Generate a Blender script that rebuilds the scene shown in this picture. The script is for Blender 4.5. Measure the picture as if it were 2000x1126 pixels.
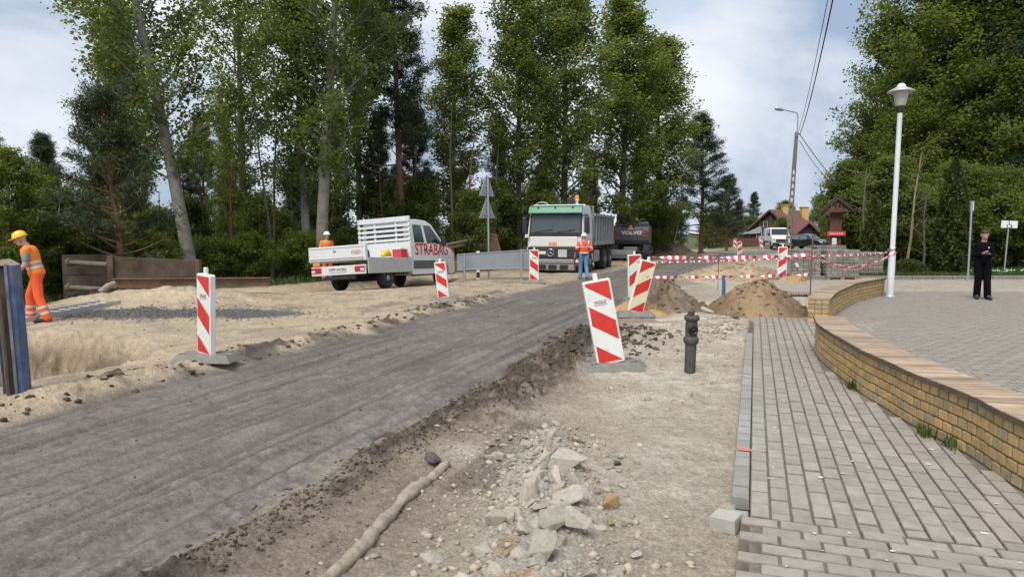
import bpy, bmesh, math, random
import numpy as np
from mathutils import Vector, Matrix, Euler

# ------------------------------------------------------------------ clear, camera, sky, sun, exposure
for o in list(bpy.data.objects):
    bpy.data.objects.remove(o, do_unlink=True)
scene = bpy.context.scene
COL = scene.collection
R = math.radians
FPX, CAMH = 1330.0, 1.65
PITCH = math.atan(107.0 / FPX)
cam = bpy.data.cameras.new('camera')
cam.sensor_width = 36.0
cam.lens = 36.0 * FPX / 2000.0
cam.clip_start, cam.clip_end = 0.05, 5000.0
camo = bpy.data.objects.new('camera', cam)
COL.objects.link(camo)
camo.location = (0, 0, CAMH)
camo.rotation_euler = (math.pi / 2 - PITCH, 0, 0)
scene.camera = camo

SUN_EL, SUN_AZ = R(56), R(206)          # azimuth measured clockwise from +Y (the view direction)
world = bpy.data.worlds.new('World')
scene.world = world
world.use_nodes = True
def build_world():
    nt = world.node_tree; N = nt.nodes; L = nt.links
    N.clear()
    out = N.new('ShaderNodeOutputWorld')
    sky = N.new('ShaderNodeTexSky'); sky.sky_type = 'NISHITA'; sky.sun_disc = False
    sky.sun_elevation = SUN_EL; sky.sun_rotation = SUN_AZ
    sky.air_density = 1.0; sky.dust_density = 1.5; sky.ozone_density = 1.5
    bg = N.new('ShaderNodeBackground'); bg.inputs[1].default_value = 0.10
    L.new(sky.outputs[0], bg.inputs[0])
    tc = N.new('ShaderNodeTexCoord')
    mp = N.new('ShaderNodeMapping'); mp.inputs['Location'].default_value = (3.1, 1.7, 0.4); mp.inputs['Scale'].default_value = (1, 1, 2.0)
    L.new(tc.outputs['Generated'], mp.inputs[0])
    n1 = N.new('ShaderNodeTexNoise'); n1.inputs['Scale'].default_value = 1.7
    n1.inputs['Detail'].default_value = 7; n1.inputs['Roughness'].default_value = 0.5
    n1.inputs['Distortion'].default_value = 0.3
    L.new(mp.outputs[0], n1.inputs['Vector'])
    n2 = N.new('ShaderNodeTexNoise'); n2.inputs['Scale'].default_value = 2.6
    n2.inputs['Detail'].default_value = 8; n2.inputs['Roughness'].default_value = 0.52
    n2.inputs['Distortion'].default_value = 0.3
    m2 = N.new('ShaderNodeMapping'); m2.inputs['Location'].default_value = (-7.3, 4.4, 2.0); m2.inputs['Scale'].default_value = (1, 1, 1.8)
    L.new(tc.outputs['Generated'], m2.inputs[0]); L.new(m2.outputs[0], n2.inputs['Vector'])
    cov = N.new('ShaderNodeMapRange'); cov.interpolation_type = 'SMOOTHSTEP'
    cov.inputs['From Min'].default_value = 0.30; cov.inputs['From Max'].default_value = 0.52
    cov.inputs['To Min'].default_value = 0.35
    L.new(n1.outputs['Fac'], cov.inputs['Value'])
    cr = N.new('ShaderNodeValToRGB')
    e = cr.color_ramp.elements
    e[0].position = 0.36; e[0].color = (0.22, 0.28, 0.37, 1)
    e[1].position = 0.60; e[1].color = (0.52, 0.54, 0.57, 1)
    m = cr.color_ramp.elements.new(0.46); m.color = (0.38, 0.42, 0.485, 1)
    L.new(n2.outputs['Fac'], cr.inputs[0])
    bgc = N.new('ShaderNodeBackground'); bgc.inputs[1].default_value = 1.0
    L.new(cr.outputs[0], bgc.inputs[0])
    mix = N.new('ShaderNodeMixShader')
    L.new(cov.outputs[0], mix.inputs[0]); L.new(bg.outputs[0], mix.inputs[1]); L.new(bgc.outputs[0], mix.inputs[2])
    L.new(mix.outputs[0], out.inputs[0])
build_world()
sund = bpy.data.lights.new('sun', 'SUN')
sund.energy = 2.0; sund.angle = R(30); sund.color = (1.0, 0.95, 0.87)
suno = bpy.data.objects.new('sun', sund); COL.objects.link(suno)
_sd = Vector((math.sin(SUN_AZ) * math.cos(SUN_EL), math.cos(SUN_AZ) * math.cos(SUN_EL), math.sin(SUN_EL)))
suno.rotation_euler = (-_sd).to_track_quat('-Z', 'Y').to_euler()
scene.view_settings.view_transform = 'Standard'
scene.view_settings.look = 'None'
scene.view_settings.gamma = 1.0
scene.view_settings.use_curve_mapping = False
scene.view_settings.exposure = 0.82
scene.render.engine = 'CYCLES'

# ------------------------------------------------------------------ pixel -> place (a pixel is a direction; ground or a known distance gives the rest)
_c, _s = math.cos(PITCH), math.sin(PITCH)
def ray(px, py):
    a = (px - 1000) / FPX; b = (563 - py) / FPX
    return a, _c + b * _s, -_s + b * _c
def P(px, py, z=0.0):
    x, y, w = ray(px, py); t = (z - CAMH) / w
    return Vector((x * t, y * t, z))
def at(px, py, Y):
    x, y, w = ray(px, py); t = Y / y
    return Vector((x * t, Y, CAMH + w * t))

# ------------------------------------------------------------------ numpy noise
def _hash(ix, iy, seed):
    h = (ix.astype(np.int64) * 374761393 + iy.astype(np.int64) * 668265263 + seed * 1442695041) & 0xFFFFFFFF
    h = ((h ^ (h >> 13)) * 1274126177) & 0xFFFFFFFF
    return ((h ^ (h >> 16)) & 0xFFFF) / 32767.5 - 1.0
def vnoise(x, y, seed=0):
    x = np.asarray(x, float); y = np.asarray(y, float)
    ix = np.floor(x); iy = np.floor(y); fx = x - ix; fy = y - iy
    fx = fx * fx * fx * (fx * (fx * 6 - 15) + 10); fy = fy * fy * fy * (fy * (fy * 6 - 15) + 10)
    a = _hash(ix, iy, seed); b = _hash(ix + 1, iy, seed); c = _hash(ix, iy + 1, seed); d = _hash(ix + 1, iy + 1, seed)
    return (a + (b - a) * fx) * (1 - fy) + (c + (d - c) * fx) * fy
def fbm(x, y, oct=4, seed=0, gain=0.5):
    s = 0; a = 1.0; t = 0
    for k in range(oct):
        s = s + a * vnoise(x * 2 ** k + 17.3 * k, y * 2 ** k - 9.1 * k, seed + k * 13); t += a; a *= gain
    return s / t
def sst(a, b, x):
    t = np.clip((x - a) / (b - a), 0, 1)
    return t * t * (3 - 2 * t)

# ------------------------------------------------------------------ object helpers
def link(o, parent=None):
    COL.objects.link(o)
    if parent is not None: o.parent = parent
    return o
def tag(o, label=None, cat=None, group=None, kind=None):
    if label: o['label'] = label
    if cat: o['category'] = cat
    if group: o['group'] = group
    if kind: o['kind'] = kind
    return o
def thing(name, label, cat, loc=(0, 0, 0), rot=(0, 0, 0), group=None):
    o = bpy.data.objects.new(name, None); o.empty_display_size = 0.2
    link(o); o.location = loc; o.rotation_euler = rot
    return tag(o, label, cat, group)
def arr_mesh(name, verts, faces, smooth=False):
    """verts (n,3) array, faces (m,k) array, k = 3 or 4"""
    verts = np.asarray(verts, np.float32); faces = np.asarray(faces, np.int32)
    me = bpy.data.meshes.new(name); m, k = faces.shape
    me.vertices.add(len(verts)); me.vertices.foreach_set('co', verts.ravel())
    me.loops.add(m * k); me.loops.foreach_set('vertex_index', faces.ravel())
    me.polygons.add(m); me.polygons.foreach_set('loop_start', np.arange(0, m * k, k, dtype=np.int32))
    me.polygons.foreach_set('loop_total', np.full(m, k, np.int32))
    if smooth: me.polygons.foreach_set('use_smooth', np.ones(m, bool))
    me.update(calc_edges=True); me.validate()
    return me
def point_attr(me, name, vals):
    a = me.attributes.new(name, 'FLOAT', 'POINT'); a.data.foreach_set('value', np.asarray(vals, np.float32))
def color_attr(me, name, rgba):
    a = me.color_attributes.new(name, 'FLOAT_COLOR', 'POINT'); a.data.foreach_set('color', np.asarray(rgba, np.float32).ravel())
def mesh_obj(name, me, m=None, parent=None):
    o = bpy.data.objects.new(name, me)
    if m is not None and not me.materials: me.materials.append(m)
    return link(o, parent)
def dup_tree(o, parent=None):
    c = o.copy(); COL.objects.link(c); c.parent = parent
    for ch in list(o.children): dup_tree(ch, c)
    return c

class MB:
    """collects shapes into one mesh"""
    def __init__(s): s.v = []; s.f = []; s.sm = []
    def add(s, vs, fs, smooth=False):
        n = len(s.v); s.v += [tuple(v) for v in vs]; s.f += [tuple(n + i for i in f) for f in fs]; s.sm += [smooth] * len(fs)
        return s
    def box(s, lo, hi, M=None):
        x0, y0, z0 = lo; x1, y1, z1 = hi
        vs = [Vector(p) for p in ((x0, y0, z0), (x1, y0, z0), (x1, y1, z0), (x0, y1, z0), (x0, y0, z1), (x1, y0, z1), (x1, y1, z1), (x0, y1, z1))]
        if M is not None: vs = [M @ v for v in vs]
        return s.add(vs, [(3, 2, 1, 0), (4, 5, 6, 7), (0, 1, 5, 4), (1, 2, 6, 5), (2, 3, 7, 6), (3, 0, 4, 7)])
    def prism(s, pts, ax, a0, a1):
        """polygon pts in the plane normal to axis ax ('x','y','z'), extruded from a0 to a1"""
        n = len(pts)
        def mk(p, a):
            if ax == 'x': return (a, p[0], p[1])
            if ax == 'y': return (p[0], a, p[1])
            return (p[0], p[1], a)
        vs = [mk(p, a0) for p in pts] + [mk(p, a1) for p in pts]
        fs = [tuple(range(n - 1, -1, -1)), tuple(range(n, 2 * n))] + [(i, (i + 1) % n, n + (i + 1) % n, n + i) for i in range(n)]
        return s.add(vs, fs)
    def hexa(s, p):  # 8 points: bottom 4 ccw, top 4 ccw
        return s.add(p, [(3, 2, 1, 0), (4, 5, 6, 7), (0, 1, 5, 4), (1, 2, 6, 5), (2, 3, 7, 6), (3, 0, 4, 7)])
    def tube(s, pts, r, seg=8, caps=True):
        pts = [Vector(p) for p in pts]; n = len(pts)
        rs = [r] * n if isinstance(r, (int, float)) else list(r)
        vs = []; prev = None
        for i, p in enumerate(pts):
            d = (pts[min(i + 1, n - 1)] - pts[max(i - 1, 0)]).normalized()
            if prev is None:
                up = Vector((0, 0, 1)) if abs(d.z) < 0.9 else Vector((1, 0, 0))
                a = d.cross(up).normalized()
            else:
                a = (prev - d * prev.dot(d)).normalized()
            prev = a; b = d.cross(a)
            for k in range(seg):
                t = 2 * math.pi * k / seg
                vs.append(p + (a * math.cos(t) + b * math.sin(t)) * rs[i])
        fs = []
        for i in range(n - 1):
            for k in range(seg):
                k2 = (k + 1) % seg
                fs.append((i * seg + k, i * seg + k2, (i + 1) * seg + k2, (i + 1) * seg + k))
        s.add(vs, fs, True)
        if caps: s.add(vs[:seg], [tuple(range(seg - 1, -1, -1))]); s.add(vs[-seg:], [tuple(range(seg))])
        return s
    def lathe(s, prof, seg=20, M=None, caps=True):
        """prof list of (r, z) about z"""
        vs = []
        for r, z in prof:
            for k in range(seg):
                t = 2 * math.pi * k / seg
                v = Vector((r * math.cos(t), r * math.sin(t), z)); vs.append(M @ v if M is not None else v)
        fs = []
        for i in range(len(prof) - 1):
            for k in range(seg):
                k2 = (k + 1) % seg
                fs.append((i * seg + k, i * seg + k2, (i + 1) * seg + k2, (i + 1) * seg + k))
        s.add(vs, fs, True)
        if caps: s.add(vs[:seg], [tuple(range(seg - 1, -1, -1))]); s.add(vs[-seg:], [tuple(range(seg))])
        return s
    def mesh(s, name, sharp=35):
        me = bpy.data.meshes.new(name); me.from_pydata(s.v, [], s.f)
        if any(s.sm):
            me.polygons.foreach_set('use_smooth', s.sm)
        me.update(); return me
    def build(s, name, m=None, parent=None, bevel=0, seg=2):
        o = mesh_obj(name, s.mesh(name), m, parent)
        if bevel:
            b = o.modifiers.new('bevel', 'BEVEL'); b.width = bevel; b.segments = seg; b.limit_method = 'ANGLE'; b.angle_limit = R(35)
        return o

# ------------------------------------------------------------------ materials
_mats = {}
def M_(name, col, rough=0.6, metal=0.0, var=0.10, scale=6.0, bump=0.0, bscale=40.0, rnd=0.0, dirt=None, dirt_amt=0.0, dirt_top=None, dscale=3.0, spec=0.5, coat=0.0):
    """procedural material: base colour with noise variation, optional mud/dust on it"""
    if name in _mats: return _mats[name]
    m = bpy.data.materials.new(name); m.use_nodes = True
    nt = m.node_tree; N = nt.nodes; L = nt.links
    b = N['Principled BSDF']; b.inputs['Roughness'].default_value = rough; b.inputs['Metallic'].default_value = metal
    b.inputs['Specular IOR Level'].default_value = spec
    if coat: b.inputs['Coat Weight'].default_value = coat; b.inputs['Coat Roughness'].default_value = 0.08
    tc = N.new('ShaderNodeTexCoord')
    oi = N.new('ShaderNodeObjectInfo')
    ad = N.new('ShaderNodeVectorMath'); ad.operation = 'MULTIPLY_ADD'
    cx = N.new('ShaderNodeCombineXYZ')
    for k in range(3): L.new(oi.outputs['Random'], cx.inputs[k])
    ad.inputs[1].default_value = (31, 47, 23)
    L.new(cx.outputs[0], ad.inputs[0]); L.new(tc.outputs['Object'], ad.inputs[2])
    n = N.new('ShaderNodeTexNoise'); n.inputs['Scale'].default_value = scale; n.inputs['Detail'].default_value = 6; n.inputs['Roughness'].default_value = 0.65
    L.new(ad.outputs[0], n.inputs['Vector'])
    cr = N.new('ShaderNodeValToRGB'); e = cr.color_ramp.elements
    e[0].position = 0.3; e[1].position = 0.7
    e[0].color = tuple(max(0, c * (1 - var)) for c in col) + (1,); e[1].color = tuple(min(1, c * (1 + var)) for c in col) + (1,)
    L.new(n.outputs['Fac'], cr.inputs[0]); c_out = cr.outputs[0]
    if rnd:
        mr = N.new('ShaderNodeMapRange'); mr.inputs['To Min'].default_value = 1 - rnd; mr.inputs['To Max'].default_value = 1 + rnd
        L.new(oi.outputs['Random'], mr.inputs['Value'])
        mu = N.new('ShaderNodeVectorMath'); mu.operation = 'SCALE'; L.new(c_out, mu.inputs[0]); L.new(mr.outputs[0], mu.inputs['Scale']); c_out = mu.outputs[0]
    if dirt:
        nd = N.new('ShaderNodeTexNoise'); nd.inputs['Scale'].default_value = dscale; nd.inputs['Detail'].default_value = 8; nd.inputs['Roughness'].default_value = 0.7
        L.new(ad.outputs[0], nd.inputs['Vector'])
        f = nd.outputs['Fac']
        if dirt_top is not None:
            sp = N.new('ShaderNodeSeparateXYZ'); L.new(tc.outputs['Object'], sp.inputs[0])
            g = N.new('ShaderNodeMapRange'); g.inputs['From Min'].default_value = dirt_top; g.inputs['From Max'].default_value = 0.2 * dirt_top
            g.inputs['To Min'].default_value = -0.25; g.inputs['To Max'].default_value = 0.25
            L.new(sp.outputs['Z'], g.inputs['Value'])
            aa = N.new('ShaderNodeMath'); aa.operation = 'ADD'; L.new(f, aa.inputs[0]); L.new(g.outputs[0], aa.inputs[1]); f = aa.outputs[0]
        mr2 = N.new('ShaderNodeMapRange'); mr2.inputs['From Min'].default_value = 0.72 - 0.5 * dirt_amt; mr2.inputs['From Max'].default_value = 0.95 - 0.5 * dirt_amt
        L.new(f, mr2.inputs['Value'])
        mx = N.new('ShaderNodeMix'); mx.data_type = 'RGBA'; L.new(mr2.outputs[0], mx.inputs['Factor']); L.new(c_out, mx.inputs['A']); mx.inputs['B'].default_value = tuple(dirt) + (1,)
        c_out = mx.outputs['Result']
        rr = N.new('ShaderNodeMapRange'); rr.inputs['To Min'].default_value = rough; rr.inputs['To Max'].default_value = 0.9
        L.new(mr2.outputs[0], rr.inputs['Value']); L.new(rr.outputs[0], b.inputs['Roughness'])
    L.new(c_out, b.inputs['Base Color'])
    if bump:
        nb = N.new('ShaderNodeTexNoise'); nb.inputs['Scale'].default_value = bscale; nb.inputs['Detail'].default_value = 6; nb.inputs['Roughness'].default_value = 0.7
        L.new(ad.outputs[0], nb.inputs['Vector'])
        bp = N.new('ShaderNodeBump'); bp.inputs['Strength'].default_value = bump; bp.inputs['Distance'].default_value = 0.02
        L.new(nb.outputs['Fac'], bp.inputs['Height']); L.new(bp.outputs[0], b.inputs['Normal'])
    _mats[name] = m
    return m
def glass_mat(name, col=(0.04, 0.055, 0.05), rough=0.04, alpha=0.75):
    """tinted vehicle glass: dark, glossy, partly see-through"""
    if name in _mats: return _mats[name]
    m = bpy.data.materials.new(name); m.use_nodes = True; nt = m.node_tree; N = nt.nodes; L = nt.links
    b = N['Principled BSDF']; b.inputs['Base Color'].default_value = tuple(col) + (1,); b.inputs['Roughness'].default_value = rough
    b.inputs['IOR'].default_value = 1.52
    t = N.new('ShaderNodeBsdfTransparent'); t.inputs[0].default_value = (0.85, 0.92, 0.9, 1)
    mx = N.new('ShaderNodeMixShader'); mx.inputs[0].default_value = alpha
    L.new(t.outputs[0], mx.inputs[1]); L.new(b.outputs[0], mx.inputs[2]); L.new(mx.outputs[0], N['Material Output'].inputs[0])
    _mats[name] = m; return m
def tint_mat(name, stops, rough=0.6, transl=0.0, attr='tint', bump=0.0, bscale=50, var=0.0):
    """colour from a per-vertex random value through a ramp (kind of leaf, kind of stone); optional translucency for leaves"""
    if name in _mats: return _mats[name]
    m = bpy.data.materials.new(name); m.use_nodes = True; nt = m.node_tree; N = nt.nodes; L = nt.links
    b = N['Principled BSDF']; b.inputs['Roughness'].default_value = rough; b.inputs['Specular IOR Level'].default_value = 0.35
    at_ = N.new('ShaderNodeAttribute'); at_.attribute_name = attr
    oi = N.new('ShaderNodeObjectInfo')
    mr = N.new('ShaderNodeMapRange'); mr.inputs['To Min'].default_value = -0.12; mr.inputs['To Max'].default_value = 0.12
    L.new(oi.outputs['Random'], mr.inputs['Value'])
    ad = N.new('ShaderNodeMath'); ad.operation = 'ADD'; L.new(at_.outputs['Fac'], ad.inputs[0]); L.new(mr.outputs[0], ad.inputs[1])
    cr = N.new('ShaderNodeValToRGB'); el = cr.color_ramp.elements
    el[0].position = stops[0][0]; el[0].color = stops[0][1] + (1,); el[1].position = stops[-1][0]; el[1].color = stops[-1][1] + (1,)
    for p, c in stops[1:-1]:
        q = el.new(p); q.color = c + (1,)
    L.new(ad.outputs[0], cr.inputs[0]); L.new(cr.outputs[0], b.inputs['Base Color'])
    if bump or var:
        tc = N.new('ShaderNodeTexCoord'); n = N.new('ShaderNodeTexNoise'); n.inputs['Scale'].default_value = bscale; n.inputs['Detail'].default_value = 5
        L.new(tc.outputs['Object'], n.inputs['Vector'])
        if bump:
            bp = N.new('ShaderNodeBump'); bp.inputs['Strength'].default_value = bump; bp.inputs['Distance'].default_value = 0.01
            L.new(n.outputs['Fac'], bp.inputs['Height']); L.new(bp.outputs[0], b.inputs['Normal'])
        if var:
            v = N.new('ShaderNodeMapRange'); v.inputs['From Min'].default_value = 0.3; v.inputs['From Max'].default_value = 0.7
            v.inputs['To Min'].default_value = 1 - var; v.inputs['To Max'].default_value = 1 + var
            L.new(n.outputs['Fac'], v.inputs['Value'])
            sc = N.new('ShaderNodeVectorMath'); sc.operation = 'SCALE'; L.new(cr.outputs[0], sc.inputs[0]); L.new(v.outputs[0], sc.inputs['Scale'])
            L.new(sc.outputs[0], b.inputs['Base Color'])
    if transl:
        t = N.new('ShaderNodeBsdfTranslucent')
        h = N.new('ShaderNodeMix'); h.data_type = 'RGBA'; h.blend_type = 'MULTIPLY'; h.inputs['Factor'].default_value = 1.0
        L.new(cr.outputs[0], h.inputs['A']); h.inputs['B'].default_value = (1.5, 1.55, 0.6, 1); L.new(h.outputs['Result'], t.inputs[0])
        mx = N.new('ShaderNodeMixShader'); mx.inputs[0].default_value = transl
        L.new(b.outputs[0], mx.inputs[1]); L.new(t.outputs[0], mx.inputs[2]); L.new(mx.outputs[0], N['Material Output'].inputs[0])
    _mats[name] = m; return m
def text_obj(name, txt, size, m, parent, matrix, bold=0.0, extrude=0.002, sx=1.0, shear=0.0):
    cu = bpy.data.curves.new(name, 'FONT'); cu.body = txt; cu.size = size; cu.align_x = 'CENTER'; cu.align_y = 'CENTER'
    cu.extrude = extrude; cu.offset = bold; cu.resolution_u = 3; cu.shear = shear
    t = bpy.data.objects.new('tmp_text', cu); COL.objects.link(t)
    dg = bpy.context.evaluated_depsgraph_get(); me = bpy.data.meshes.new_from_object(t.evaluated_get(dg))
    bpy.data.objects.remove(t, do_unlink=True)
    me.name = name; me.materials.clear(); me.materials.append(m)
    o = mesh_obj(name, me, m, parent); o.matrix_local = matrix @ Matrix.Diagonal((sx, 1, 1, 1))
    return o
# ================================================================== the ground
ANG = R(19.6); SA, CA = math.sin(ANG), math.cos(ANG)
def UV(x, y):                       # u runs along the road and pavement, v across them (to the right)
    return x * SA + y * CA, x * CA - y * SA
def XY(u, v): return u * SA + v * CA, u * CA - v * SA
def bend(u): return 0.0025 * np.maximum(np.asarray(u, float) - 22, 0) ** 2

# pickup pose (fitted to the photograph), needed by the ground under its wheels
PK_LOC = Vector((-4.814, 21.917, -0.151)); PK_YAW, PK_PIT, PK_ROL = R(67.7), R(1.85), R(-4.05)
PK_M = Matrix.Translation(PK_LOC) @ Matrix.Rotation(PK_YAW, 4, 'Z') @ Matrix.Rotation(PK_PIT, 4, 'Y') @ Matrix.Rotation(PK_ROL, 4, 'X')

# the wall curves: seat edge of the brick walls on the ground, in metres
WALL_F = [(2.95, 0.6), (3.12, 2.2), (3.22, 3.3), (3.31, 4.38), (3.43, 5.0), (3.47, 5.76), (3.55, 6.3), (3.62, 6.9), (3.74, 7.47), (3.87, 8.1), (3.98, 8.56), (4.13, 9.1), (4.44, 9.9)]
WALL_B = [(5.88, 12.56), (6.35, 13.4), (6.86, 14.26), (7.69, 15.5), (8.3, 16.4), (8.95, 17.15), (10.1, 18.4)]
def resample(pts, step):
    p = np.array(pts, float)
    # Catmull-Rom through the points
    q = []
    for i in range(len(p) - 1):
        p0 = p[max(i - 1, 0)]; p1 = p[i]; p2 = p[i + 1]; p3 = p[min(i + 2, len(p) - 1)]
        for t in np.linspace(0, 1, 24, endpoint=False):
            q.append(0.5 * ((2 * p1) + (-p0 + p2) * t + (2 * p0 - 5 * p1 + 4 * p2 - p3) * t * t + (-p0 + 3 * p1 - 3 * p2 + p3) * t ** 3))
    q.append(p[-1]); q = np.array(q)
    d = np.concatenate([[0], np.cumsum(np.linalg.norm(np.diff(q, axis=0), axis=1))])
    n = max(2, int(round(d[-1] / step)))
    s = np.linspace(0, d[-1], n + 1)
    return np.stack([np.interp(s, d, q[:, 0]), np.interp(s, d, q[:, 1])], 1)
_wf = resample(WALL_F, 0.1)
def plaza_left(y):                  # left border of the paved plaza at depth y
    ys = np.concatenate([_wf[:, 1], [10.6, 12.4], [p[1] for p in WALL_B[1:]], [18.6, 19.0, 24.8]])
    xs = np.concatenate([_wf[:, 0], [4.75, 5.75], [p[0] - 0.1 for p in WALL_B[1:]], [10.0, 7.2, 8.8]])
    return np.interp(y, ys, xs)
PIT = (-8.2, 8.9, 3.2, 2.6)
def terrain(x, y):
    x = np.asarray(x, float); y = np.asarray(y, float)
    u, v = UV(x, y); vv = v - bend(u)
    r = np.hypot(x, y)
    lod = np.clip(1.5 - r / 60, 0.15, 1)
    nA = fbm(x * 0.35, y * 0.35, 4, 1); nB = fbm(x * 1.7, y * 1.7, 4, 2); nC = fbm(x * 7, y * 7, 4, 3); nD = fbm(x * 26, y * 26, 3, 4)
    nS = fbm(u * 0.5, v * 7.5, 4, 5)                                  # streaks along the road
    nS2 = fbm(u * 0.25, v * 22, 3, 6)
    ew = 0.22 * nB + 0.18 * nA
    road = sst(-6.75, -6.35, vv + ew) * (1 - sst(-3.02, -2.78, vv + 0.35 * ew))
    left = 1 - sst(-6.75, -6.35, vv + ew)
    right = 1 - np.clip(road + left, 0, 1)
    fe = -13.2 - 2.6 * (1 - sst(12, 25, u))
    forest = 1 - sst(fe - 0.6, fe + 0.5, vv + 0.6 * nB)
    # ---- heights
    z = np.full(x.shape, -0.075)
    z += road * (-0.03 + 0.008 * nS + 0.004 * nS2 * lod + 0.016 * nB + 0.011 * nC * lod + 0.007 * nD * lod)
    for c0, w0, fr in ((-3.72, .16, 95), (-4.6, .22, 80), (-5.3, .18, 95), (-3.2, .13, 110)):
        z += road * lod * 0.006 * np.sin(vv * fr + 0.8 * nB) * np.exp(-((vv - c0 - 0.25 * nA) / w0) ** 2) * sst(-0.3, 0.2, fbm(u * .8, v * .8, 2, 55))
    for c0, w0, d0 in ((-3.42, 0.15, 0.05), (-3.95, 0.09, 0.028), (-4.35, 0.06, 0.014), (-5.45, 0.2, 0.038), (-5.9, 0.09, 0.02)):
        g = np.exp(-((vv - c0 - 0.06 * nA) / w0) ** 2)
        z -= road * d0 * g
        z += road * 0.35 * d0 * (1 + 1.2 * nC) * np.exp(-((vv - c0 - 0.06 * nA - w0 * 1.5) / (w0 * 0.4)) ** 2)
    # tyre lugs pressed into the soft edge of the road
    lug = np.maximum(0, np.sin(u * 34 + vv * 10)) * np.exp(-((vv + 3.05) / 0.14) ** 2) * sst(2, 3, u) * (1 - sst(6, 9, u))
    z += 0.012 * lug
    ve = -2.58 + 0.45 * sst(5.0, 7.2, u)
    cl = sst(-2.93, -2.7, vv + 0.1 * nB) * (1 - sst(ve - 0.12, ve + 0.18, vv + 0.25 * nB)) * (1 - sst(10.3, 12, u))
    bil = np.abs(fbm(x * 4.5, y * 4.5, 4, 7)) * 2
    bil2 = np.abs(fbm(x * 11, y * 11, 3, 8)) * 2
    z += cl * (0.008 + (0.045 * bil * (0.6 + 0.9 * nB) + 0.042 * bil2 + 0.036 * np.abs(nD)) * sst(-0.7, 0.0, nB + .3 * nA))
    # second churned strip, near the camera between road and tracks
    cl2 = np.exp(-((vv + 2.2) / 0.28) ** 2) * sst(5.2, 6.0, u) * (1 - sst(8.5, 10, u))
    z += cl2 * (0.07 * bil + 0.03 * bil2)
    z += right * (0.025 * nA + 0.020 * nB + 0.016 * nC * lod + 0.008 * nD * lod)
    # lugged tyre track beside the rubble
    tr = sst(-2.02, -1.94, vv) * (1 - sst(-1.62, -1.54, vv)) * sst(3.9, 4.3, u) * (1 - sst(5.7, 6.2, u))
    z += tr * (-0.045 + 0.016 * np.sign(np.sin(u * 62)) * np.sign(np.sin((vv + 0.2 * np.floor(u * 9.87)) * 30)))
    tr2 = np.exp(-((vv + 2.0) / 0.2) ** 2) * (1 - sst(3.7, 4.2, u)); z += -0.02 * tr2 + 0.012 * tr2 * np.maximum(0, np.sin(u * 40))
    # banked edge between track and rubble, and the rubble ridge
    z += 0.055 * np.exp(-((vv + 1.48) / 0.12) ** 2) * sst(4.0, 4.4, u) * (1 - sst(5.6, 6.2, u))
    rc = -0.98 - 0.29 * (u - 3.1)
    rub = np.exp(-((vv - rc) / 0.30) ** 2) * (1 - sst(5.0, 5.8, u))
    z += rub * (0.11 + 0.05 * nC + 0.03 * nB)
    mound = np.exp(-(((u - 11.2) / 0.75) ** 2 + ((vv + 1.75) / 0.45) ** 2)); z += mound * (0.13 + 0.08 * bil)
    mound2 = np.exp(-(((u - 10.6) / 1.1) ** 2 + ((vv + 2.55) / 0.4) ** 2)); z += mound2 * (0.05 + 0.12 * bil)
    z += left * (0.045 + 0.05 * nA + 0.035 * nB + 0.008 * nC * lod + 0.003 * nD * lod)
    le = np.exp(-((vv + 6.75 + 0.3 * nA) / 0.28) ** 2) * sst(3, 6, u) * (1 - sst(16, 20, u))
    z += le * (0.03 + 0.06 * bil)
    rho = ((x - PIT[0]) / PIT[2]) ** 2 + ((y - PIT[1]) / PIT[3]) ** 2 + 0.22 * nB + 0.10 * nC
    pit = 1 - sst(0.30, 1.12, rho)
    z -= left * pit * (1.35 + 0.22 * nC + 0.25 * nB + 0.10 * np.abs(nD))
    spoil = np.exp(-(((x + 8.6) / 2.2) ** 2 + ((y - 17.2) / 1.1) ** 2)); z += left * spoil * (0.28 + 0.1 * nB + 0.05 * nC)
    z -= forest * np.clip(0.10 * (fe - vv), 0, 1.3)
    # pickup stands on sloping ground
    Mi = PK_M.inverted()
    lx = Mi[0][0] * x + Mi[0][1] * y + Mi[0][3]; ly = Mi[1][0] * x + Mi[1][1] * y + Mi[1][3]
    nz = PK_M.to_3x3() @ Vector((0, 0, 1))
    zp = PK_LOC.z - (nz.x * (x - PK_LOC.x) + nz.y * (y - PK_LOC.y)) / nz.z
    wpk = (1 - sst(1.0, 1.75, np.hypot((lx - 1.7) / 2.6, ly / 1.3)))
    z = z * (1 - wpk) + (zp - 0.01 + 0.015 * nC) * wpk
    # right side: bed under the paving, grass verge behind the plaza
    pav = (sst(-0.075, -0.055, v - 0.085 * (u < 4.12)) * (u < 14.35) * (y < 14))
    plz = sst(-0.03, 0.03, x - plaza_left(y)) * (1 - sst(24.55, 24.65, y - 0.035 * (x - 13)))
    bed = np.clip(pav + plz, 0, 1)
    z = z * (1 - bed) + (-0.15) * bed
    verge = sst(24.6, 24.75, y - 0.035 * (x - 13)) * sst(9.5, 10.2, x) * (1 - sst(40, 48, y)) * (x > 0.40 * y)
    z = z * (1 - verge) + (0.07 + 0.05 * nB + 0.015 * nC) * verge
    # puddles lie in dips along the rut
    pd = np.exp(-(((u - 8.95) / 0.75) ** 2 + ((vv + 2.98) / 0.13) ** 2)) + 0.8 * np.exp(-(((u - 7.45) / 0.35) ** 2 + ((vv + 3.02) / 0.09) ** 2)) + 0.8 * np.exp(-(((u - 5.1) / 0.25) ** 2 + ((vv + 3.05) / 0.08) ** 2))
    z -= 0.06 * np.clip(pd, 0, 1)
    # ---- colours (dry and wet soils, sand, gravel)
    def mix(c, d, w): return c * (1 - w[..., None]) + np.array(d, float) * w[..., None]
    c = np.zeros(x.shape + (3,)) + np.array((0.41, 0.36, 0.285))
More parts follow.
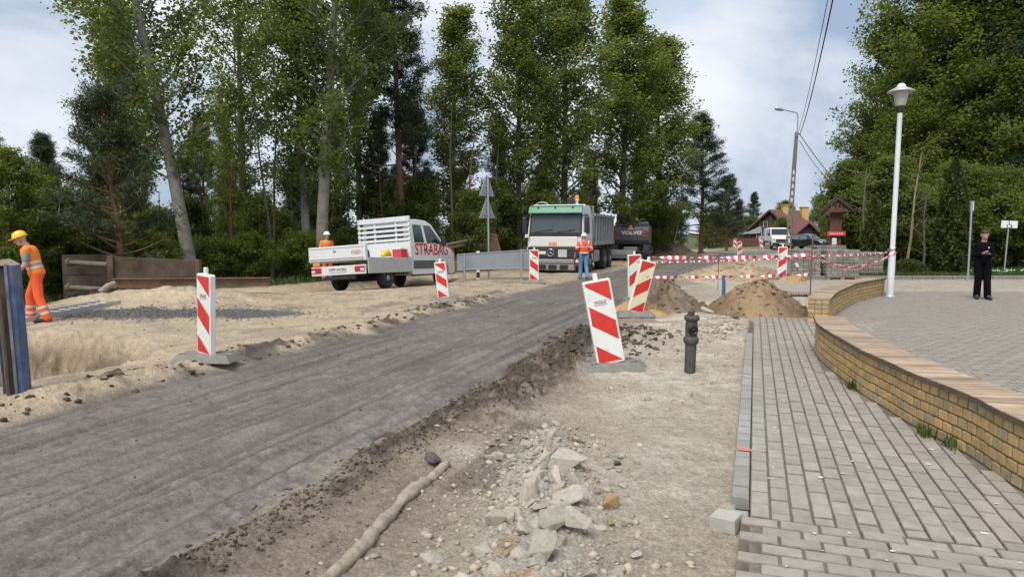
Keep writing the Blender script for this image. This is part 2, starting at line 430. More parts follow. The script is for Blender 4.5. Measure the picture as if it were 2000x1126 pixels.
    c = mix(c, (0.50, 0.45, 0.37), right * sst(-0.1, 0.6, nB + 0.4 * nC))
    c = mix(c, (0.27, 0.22, 0.165), right * sst(0.1, 0.7, nA + 0.5 * nC) * 0.6)
    c = mix(c, (0.24, 0.195, 0.15), right * (1 - sst(-2.3, -1.5, vv + 0.5 * nB)) * 0.85)
    c = mix(c, (0.168, 0.149, 0.131), road)
    c = mix(c, (0.212, 0.187, 0.162), road * sst(-0.25, 0.6, 0.8 * nS + 0.5 * nB + 0.3 * nC))
    c = mix(c, (0.085, 0.076, 0.070), road * sst(0.0, 0.45, -0.5 * nA - 0.4 * nB + 0.8 * nS) * 0.45)
    c = mix(c, (0.060, 0.055, 0.050), road * sst(0.10, 0.5, -nS2 + 0.3 * nC - 0.2 * nA) * 0.55)
    for c0, w0 in ((-3.30, .05), (-3.58, .05), (-3.95, .07), (-4.33, .03), (-5.25, .05), (-5.62, .05), (-5.9, .05), (-4.75, .03)):
        c = mix(c, (0.075, 0.066, 0.060), road * np.exp(-((vv - c0 - 0.06 * nA - 0.02 * nB) / w0) ** 2) * sst(-0.2, 0.45, nS + 0.6 * nC + .6 * nB) * 0.6)
    c = mix(c, (0.115, 0.098, 0.08), road * sst(0.0, 0.5, nA) * 0.5)
    c = mix(c, (0.45, 0.365, 0.255), left)
    c = mix(c, (0.52, 0.42, 0.29), left * sst(0.0, 0.6, nA + 0.4 * nB))
    c = mix(c, (0.33, 0.275, 0.205), left * sst(0.0, 0.5, nB + 0.6 * nS + 0.3 * nC) * 0.8)
    c = mix(c, (0.34, 0.27, 0.19), left * sst(12, 20, u) * 0.5)
    c = mix(c, (0.20, 0.165, 0.13), left * sst(0.05, 0.5, nC + 0.7 * nB) * sst(7, 18, u) * 0.75)
    trk = np.exp(-((vv + 8.1 + 0.35 * nA) / .22) ** 2) + np.exp(-((vv + 9.9 + 0.35 * nA) / .25) ** 2); c = mix(c, (0.22, 0.18, 0.14), left * np.clip(trk, 0, 1) * sst(8, 12, u) * sst(-.3, .3, nB + nC) * .8); z -= 0.03 * left * trk * sst(8, 12, u)
    c = mix(c, (0.30, 0.235, 0.16), left * sst(0.02, 0.3, pit) * 0.9)
    c = mix(c, (0.15, 0.105, 0.068), left * sst(0.04, 0.4, pit) * sst(-0.2, 0.25, nC + nB) * 0.9)
    grav = np.exp(-(((x + 8.0) / 2.0) ** 2 + ((y - 14.2) / 0.95) ** 2)) + np.exp(-(((x + 5.6) / 1.2) ** 2 + ((y - 14.4) / 0.6) ** 2))
    c = mix(c, (0.125, 0.122, 0.118), left * np.clip(sst(0.25, 0.6, grav + 0.35 * nC + 0.2 * nB), 0, 1))
    c = mix(c, (0.072, 0.060, 0.048), np.clip(le * sst(-0.25, 0.3, nB + 0.5 * nC), 0, 1) * 0.95)
    c = mix(c, (0.070, 0.055, 0.043), np.clip(cl * sst(-0.4, 0.3, nB + 0.7 * nC + 0.15), 0, 1) * 0.92)
    c = mix(c, (0.10, 0.078, 0.058), np.clip((cl2 + 0.8 * mound2 + 0.6 * mound) * sst(-0.2, 0.3, nC), 0, 1) * 0.85)
    c = mix(c, (0.17, 0.14, 0.11), tr * 0.8)
    c = mix(c, (0.42, 0.395, 0.345), np.clip(rub, 0, 1) * 0.8)
    c = mix(c, (0.38, 0.27, 0.15), np.clip(rub * sst(0.15, 0.5, fbm(x * 3.3, y * 3.3, 2, 31)), 0, 1) * 0.85)
    c = mix(c, (0.10, 0.098, 0.095), np.clip(pd, 0, 1) * 0.8)
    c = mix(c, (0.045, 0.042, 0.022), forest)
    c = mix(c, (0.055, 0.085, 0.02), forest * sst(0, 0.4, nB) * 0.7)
    farl = sst(34, 48, y) * right * (1 - verge); c = mix(c, (0.30, 0.24, 0.17), farl * 0.7)
    farg = sst(66, 80, y) * (1 - road) + sst(170, 200, y); c = mix(c, (0.07, 0.095, 0.03), np.clip(farg, 0, 1) * 0.8)
    c = mix(c, (0.20, 0.18, 0.15), bed)
    c = mix(c, (0.05, 0.085, 0.018), verge)
    c = c * (1 + 0.16 * nC + 0.26 * nD * lod + 0.20 * lod * fbm(x * 60, y * 60, 2, 61))[..., None]
    wet = road * (0.26 + 0.55 * np.exp(-((vv + 3.35) / 0.33) ** 2) + 0.32 * np.exp(-((vv + 5.5) / 0.35) ** 2)) * sst(-0.5, 0.4, nS + 0.5 * nC + 0.15)
    rough = np.clip(0.93 - wet * 0.95, 0.24, 1)
    return z, np.clip(c, 0.01, 0.9), rough
def H(x, y):
    return float(terrain(np.array([x]), np.array([y]))[0][0])

def build_ground():
    th = np.radians(np.concatenate([np.linspace(-88, -44, 46, endpoint=False), np.linspace(-44, 44, 680, endpoint=False), np.linspace(44, 88, 47)]))
    rr = np.concatenate([np.linspace(0.4, 2.3, 24, endpoint=False), np.geomspace(2.3, 30, 600, endpoint=False), np.geomspace(30, 95, 110, endpoint=False), np.geomspace(95, 2500, 30)])
    T, Rr = np.meshgrid(th, rr)
    x = Rr * np.sin(T); y = Rr * np.cos(T) - 0.3
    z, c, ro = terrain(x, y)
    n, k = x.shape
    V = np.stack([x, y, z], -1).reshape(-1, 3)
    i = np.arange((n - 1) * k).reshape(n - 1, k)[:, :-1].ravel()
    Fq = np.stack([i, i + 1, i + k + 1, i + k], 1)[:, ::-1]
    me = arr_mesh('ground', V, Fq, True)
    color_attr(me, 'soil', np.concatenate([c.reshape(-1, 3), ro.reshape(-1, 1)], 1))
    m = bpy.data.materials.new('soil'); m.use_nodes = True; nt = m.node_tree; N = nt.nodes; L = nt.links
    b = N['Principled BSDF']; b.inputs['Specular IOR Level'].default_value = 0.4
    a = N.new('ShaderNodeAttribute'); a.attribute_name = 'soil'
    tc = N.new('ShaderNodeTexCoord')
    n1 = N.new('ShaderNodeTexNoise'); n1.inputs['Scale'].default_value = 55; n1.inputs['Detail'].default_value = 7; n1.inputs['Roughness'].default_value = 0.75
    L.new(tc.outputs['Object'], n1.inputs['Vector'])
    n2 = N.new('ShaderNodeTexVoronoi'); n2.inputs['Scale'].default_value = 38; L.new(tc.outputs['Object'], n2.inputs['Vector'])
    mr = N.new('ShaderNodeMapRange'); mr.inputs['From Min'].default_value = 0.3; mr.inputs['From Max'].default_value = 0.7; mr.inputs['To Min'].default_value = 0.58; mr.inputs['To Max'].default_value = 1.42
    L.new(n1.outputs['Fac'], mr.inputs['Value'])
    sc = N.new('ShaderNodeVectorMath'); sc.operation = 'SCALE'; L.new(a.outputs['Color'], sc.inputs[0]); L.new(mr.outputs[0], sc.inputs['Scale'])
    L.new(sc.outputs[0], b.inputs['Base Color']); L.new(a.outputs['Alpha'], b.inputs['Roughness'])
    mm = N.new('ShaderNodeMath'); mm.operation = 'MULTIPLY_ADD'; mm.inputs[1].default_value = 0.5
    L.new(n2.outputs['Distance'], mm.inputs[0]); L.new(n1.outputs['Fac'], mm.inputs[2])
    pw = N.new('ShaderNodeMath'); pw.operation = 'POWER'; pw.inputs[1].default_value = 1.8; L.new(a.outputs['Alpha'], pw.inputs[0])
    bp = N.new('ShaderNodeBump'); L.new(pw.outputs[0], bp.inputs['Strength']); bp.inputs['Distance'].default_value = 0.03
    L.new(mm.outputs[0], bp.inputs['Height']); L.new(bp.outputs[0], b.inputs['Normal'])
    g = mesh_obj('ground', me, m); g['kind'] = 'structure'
    return g
ground = build_ground()

# puddles: sheets of murky water lying in the dips of the rut
m_pud = M_('puddle_water', (0.10, 0.088, 0.055), rough=0.04, var=0.25, scale=4, spec=0.6)
def puddle(u0, v0, lu, lv, lev, seed):
    rng = random.Random(seed); pts = []
    for k in range(40):
        t = 2 * math.pi * k / 40; q = 1 + 0.18 * math.sin(3 * t + seed) + 0.12 * math.sin(7 * t + 2 * seed) + rng.uniform(-.07, .07)
        x, y = XY(u0 + lu * q * math.cos(t), v0 + lv * q * math.sin(t)); pts.append((x, y, lev))
    mb = MB(); mb.add(pts, [tuple(range(40))]); o = mb.build('puddle', m_pud); o['kind'] = 'structure'
def _plev(u0, v0, a): return H(*XY(u0, v0)) + a
puddle(8.95, -2.98, 0.85, 0.17, _plev(8.95, -2.98, 0.030), 1)
puddle(7.45, -3.02, 0.42, 0.12, _plev(7.45, -3.02, 0.024), 2)
puddle(5.1, -3.05, 0.30, 0.09, _plev(5.1, -3.05, 0.022), 3)

# ================================================================== paving
def paver_mesh(name, l, w, h, ch=0.0055):
    """block with chamfered top edges, top at z=0"""
    a, b = l / 2, w / 2
    v = [(-a, -b, -h), (a, -b, -h), (a, b, -h), (-a, b, -h), (-a, -b, -ch), (a, -b, -ch), (a, b, -ch), (-a, b, -ch), (-a + ch, -b + ch, 0), (a - ch, -b + ch, 0), (a - ch, b - ch, 0), (-a + ch, b - ch, 0)]
    f = [(8, 9, 10, 11)] + [(i, (i + 1) % 4, 4 + (i + 1) % 4, 4 + i) for i in range(4)] + [(4 + i, 4 + (i + 1) % 4, 8 + (i + 1) % 4, 8 + i) for i in range(4)]
    return np.array(v), f
PAV_STOPS = [(0.0, (0.265, 0.237, 0.203)), (0.35, (0.292, 0.262, 0.225)), (0.7, (0.312, 0.281, 0.24)), (1.0, (0.33, 0.298, 0.256))]
m_paver = M_('concrete_paver', (0.31, 0.278, 0.238), rough=0.9, var=0.17, scale=11, bump=0.35, bscale=130, rnd=0.10, dirt=(0.20, 0.175, 0.145), dirt_amt=0.16, dscale=5)
m_paverf = tint_mat('concrete_paver_field', PAV_STOPS, rough=0.88, bump=0.3, bscale=120, var=0.16)
m_kerbp = M_('concrete_paver_grey', (0.285, 0.28, 0.26), rough=0.88, var=0.14, scale=9, bump=0.35, bscale=130, rnd=0.12)
m_joint = M_('joint_sand', (0.18, 0.155, 0.128), rough=0.95, var=0.45, scale=7, bump=0.4, bscale=80)
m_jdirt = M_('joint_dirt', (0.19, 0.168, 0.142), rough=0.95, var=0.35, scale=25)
def join_blocks(name, items, m, parent, h=0.06, ch=0.006, l=0.2, w=0.1, kind='stuff', seed=1, dirty=True):
    """items: (x, y, z, rotz, sl, sw)"""
    V, Fs = paver_mesh('x', l, w, h, ch); it = np.array(items, float)
    c, s = np.cos(it[:, 3]), np.sin(it[:, 3])
    vx = V[None, :, 0] * it[:, 4:5]; vy = V[None, :, 1] * it[:, 5:6]
    X = it[:, 0:1] + vx * c[:, None] - vy * s[:, None]; Y = it[:, 1:2] + vx * s[:, None] + vy * c[:, None]; Z = it[:, 2:3] + V[None, :, 2]
    n = len(it); F0 = np.array([f for f in Fs if max(f) > 3])
    FF = (F0[None] + (np.arange(n) * 12)[:, None, None]).reshape(-1, 4)
    me = arr_mesh(name, np.stack([X, Y, Z], -1).reshape(-1, 3), FF)
    rng = np.random.default_rng(seed); point_attr(me, 'tint', np.repeat(np.clip(rng.normal(0.5, 0.25, n), 0, 1), 12))
    o = mesh_obj(name, me, m, parent)
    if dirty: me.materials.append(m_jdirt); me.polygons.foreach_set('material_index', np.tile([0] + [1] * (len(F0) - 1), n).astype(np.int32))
    if kind: o['kind'] = kind
    return o
def wall_v(u):                      # where the wall's outer face cuts the pavement frame
    uw, vw = UV(_wf[:, 0], _wf[:, 1]); return np.interp(u, uw, vw)
def build_pavement():
    rng = random.Random(5)
    # bed of sand, visible in the joints
    pts = []
    us = np.linspace(1.0, 14.3, 40)
    L_ = [XY(u, 0.015) for u in us]; Rr = [XY(u, min(float(wall_v(u)) + 0.06, 3.2) if u < 10.6 else 1.4) for u in us]
    V = [(x, y, -0.014) for x, y in L_] + [(x, y, -0.014) for x, y in Rr]
    mb = MB(); n = len(us); mb.add(V, [(i, n + i, n + i + 1, i + 1) for i in range(n - 1)])
    bed = mb.build('pavement', m_joint); bed['kind'] = 'structure'
    PL, PW = 0.212, 0.116
    items = []
    zj = lambda: rng.gauss(0, 0.0025)
    # lengthwise courses
    ncol = 26
    for k in range(-1, ncol):
        v = -0.045 + (k + 1) * PW
        off = 0.5 * PL if k % 2 else 0.0
        u = 4.12 + off + (0.19 if k == -1 else 0)
        if off:      # half block at the start
            items.append((4.12 + PL / 4, v, PL / 2 - 0.010, PW - 0.010, 0, k))
        while u < 14.2:
            uc = u + PL / 2
            lim = float(wall_v(uc)) if uc < 10.4 else 1.35 + 0.25 * (uc - 10.4)
            if v + PW / 2 < lim + 0.02 and not (k == -1 and uc > 12.0):
                items.append((uc, v, PL - 0.010, PW - 0.008, 0, k))
            u += PL
    # crosswise rows close to the camera, with a ragged left end
    row = 0; u = 4.12 - PW / 2
    while u > 1.1:
        v = (0.0 if row % 2 == 0 else PL * 0.55) - 0.04 - 0.008 * row * 0.3
        if row % 2 == 0 and row < 8: v += 0.0
        lim = float(wall_v(u))
        while v + PL / 2 < lim + 0.1:
            items.append((u, v + PL / 2, PL - 0.010, PW - 0.008, 1, row)); v += PL
        row += 1; u -= PW
    meshes = {}
    near = []
    for it in items:
        x, y = XY(it[0], it[1]); d = math.hypot(x, y); px = 1000 + FPX * x / max(y, .1)
        vis = y > 3.2 and px < 2040
        near.append((d if vis else d + 100, it, x, y))
    near.sort(key=lambda t: t[0])
    lst = []
    for j, (d, it, x, y) in enumerate(near):
        rz = (math.pi / 2 - ANG if it[4] == 0 else -ANG) + rng.gauss(0, 0.006)
        z = zj() - (0.010 if it[5] == -1 and it[4] == 0 else 0)
        if j < 300 and d < 90:
            key = (round(it[2], 3), it[5] == -1 and it[4] == 0)
            if key not in meshes:
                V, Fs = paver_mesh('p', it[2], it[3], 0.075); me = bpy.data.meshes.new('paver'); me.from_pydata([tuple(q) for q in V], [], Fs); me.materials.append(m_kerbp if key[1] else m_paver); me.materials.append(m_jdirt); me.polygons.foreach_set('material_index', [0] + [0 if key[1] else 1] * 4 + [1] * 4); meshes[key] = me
            o = bpy.data.objects.new('paver', meshes[key]); link(o, bed); o.location = (x, y, z); o.rotation_euler = (rng.gauss(0, .008), rng.gauss(0, .008), rz)
        else:
            lst.append((x, y, z, rz, it[2] / 0.2, it[3] / 0.1))
    join_blocks('paver_field', lst, m_paverf, bed)
    return bed
pavement = build_pavement()

def build_plaza():
    rng = random.Random(9)
    ys = np.concatenate([np.linspace(0.6, 18.5, 70), [18.7, 19.2, 22, 24.55]])
    V = [(float(plaza_left(y)) + (0.2 if y < 10 else 0.02), y, -0.013) for y in ys] + [(27 if y < 24 else 26, y + (0.0), -0.013) for y in ys]
    n = len(ys); mb = MB(); mb.add(V, [(i, n + i, n + i + 1, i + 1) for i in range(n - 1)])
    bed = mb.build('plaza', m_joint); bed['kind'] = 'structure'
    a = R(-4); ca, sa = math.cos(a), math.sin(a)
    I, J = np.meshgrid(np.arange(-25, 125), np.arange(0, 255))
    p = I * 0.205 + (J % 2) * 0.1025; q = J * 0.1035
    x = p * ca - q * sa; y = p * sa + q * ca
    pl = plaza_left(y)
    far = (y > 19.4)
    ok = (x > pl + np.where(y < 10, 0.34, 0.10)) & (y < 24.45 + 0.035 * (x - 13)) & (y > 0.8) & (x < 24.5)
    inview = x < y * 0.85 + 1.0
    ok &= inview
    nzn = np.random.default_rng(3)
    def mk(sel):
        n = sel.sum()
        return np.stack([x[sel], y[sel], nzn.normal(0, .002, n), np.full(n, a), np.full(n, .985), np.full(n, .965)], 1)
    join_blocks('paver_field', mk(ok & ~far), tint_mat('plaza_paver', [(0.0, (0.235, 0.213, 0.187)), (0.4, (0.265, 0.241, 0.212)), (0.75, (0.282, 0.254, 0.224)), (1.0, (0.30, 0.262, 0.23))], rough=0.85, var=0.12, bscale=9), bed, seed=4)
    o = join_blocks('sandy_paver_field', mk(ok & far), tint_mat('sandy_paver', [(0.0, (0.34, 0.30, 0.24)), (1.0, (0.42, 0.37, 0.30))], rough=0.9, var=0.15, bscale=4), bed, seed=6)
    return bed
plaza = build_plaza()

# ------------------------------------------------------------------ curved brick seat walls
m_brick = M_('yellow_brick', (0.46, 0.312, 0.125), rough=0.75, var=0.22, scale=14, bump=0.3, bscale=120, rnd=0.16, dirt=(0.24, 0.20, 0.14), dirt_amt=0.18, dscale=6)
m_brick2 = M_('weathered_brick', (0.36, 0.28, 0.15), rough=0.85, var=0.25, scale=14, bump=0.3, bscale=120, rnd=0.14)
m_mortar = M_('mortar', (0.165, 0.155, 0.14), rough=0.95, var=0.3, scale=20, bump=0.5, bscale=150)
m_plank = M_('weathered_plank', (0.37, 0.275, 0.195), rough=0.8, var=0.22, scale=5, bump=0.3, bscale=45, rnd=0.30)
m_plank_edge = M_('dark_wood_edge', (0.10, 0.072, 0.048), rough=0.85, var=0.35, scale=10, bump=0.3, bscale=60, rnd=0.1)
def chamfer_block(l, w, h, ch):
    """box l x w x h centred, all vertical and horizontal front edges eased"""
    bm = bmesh.new(); bmesh.ops.create_cube(bm, size=1); bmesh.ops.scale(bm, vec=(l, w, h), verts=bm.verts)
    bmesh.ops.bevel(bm, geom=bm.edges[:], offset=ch, segments=1, affect='EDGES'); me = bpy.data.meshes.new('brick'); bm.to_mesh(me); bm.free(); return me
def seat_wall(label, curve, width, side, zc, courses, end_first, end_last, cap=True):
    """side +1: the seat lies to the right of the curve; bricks on both faces"""
    fr = resample(curve, 0.128); n = len(fr)
    tg = np.gradient(fr, axis=0); tg /= np.linalg.norm(tg, axis=1)[:, None]
    nr = np.stack([tg[:, 1], -tg[:, 0]], 1) * side
    bk = fr + nr * width
    t = thing('brick_wall', label, 'wall', (fr[n // 2][0], fr[n // 2][1], 0))
    org = Vector((fr[n // 2][0], fr[n // 2][1], 0))
    rng = random.Random(len(label))  # small irregularities
    # core
    ins = 0.009; V = []; Fc = []
    for i in range(n):
        a = fr[i] + nr[i] * ins; b = bk[i] - nr[i] * ins
        V += [(a[0] - org.x, a[1] - org.y, -0.14), (b[0] - org.x, b[1] - org.y, -0.14), (b[0] - org.x, b[1] - org.y, zc - 0.045), (a[0] - org.x, a[1] - org.y, zc - 0.045)]
    for i in range(n - 1):
        for k in range(4):
            k2 = (k + 1) % 4; Fc.append((i * 4 + k, i * 4 + k2, i * 4 + 4 + k2, i * 4 + 4 + k))
    Fc += [(3, 2, 1, 0), (4 * n - 4, 4 * n - 3, 4 * n - 2, 4 * n - 1)]
    MB().add(V, Fc).build('mortar_core', m_mortar, t)
    ch = (zc - 0.045 + 0.01) / courses
    bme = [chamfer_block(0.110, 0.03, ch - 0.014, 0.005) for _ in range(2)]
    for q, mm in enumerate((m_brick, m_brick2)): bme[q].materials.append(mm)
    cnt = 0
    def brick(p, ang, z, q):
        o = bpy.data.objects.new('brick', bme[q]); link(o, t)
        o.location = (p[0] - org.x, p[1] - org.y, z); o.rotation_euler = (rng.gauss(0, .012), rng.gauss(0, .006), ang)
    stuff = []
    faces = (fr, bk)
    for side_i, F_ in enumerate(faces):
        for c in range(courses):
            z = -0.01 + ch * (c + 0.5)
            for i in range(n - 1):
                f0 = 0.5 if c % 2 else 0.0
                if f0 and i == n - 2: continue
                a = F_[i] * (1 - f0) + F_[i + 1] * f0; b = F_[i + 1] * (1 - f0) + (F_[min(i + 2, n - 1)]) * f0
                d = b - a; ang = math.atan2(d[1], d[0]); mid = (a + b) / 2 - nr[i] * (0.001 - 0.015 if side_i == 0 else -(0.001 - 0.015)) + rng.gauss(0, .0015)
                q = 1 if (c == 0 and rng.random() < 0.75) or rng.random() < 0.12 or (c == courses - 1 and rng.random() < 0.35) else 0
                front = (side_i == 0) == (side > 0) or label.startswith('far')
                see = mid[1] > 3.0
                if side_i == (0) and see and cnt < 300:
                    brick(mid, ang, z, q); cnt += 1
                else: stuff.append((mid[0] - org.x, mid[1] - org.y, z + ch / 2 - 0.006, ang, 0.118 / 0.2, 0.3))
    # ends
    for e, i in ((end_first, 0), (end_last, n - 1)):
        if not e: continue
        sgn = -1 if i == 0 else 1
        for c in range(courses):
            z = -0.01 + ch * (c + 0.5); m_ = 3
            for k in range(m_):
                p = fr[i] + nr[i] * width * (k + 0.5) / m_ + tg[i] * sgn * -0.008
                brick(p, math.atan2(nr[i][1], nr[i][0]), z, 1 if rng.random() < .5 else 0)
    if stuff:
        o = join_blocks('brick_field', stuff, m_brick, t, h=ch - 0.011, ch=0.004, dirty=False)
    # wooden slats laid across the wall
    pf = resample(curve, 0.085); m2 = len(pf)
    tg2 = np.gradient(pf, axis=0); tg2 /= np.linalg.norm(tg2, axis=1)[:, None]; nr2 = np.stack([tg2[:, 1], -tg2[:, 0]], 1) * side
    for i in range(m2 - 1):
        a0 = pf[i] - nr2[i] * 0.025; a1 = pf[i + 1] - nr2[i + 1] * 0.025; b0 = pf[i] + nr2[i] * (width + 0.03); b1 = pf[i + 1] + nr2[i + 1] * (width + 0.03)
        g = 0.07
        def lerp(p, q, s): return p + (q - p) * s
        A0, A1, B0, B1 = lerp(a0, a1, g), lerp(a0, a1, 1 - g), lerp(b0, b1, g), lerp(b0, b1, 1 - g)
        zz = zc + rng.gauss(0, .0015); c = (A0 + A1 + B0 + B1) / 4
        L8 = [(q[0] - c[0], q[1] - c[1], 0) for q in ((A0, A1, B1, B0) if side < 0 else (A0, B0, B1, A1))]
        mb = MB(); mb.hexa([(x, y, -0.038) for x, y, _ in L8] + [(x, y, 0) for x, y, _ in L8])
        o = mb.build('plank', m_plank, t); o.location = (c[0] - org.x, c[1] - org.y, zz)
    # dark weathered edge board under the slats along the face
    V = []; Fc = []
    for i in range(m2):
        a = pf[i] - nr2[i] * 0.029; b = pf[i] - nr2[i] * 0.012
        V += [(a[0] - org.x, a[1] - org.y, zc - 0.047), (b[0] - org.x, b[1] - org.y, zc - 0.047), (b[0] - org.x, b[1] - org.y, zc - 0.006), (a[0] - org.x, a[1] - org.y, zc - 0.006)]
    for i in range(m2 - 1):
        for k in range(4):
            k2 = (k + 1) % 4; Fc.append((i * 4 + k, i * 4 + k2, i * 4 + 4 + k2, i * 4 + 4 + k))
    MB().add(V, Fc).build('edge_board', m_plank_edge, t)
    return t
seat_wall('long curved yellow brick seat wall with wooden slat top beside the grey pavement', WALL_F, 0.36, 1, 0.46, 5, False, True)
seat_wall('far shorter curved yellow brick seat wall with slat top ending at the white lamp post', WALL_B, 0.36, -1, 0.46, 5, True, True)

# kerb behind the plaza
m_kerb = M_('kerb_concrete', (0.20, 0.195, 0.18), rough=0.9, var=0.2, scale=6, bump=0.3, bscale=70, rnd=0.1)
kroot = thing('kerb', 'low grey concrete kerb between the plaza and the grass verge', 'kerb', (13, 24.6, 0))
kme = None
for k in range(20):
    x = 9.6 + k * 0.75
    if x > 23.6: break
    if kme is None:
        kme = chamfer_block(0.735, 0.12, 0.26, 0.012); kme.name = 'kerb_stone'; kme.materials.append(m_kerb)
    o = bpy.data.objects.new('kerb_stone', kme); link(o, kroot); o.location = (x - 13, 0.035 * (x - 13) - 0.02, 0.0); o.rotation_euler = (0, 0, 0.035)
# ================================================================== heaps, rubble, clods
def heap(name, label, cx, cy, rad, hgt, col, col2, seed, stretch=1.0, rot=0.0, rough_amp=0.08, tones=None):
    n_r, n_t = 46, 110
    rr = np.linspace(0, 1.25, n_r) ** 0.9; tt = np.linspace(0, 2 * np.pi, n_t, endpoint=False)
    Rg, T = np.meshgrid(rr, tt, indexing='ij')
    lx = Rg * rad * np.cos(T) * stretch; ly = Rg * rad * np.sin(T)
    c, s = math.cos(rot), math.sin(rot); x = lx * c - ly * s; y = lx * s + ly * c
    d = Rg * (1 + 0.16 * fbm(np.cos(T) * 1.7 + seed, np.sin(T) * 1.7, 3, seed))
    prof = hgt * np.clip(1 - d, -0.2, 1) ** 1.0
    prof = np.where(d < 0.25, hgt * (1 - 0.25 - 0.9 * (d ** 2 - 0.0625)) , prof)
    prof = np.where(d > 0.8, prof * np.clip(1.0, 0, 1), prof)
    z = prof + .035 * np.abs(fbm((x + cx) * 17, (y + cy) * 17, 2, seed + 7)) * np.clip(1.3 - d, 0, 1) + 1.5 * rough_amp * (fbm((x + cx) * 3.2, (y + cy) * 3.2, 4, seed + 3) + 0.5 * np.abs(fbm((x + cx) * 9, (y + cy) * 9, 3, seed + 5))) * np.clip(1.3 - d, 0, 1)
    g = terrain(x + cx, y + cy)[0]
    z0 = H(cx, cy)
    z = np.where(d > 1.0, g - 0.03 - z0, np.maximum(z + (g - z0), g - z0 - 0.03))
    V = np.stack([x, y, z], -1).reshape(-1, 3)
    i, k = np.meshgrid(np.arange(n_r - 1), np.arange(n_t), indexing='ij')
    a = i * n_t + k; b = i * n_t + (k + 1) % n_t
    F_ = np.stack([a, a + n_t, b + n_t, b], -1).reshape(-1, 4)
    me = arr_mesh(name, V, F_, True)
    tt_ = np.clip(0.5 + 0.7 * fbm((x + cx) * 1.6, (y + cy) * 1.6, 3, seed + 8) + 0.35 * fbm((x + cx) * 12, (y + cy) * 12, 3, seed + 9), 0, 1)
    point_attr(me, 'tint', tt_.ravel())
    m = tint_mat('heap_soil_%d' % seed, [(0.15, col), (0.85, col2)], rough=0.95, bump=0.8, bscale=60, var=0.25)
    o = mesh_obj(name, me, m); o.location = (cx, cy, z0)
    rg_ = np.random.default_rng(seed); nl = int(500 * rad); idx = rg_.integers(0, int(len(V) * .86), nl); sz = (.008 + .045 * rg_.uniform(0, 1, nl) ** 3) * (1 if rad < 1.5 else 1.6)
    ico = bmesh.new(); bmesh.ops.create_icosphere(ico, subdivisions=1, radius=1); B = np.array([v.co[:] for v in ico.verts]); Fb = np.array([[v.index for v in f.verts] for f in ico.faces]); ico.free()
    W = B[None] * rg_.uniform(.5, 1.3, (nl, len(B), 1)) * sz[:, None, None] * np.array([1, 1, .75]) + V[idx][:, None] + rg_.normal(0, .02, (nl, 1, 3)) * np.array([1, 1, .2])
    lm = arr_mesh('soil_lumps', W.reshape(-1, 3), (Fb[None] + (np.arange(nl) * len(B))[:, None, None]).reshape(-1, 3)); point_attr(lm, 'tint', np.repeat(rg_.uniform(0, 1, nl), len(B)))
    lo = mesh_obj('soil_lumps', lm, m, o); lo['kind'] = 'stuff'
    return tag(o, label, 'soil heap')
heap('soil_heap', 'tall brown soil heap beside the end of the pavement under the barrier tape', 5.35, 14.75, 1.12, 0.80, (0.155, 0.105, 0.06), (0.30, 0.215, 0.13), 11)
heap('soil_heap', 'lumpy soil heap with broken asphalt behind the leaning yellow beacon', 3.55, 15.7, 1.0, 0.60, (0.115, 0.085, 0.06), (0.25, 0.20, 0.145), 12, rough_amp=0.2)
heap('sand_heap', 'small orange sand heap at the foot of the leaning yellow beacon', 2.72, 14.6, 0.62, 0.36, (0.33, 0.20, 0.085), (0.42, 0.28, 0.14), 13, rough_amp=0.07)
heap('sand_heap', 'wide pale sand heap in front of the far striped beacon', 8.7, 26.2, 1.9, 0.62, (0.28, 0.215, 0.135), (0.40, 0.32, 0.21), 14, stretch=1.3)
heap('soil_heap', 'far grey brown soil heap beside the excavator at the forest edge', 11.9, 50, 2.3, 1.05, (0.13, 0.10, 0.075), (0.24, 0.19, 0.14), 15)
heap('sand_heap', 'small orange sand heap at the foot of the beacon by the paving stacks', 9.75, 23.6, 0.7, 0.35, (0.36, 0.22, 0.09), (0.42, 0.29, 0.15), 16)

m_conc = M_('broken_concrete', (0.45, 0.41, 0.34), rough=0.92, var=0.22, scale=9, bump=0.6, bscale=70, rnd=0.14, dirt=(0.36, 0.27, 0.16), dirt_amt=0.15, dscale=7)
m_concy = M_('ochre_stone', (0.42, 0.30, 0.15), rough=0.92, var=0.25, scale=9, bump=0.6, bscale=70)
m_asph = M_('broken_asphalt', (0.13, 0.12, 0.11), rough=0.92, var=0.3, scale=16, bump=0.7, bscale=80, dirt=(0.33, 0.28, 0.2), dirt_amt=0.25, dscale=5)
def hull(seed, sx, sy, sz, n=16, cut=True):
    rng = random.Random(seed); bm = bmesh.new()
    for k in range(n):
        p = Vector((rng.gauss(0, 1), rng.gauss(0, 1), rng.gauss(0, 1))).normalized()
        p = Vector([math.copysign(abs(c) ** 0.6, c) for c in p]) * rng.uniform(.8, 1.0)
        bm.verts.new((p.x * sx, p.y * sy, p.z * sz))
    r = bmesh.ops.convex_hull(bm, input=bm.verts[:])
    bmesh.ops.delete(bm, geom=[g for g in r['geom_interior'] if isinstance(g, bmesh.types.BMVert)] , context='VERTS')
    bmesh.ops.bevel(bm, geom=bm.edges[:], offset=0.06 * min(sx, sy, sz), segments=1, affect='EDGES')
    me = bpy.data.meshes.new('concrete_chunk'); bm.to_mesh(me); bm.free(); return me
chunk_meshes = [hull(100 + k, 0.5, 0.5 * (0.65 + 0.1 * (k % 4)), 0.5 * (0.42 + 0.09 * (k % 5)), 11 + k % 5) for k in range(10)]
for me in chunk_meshes: me.materials.append(m_conc)
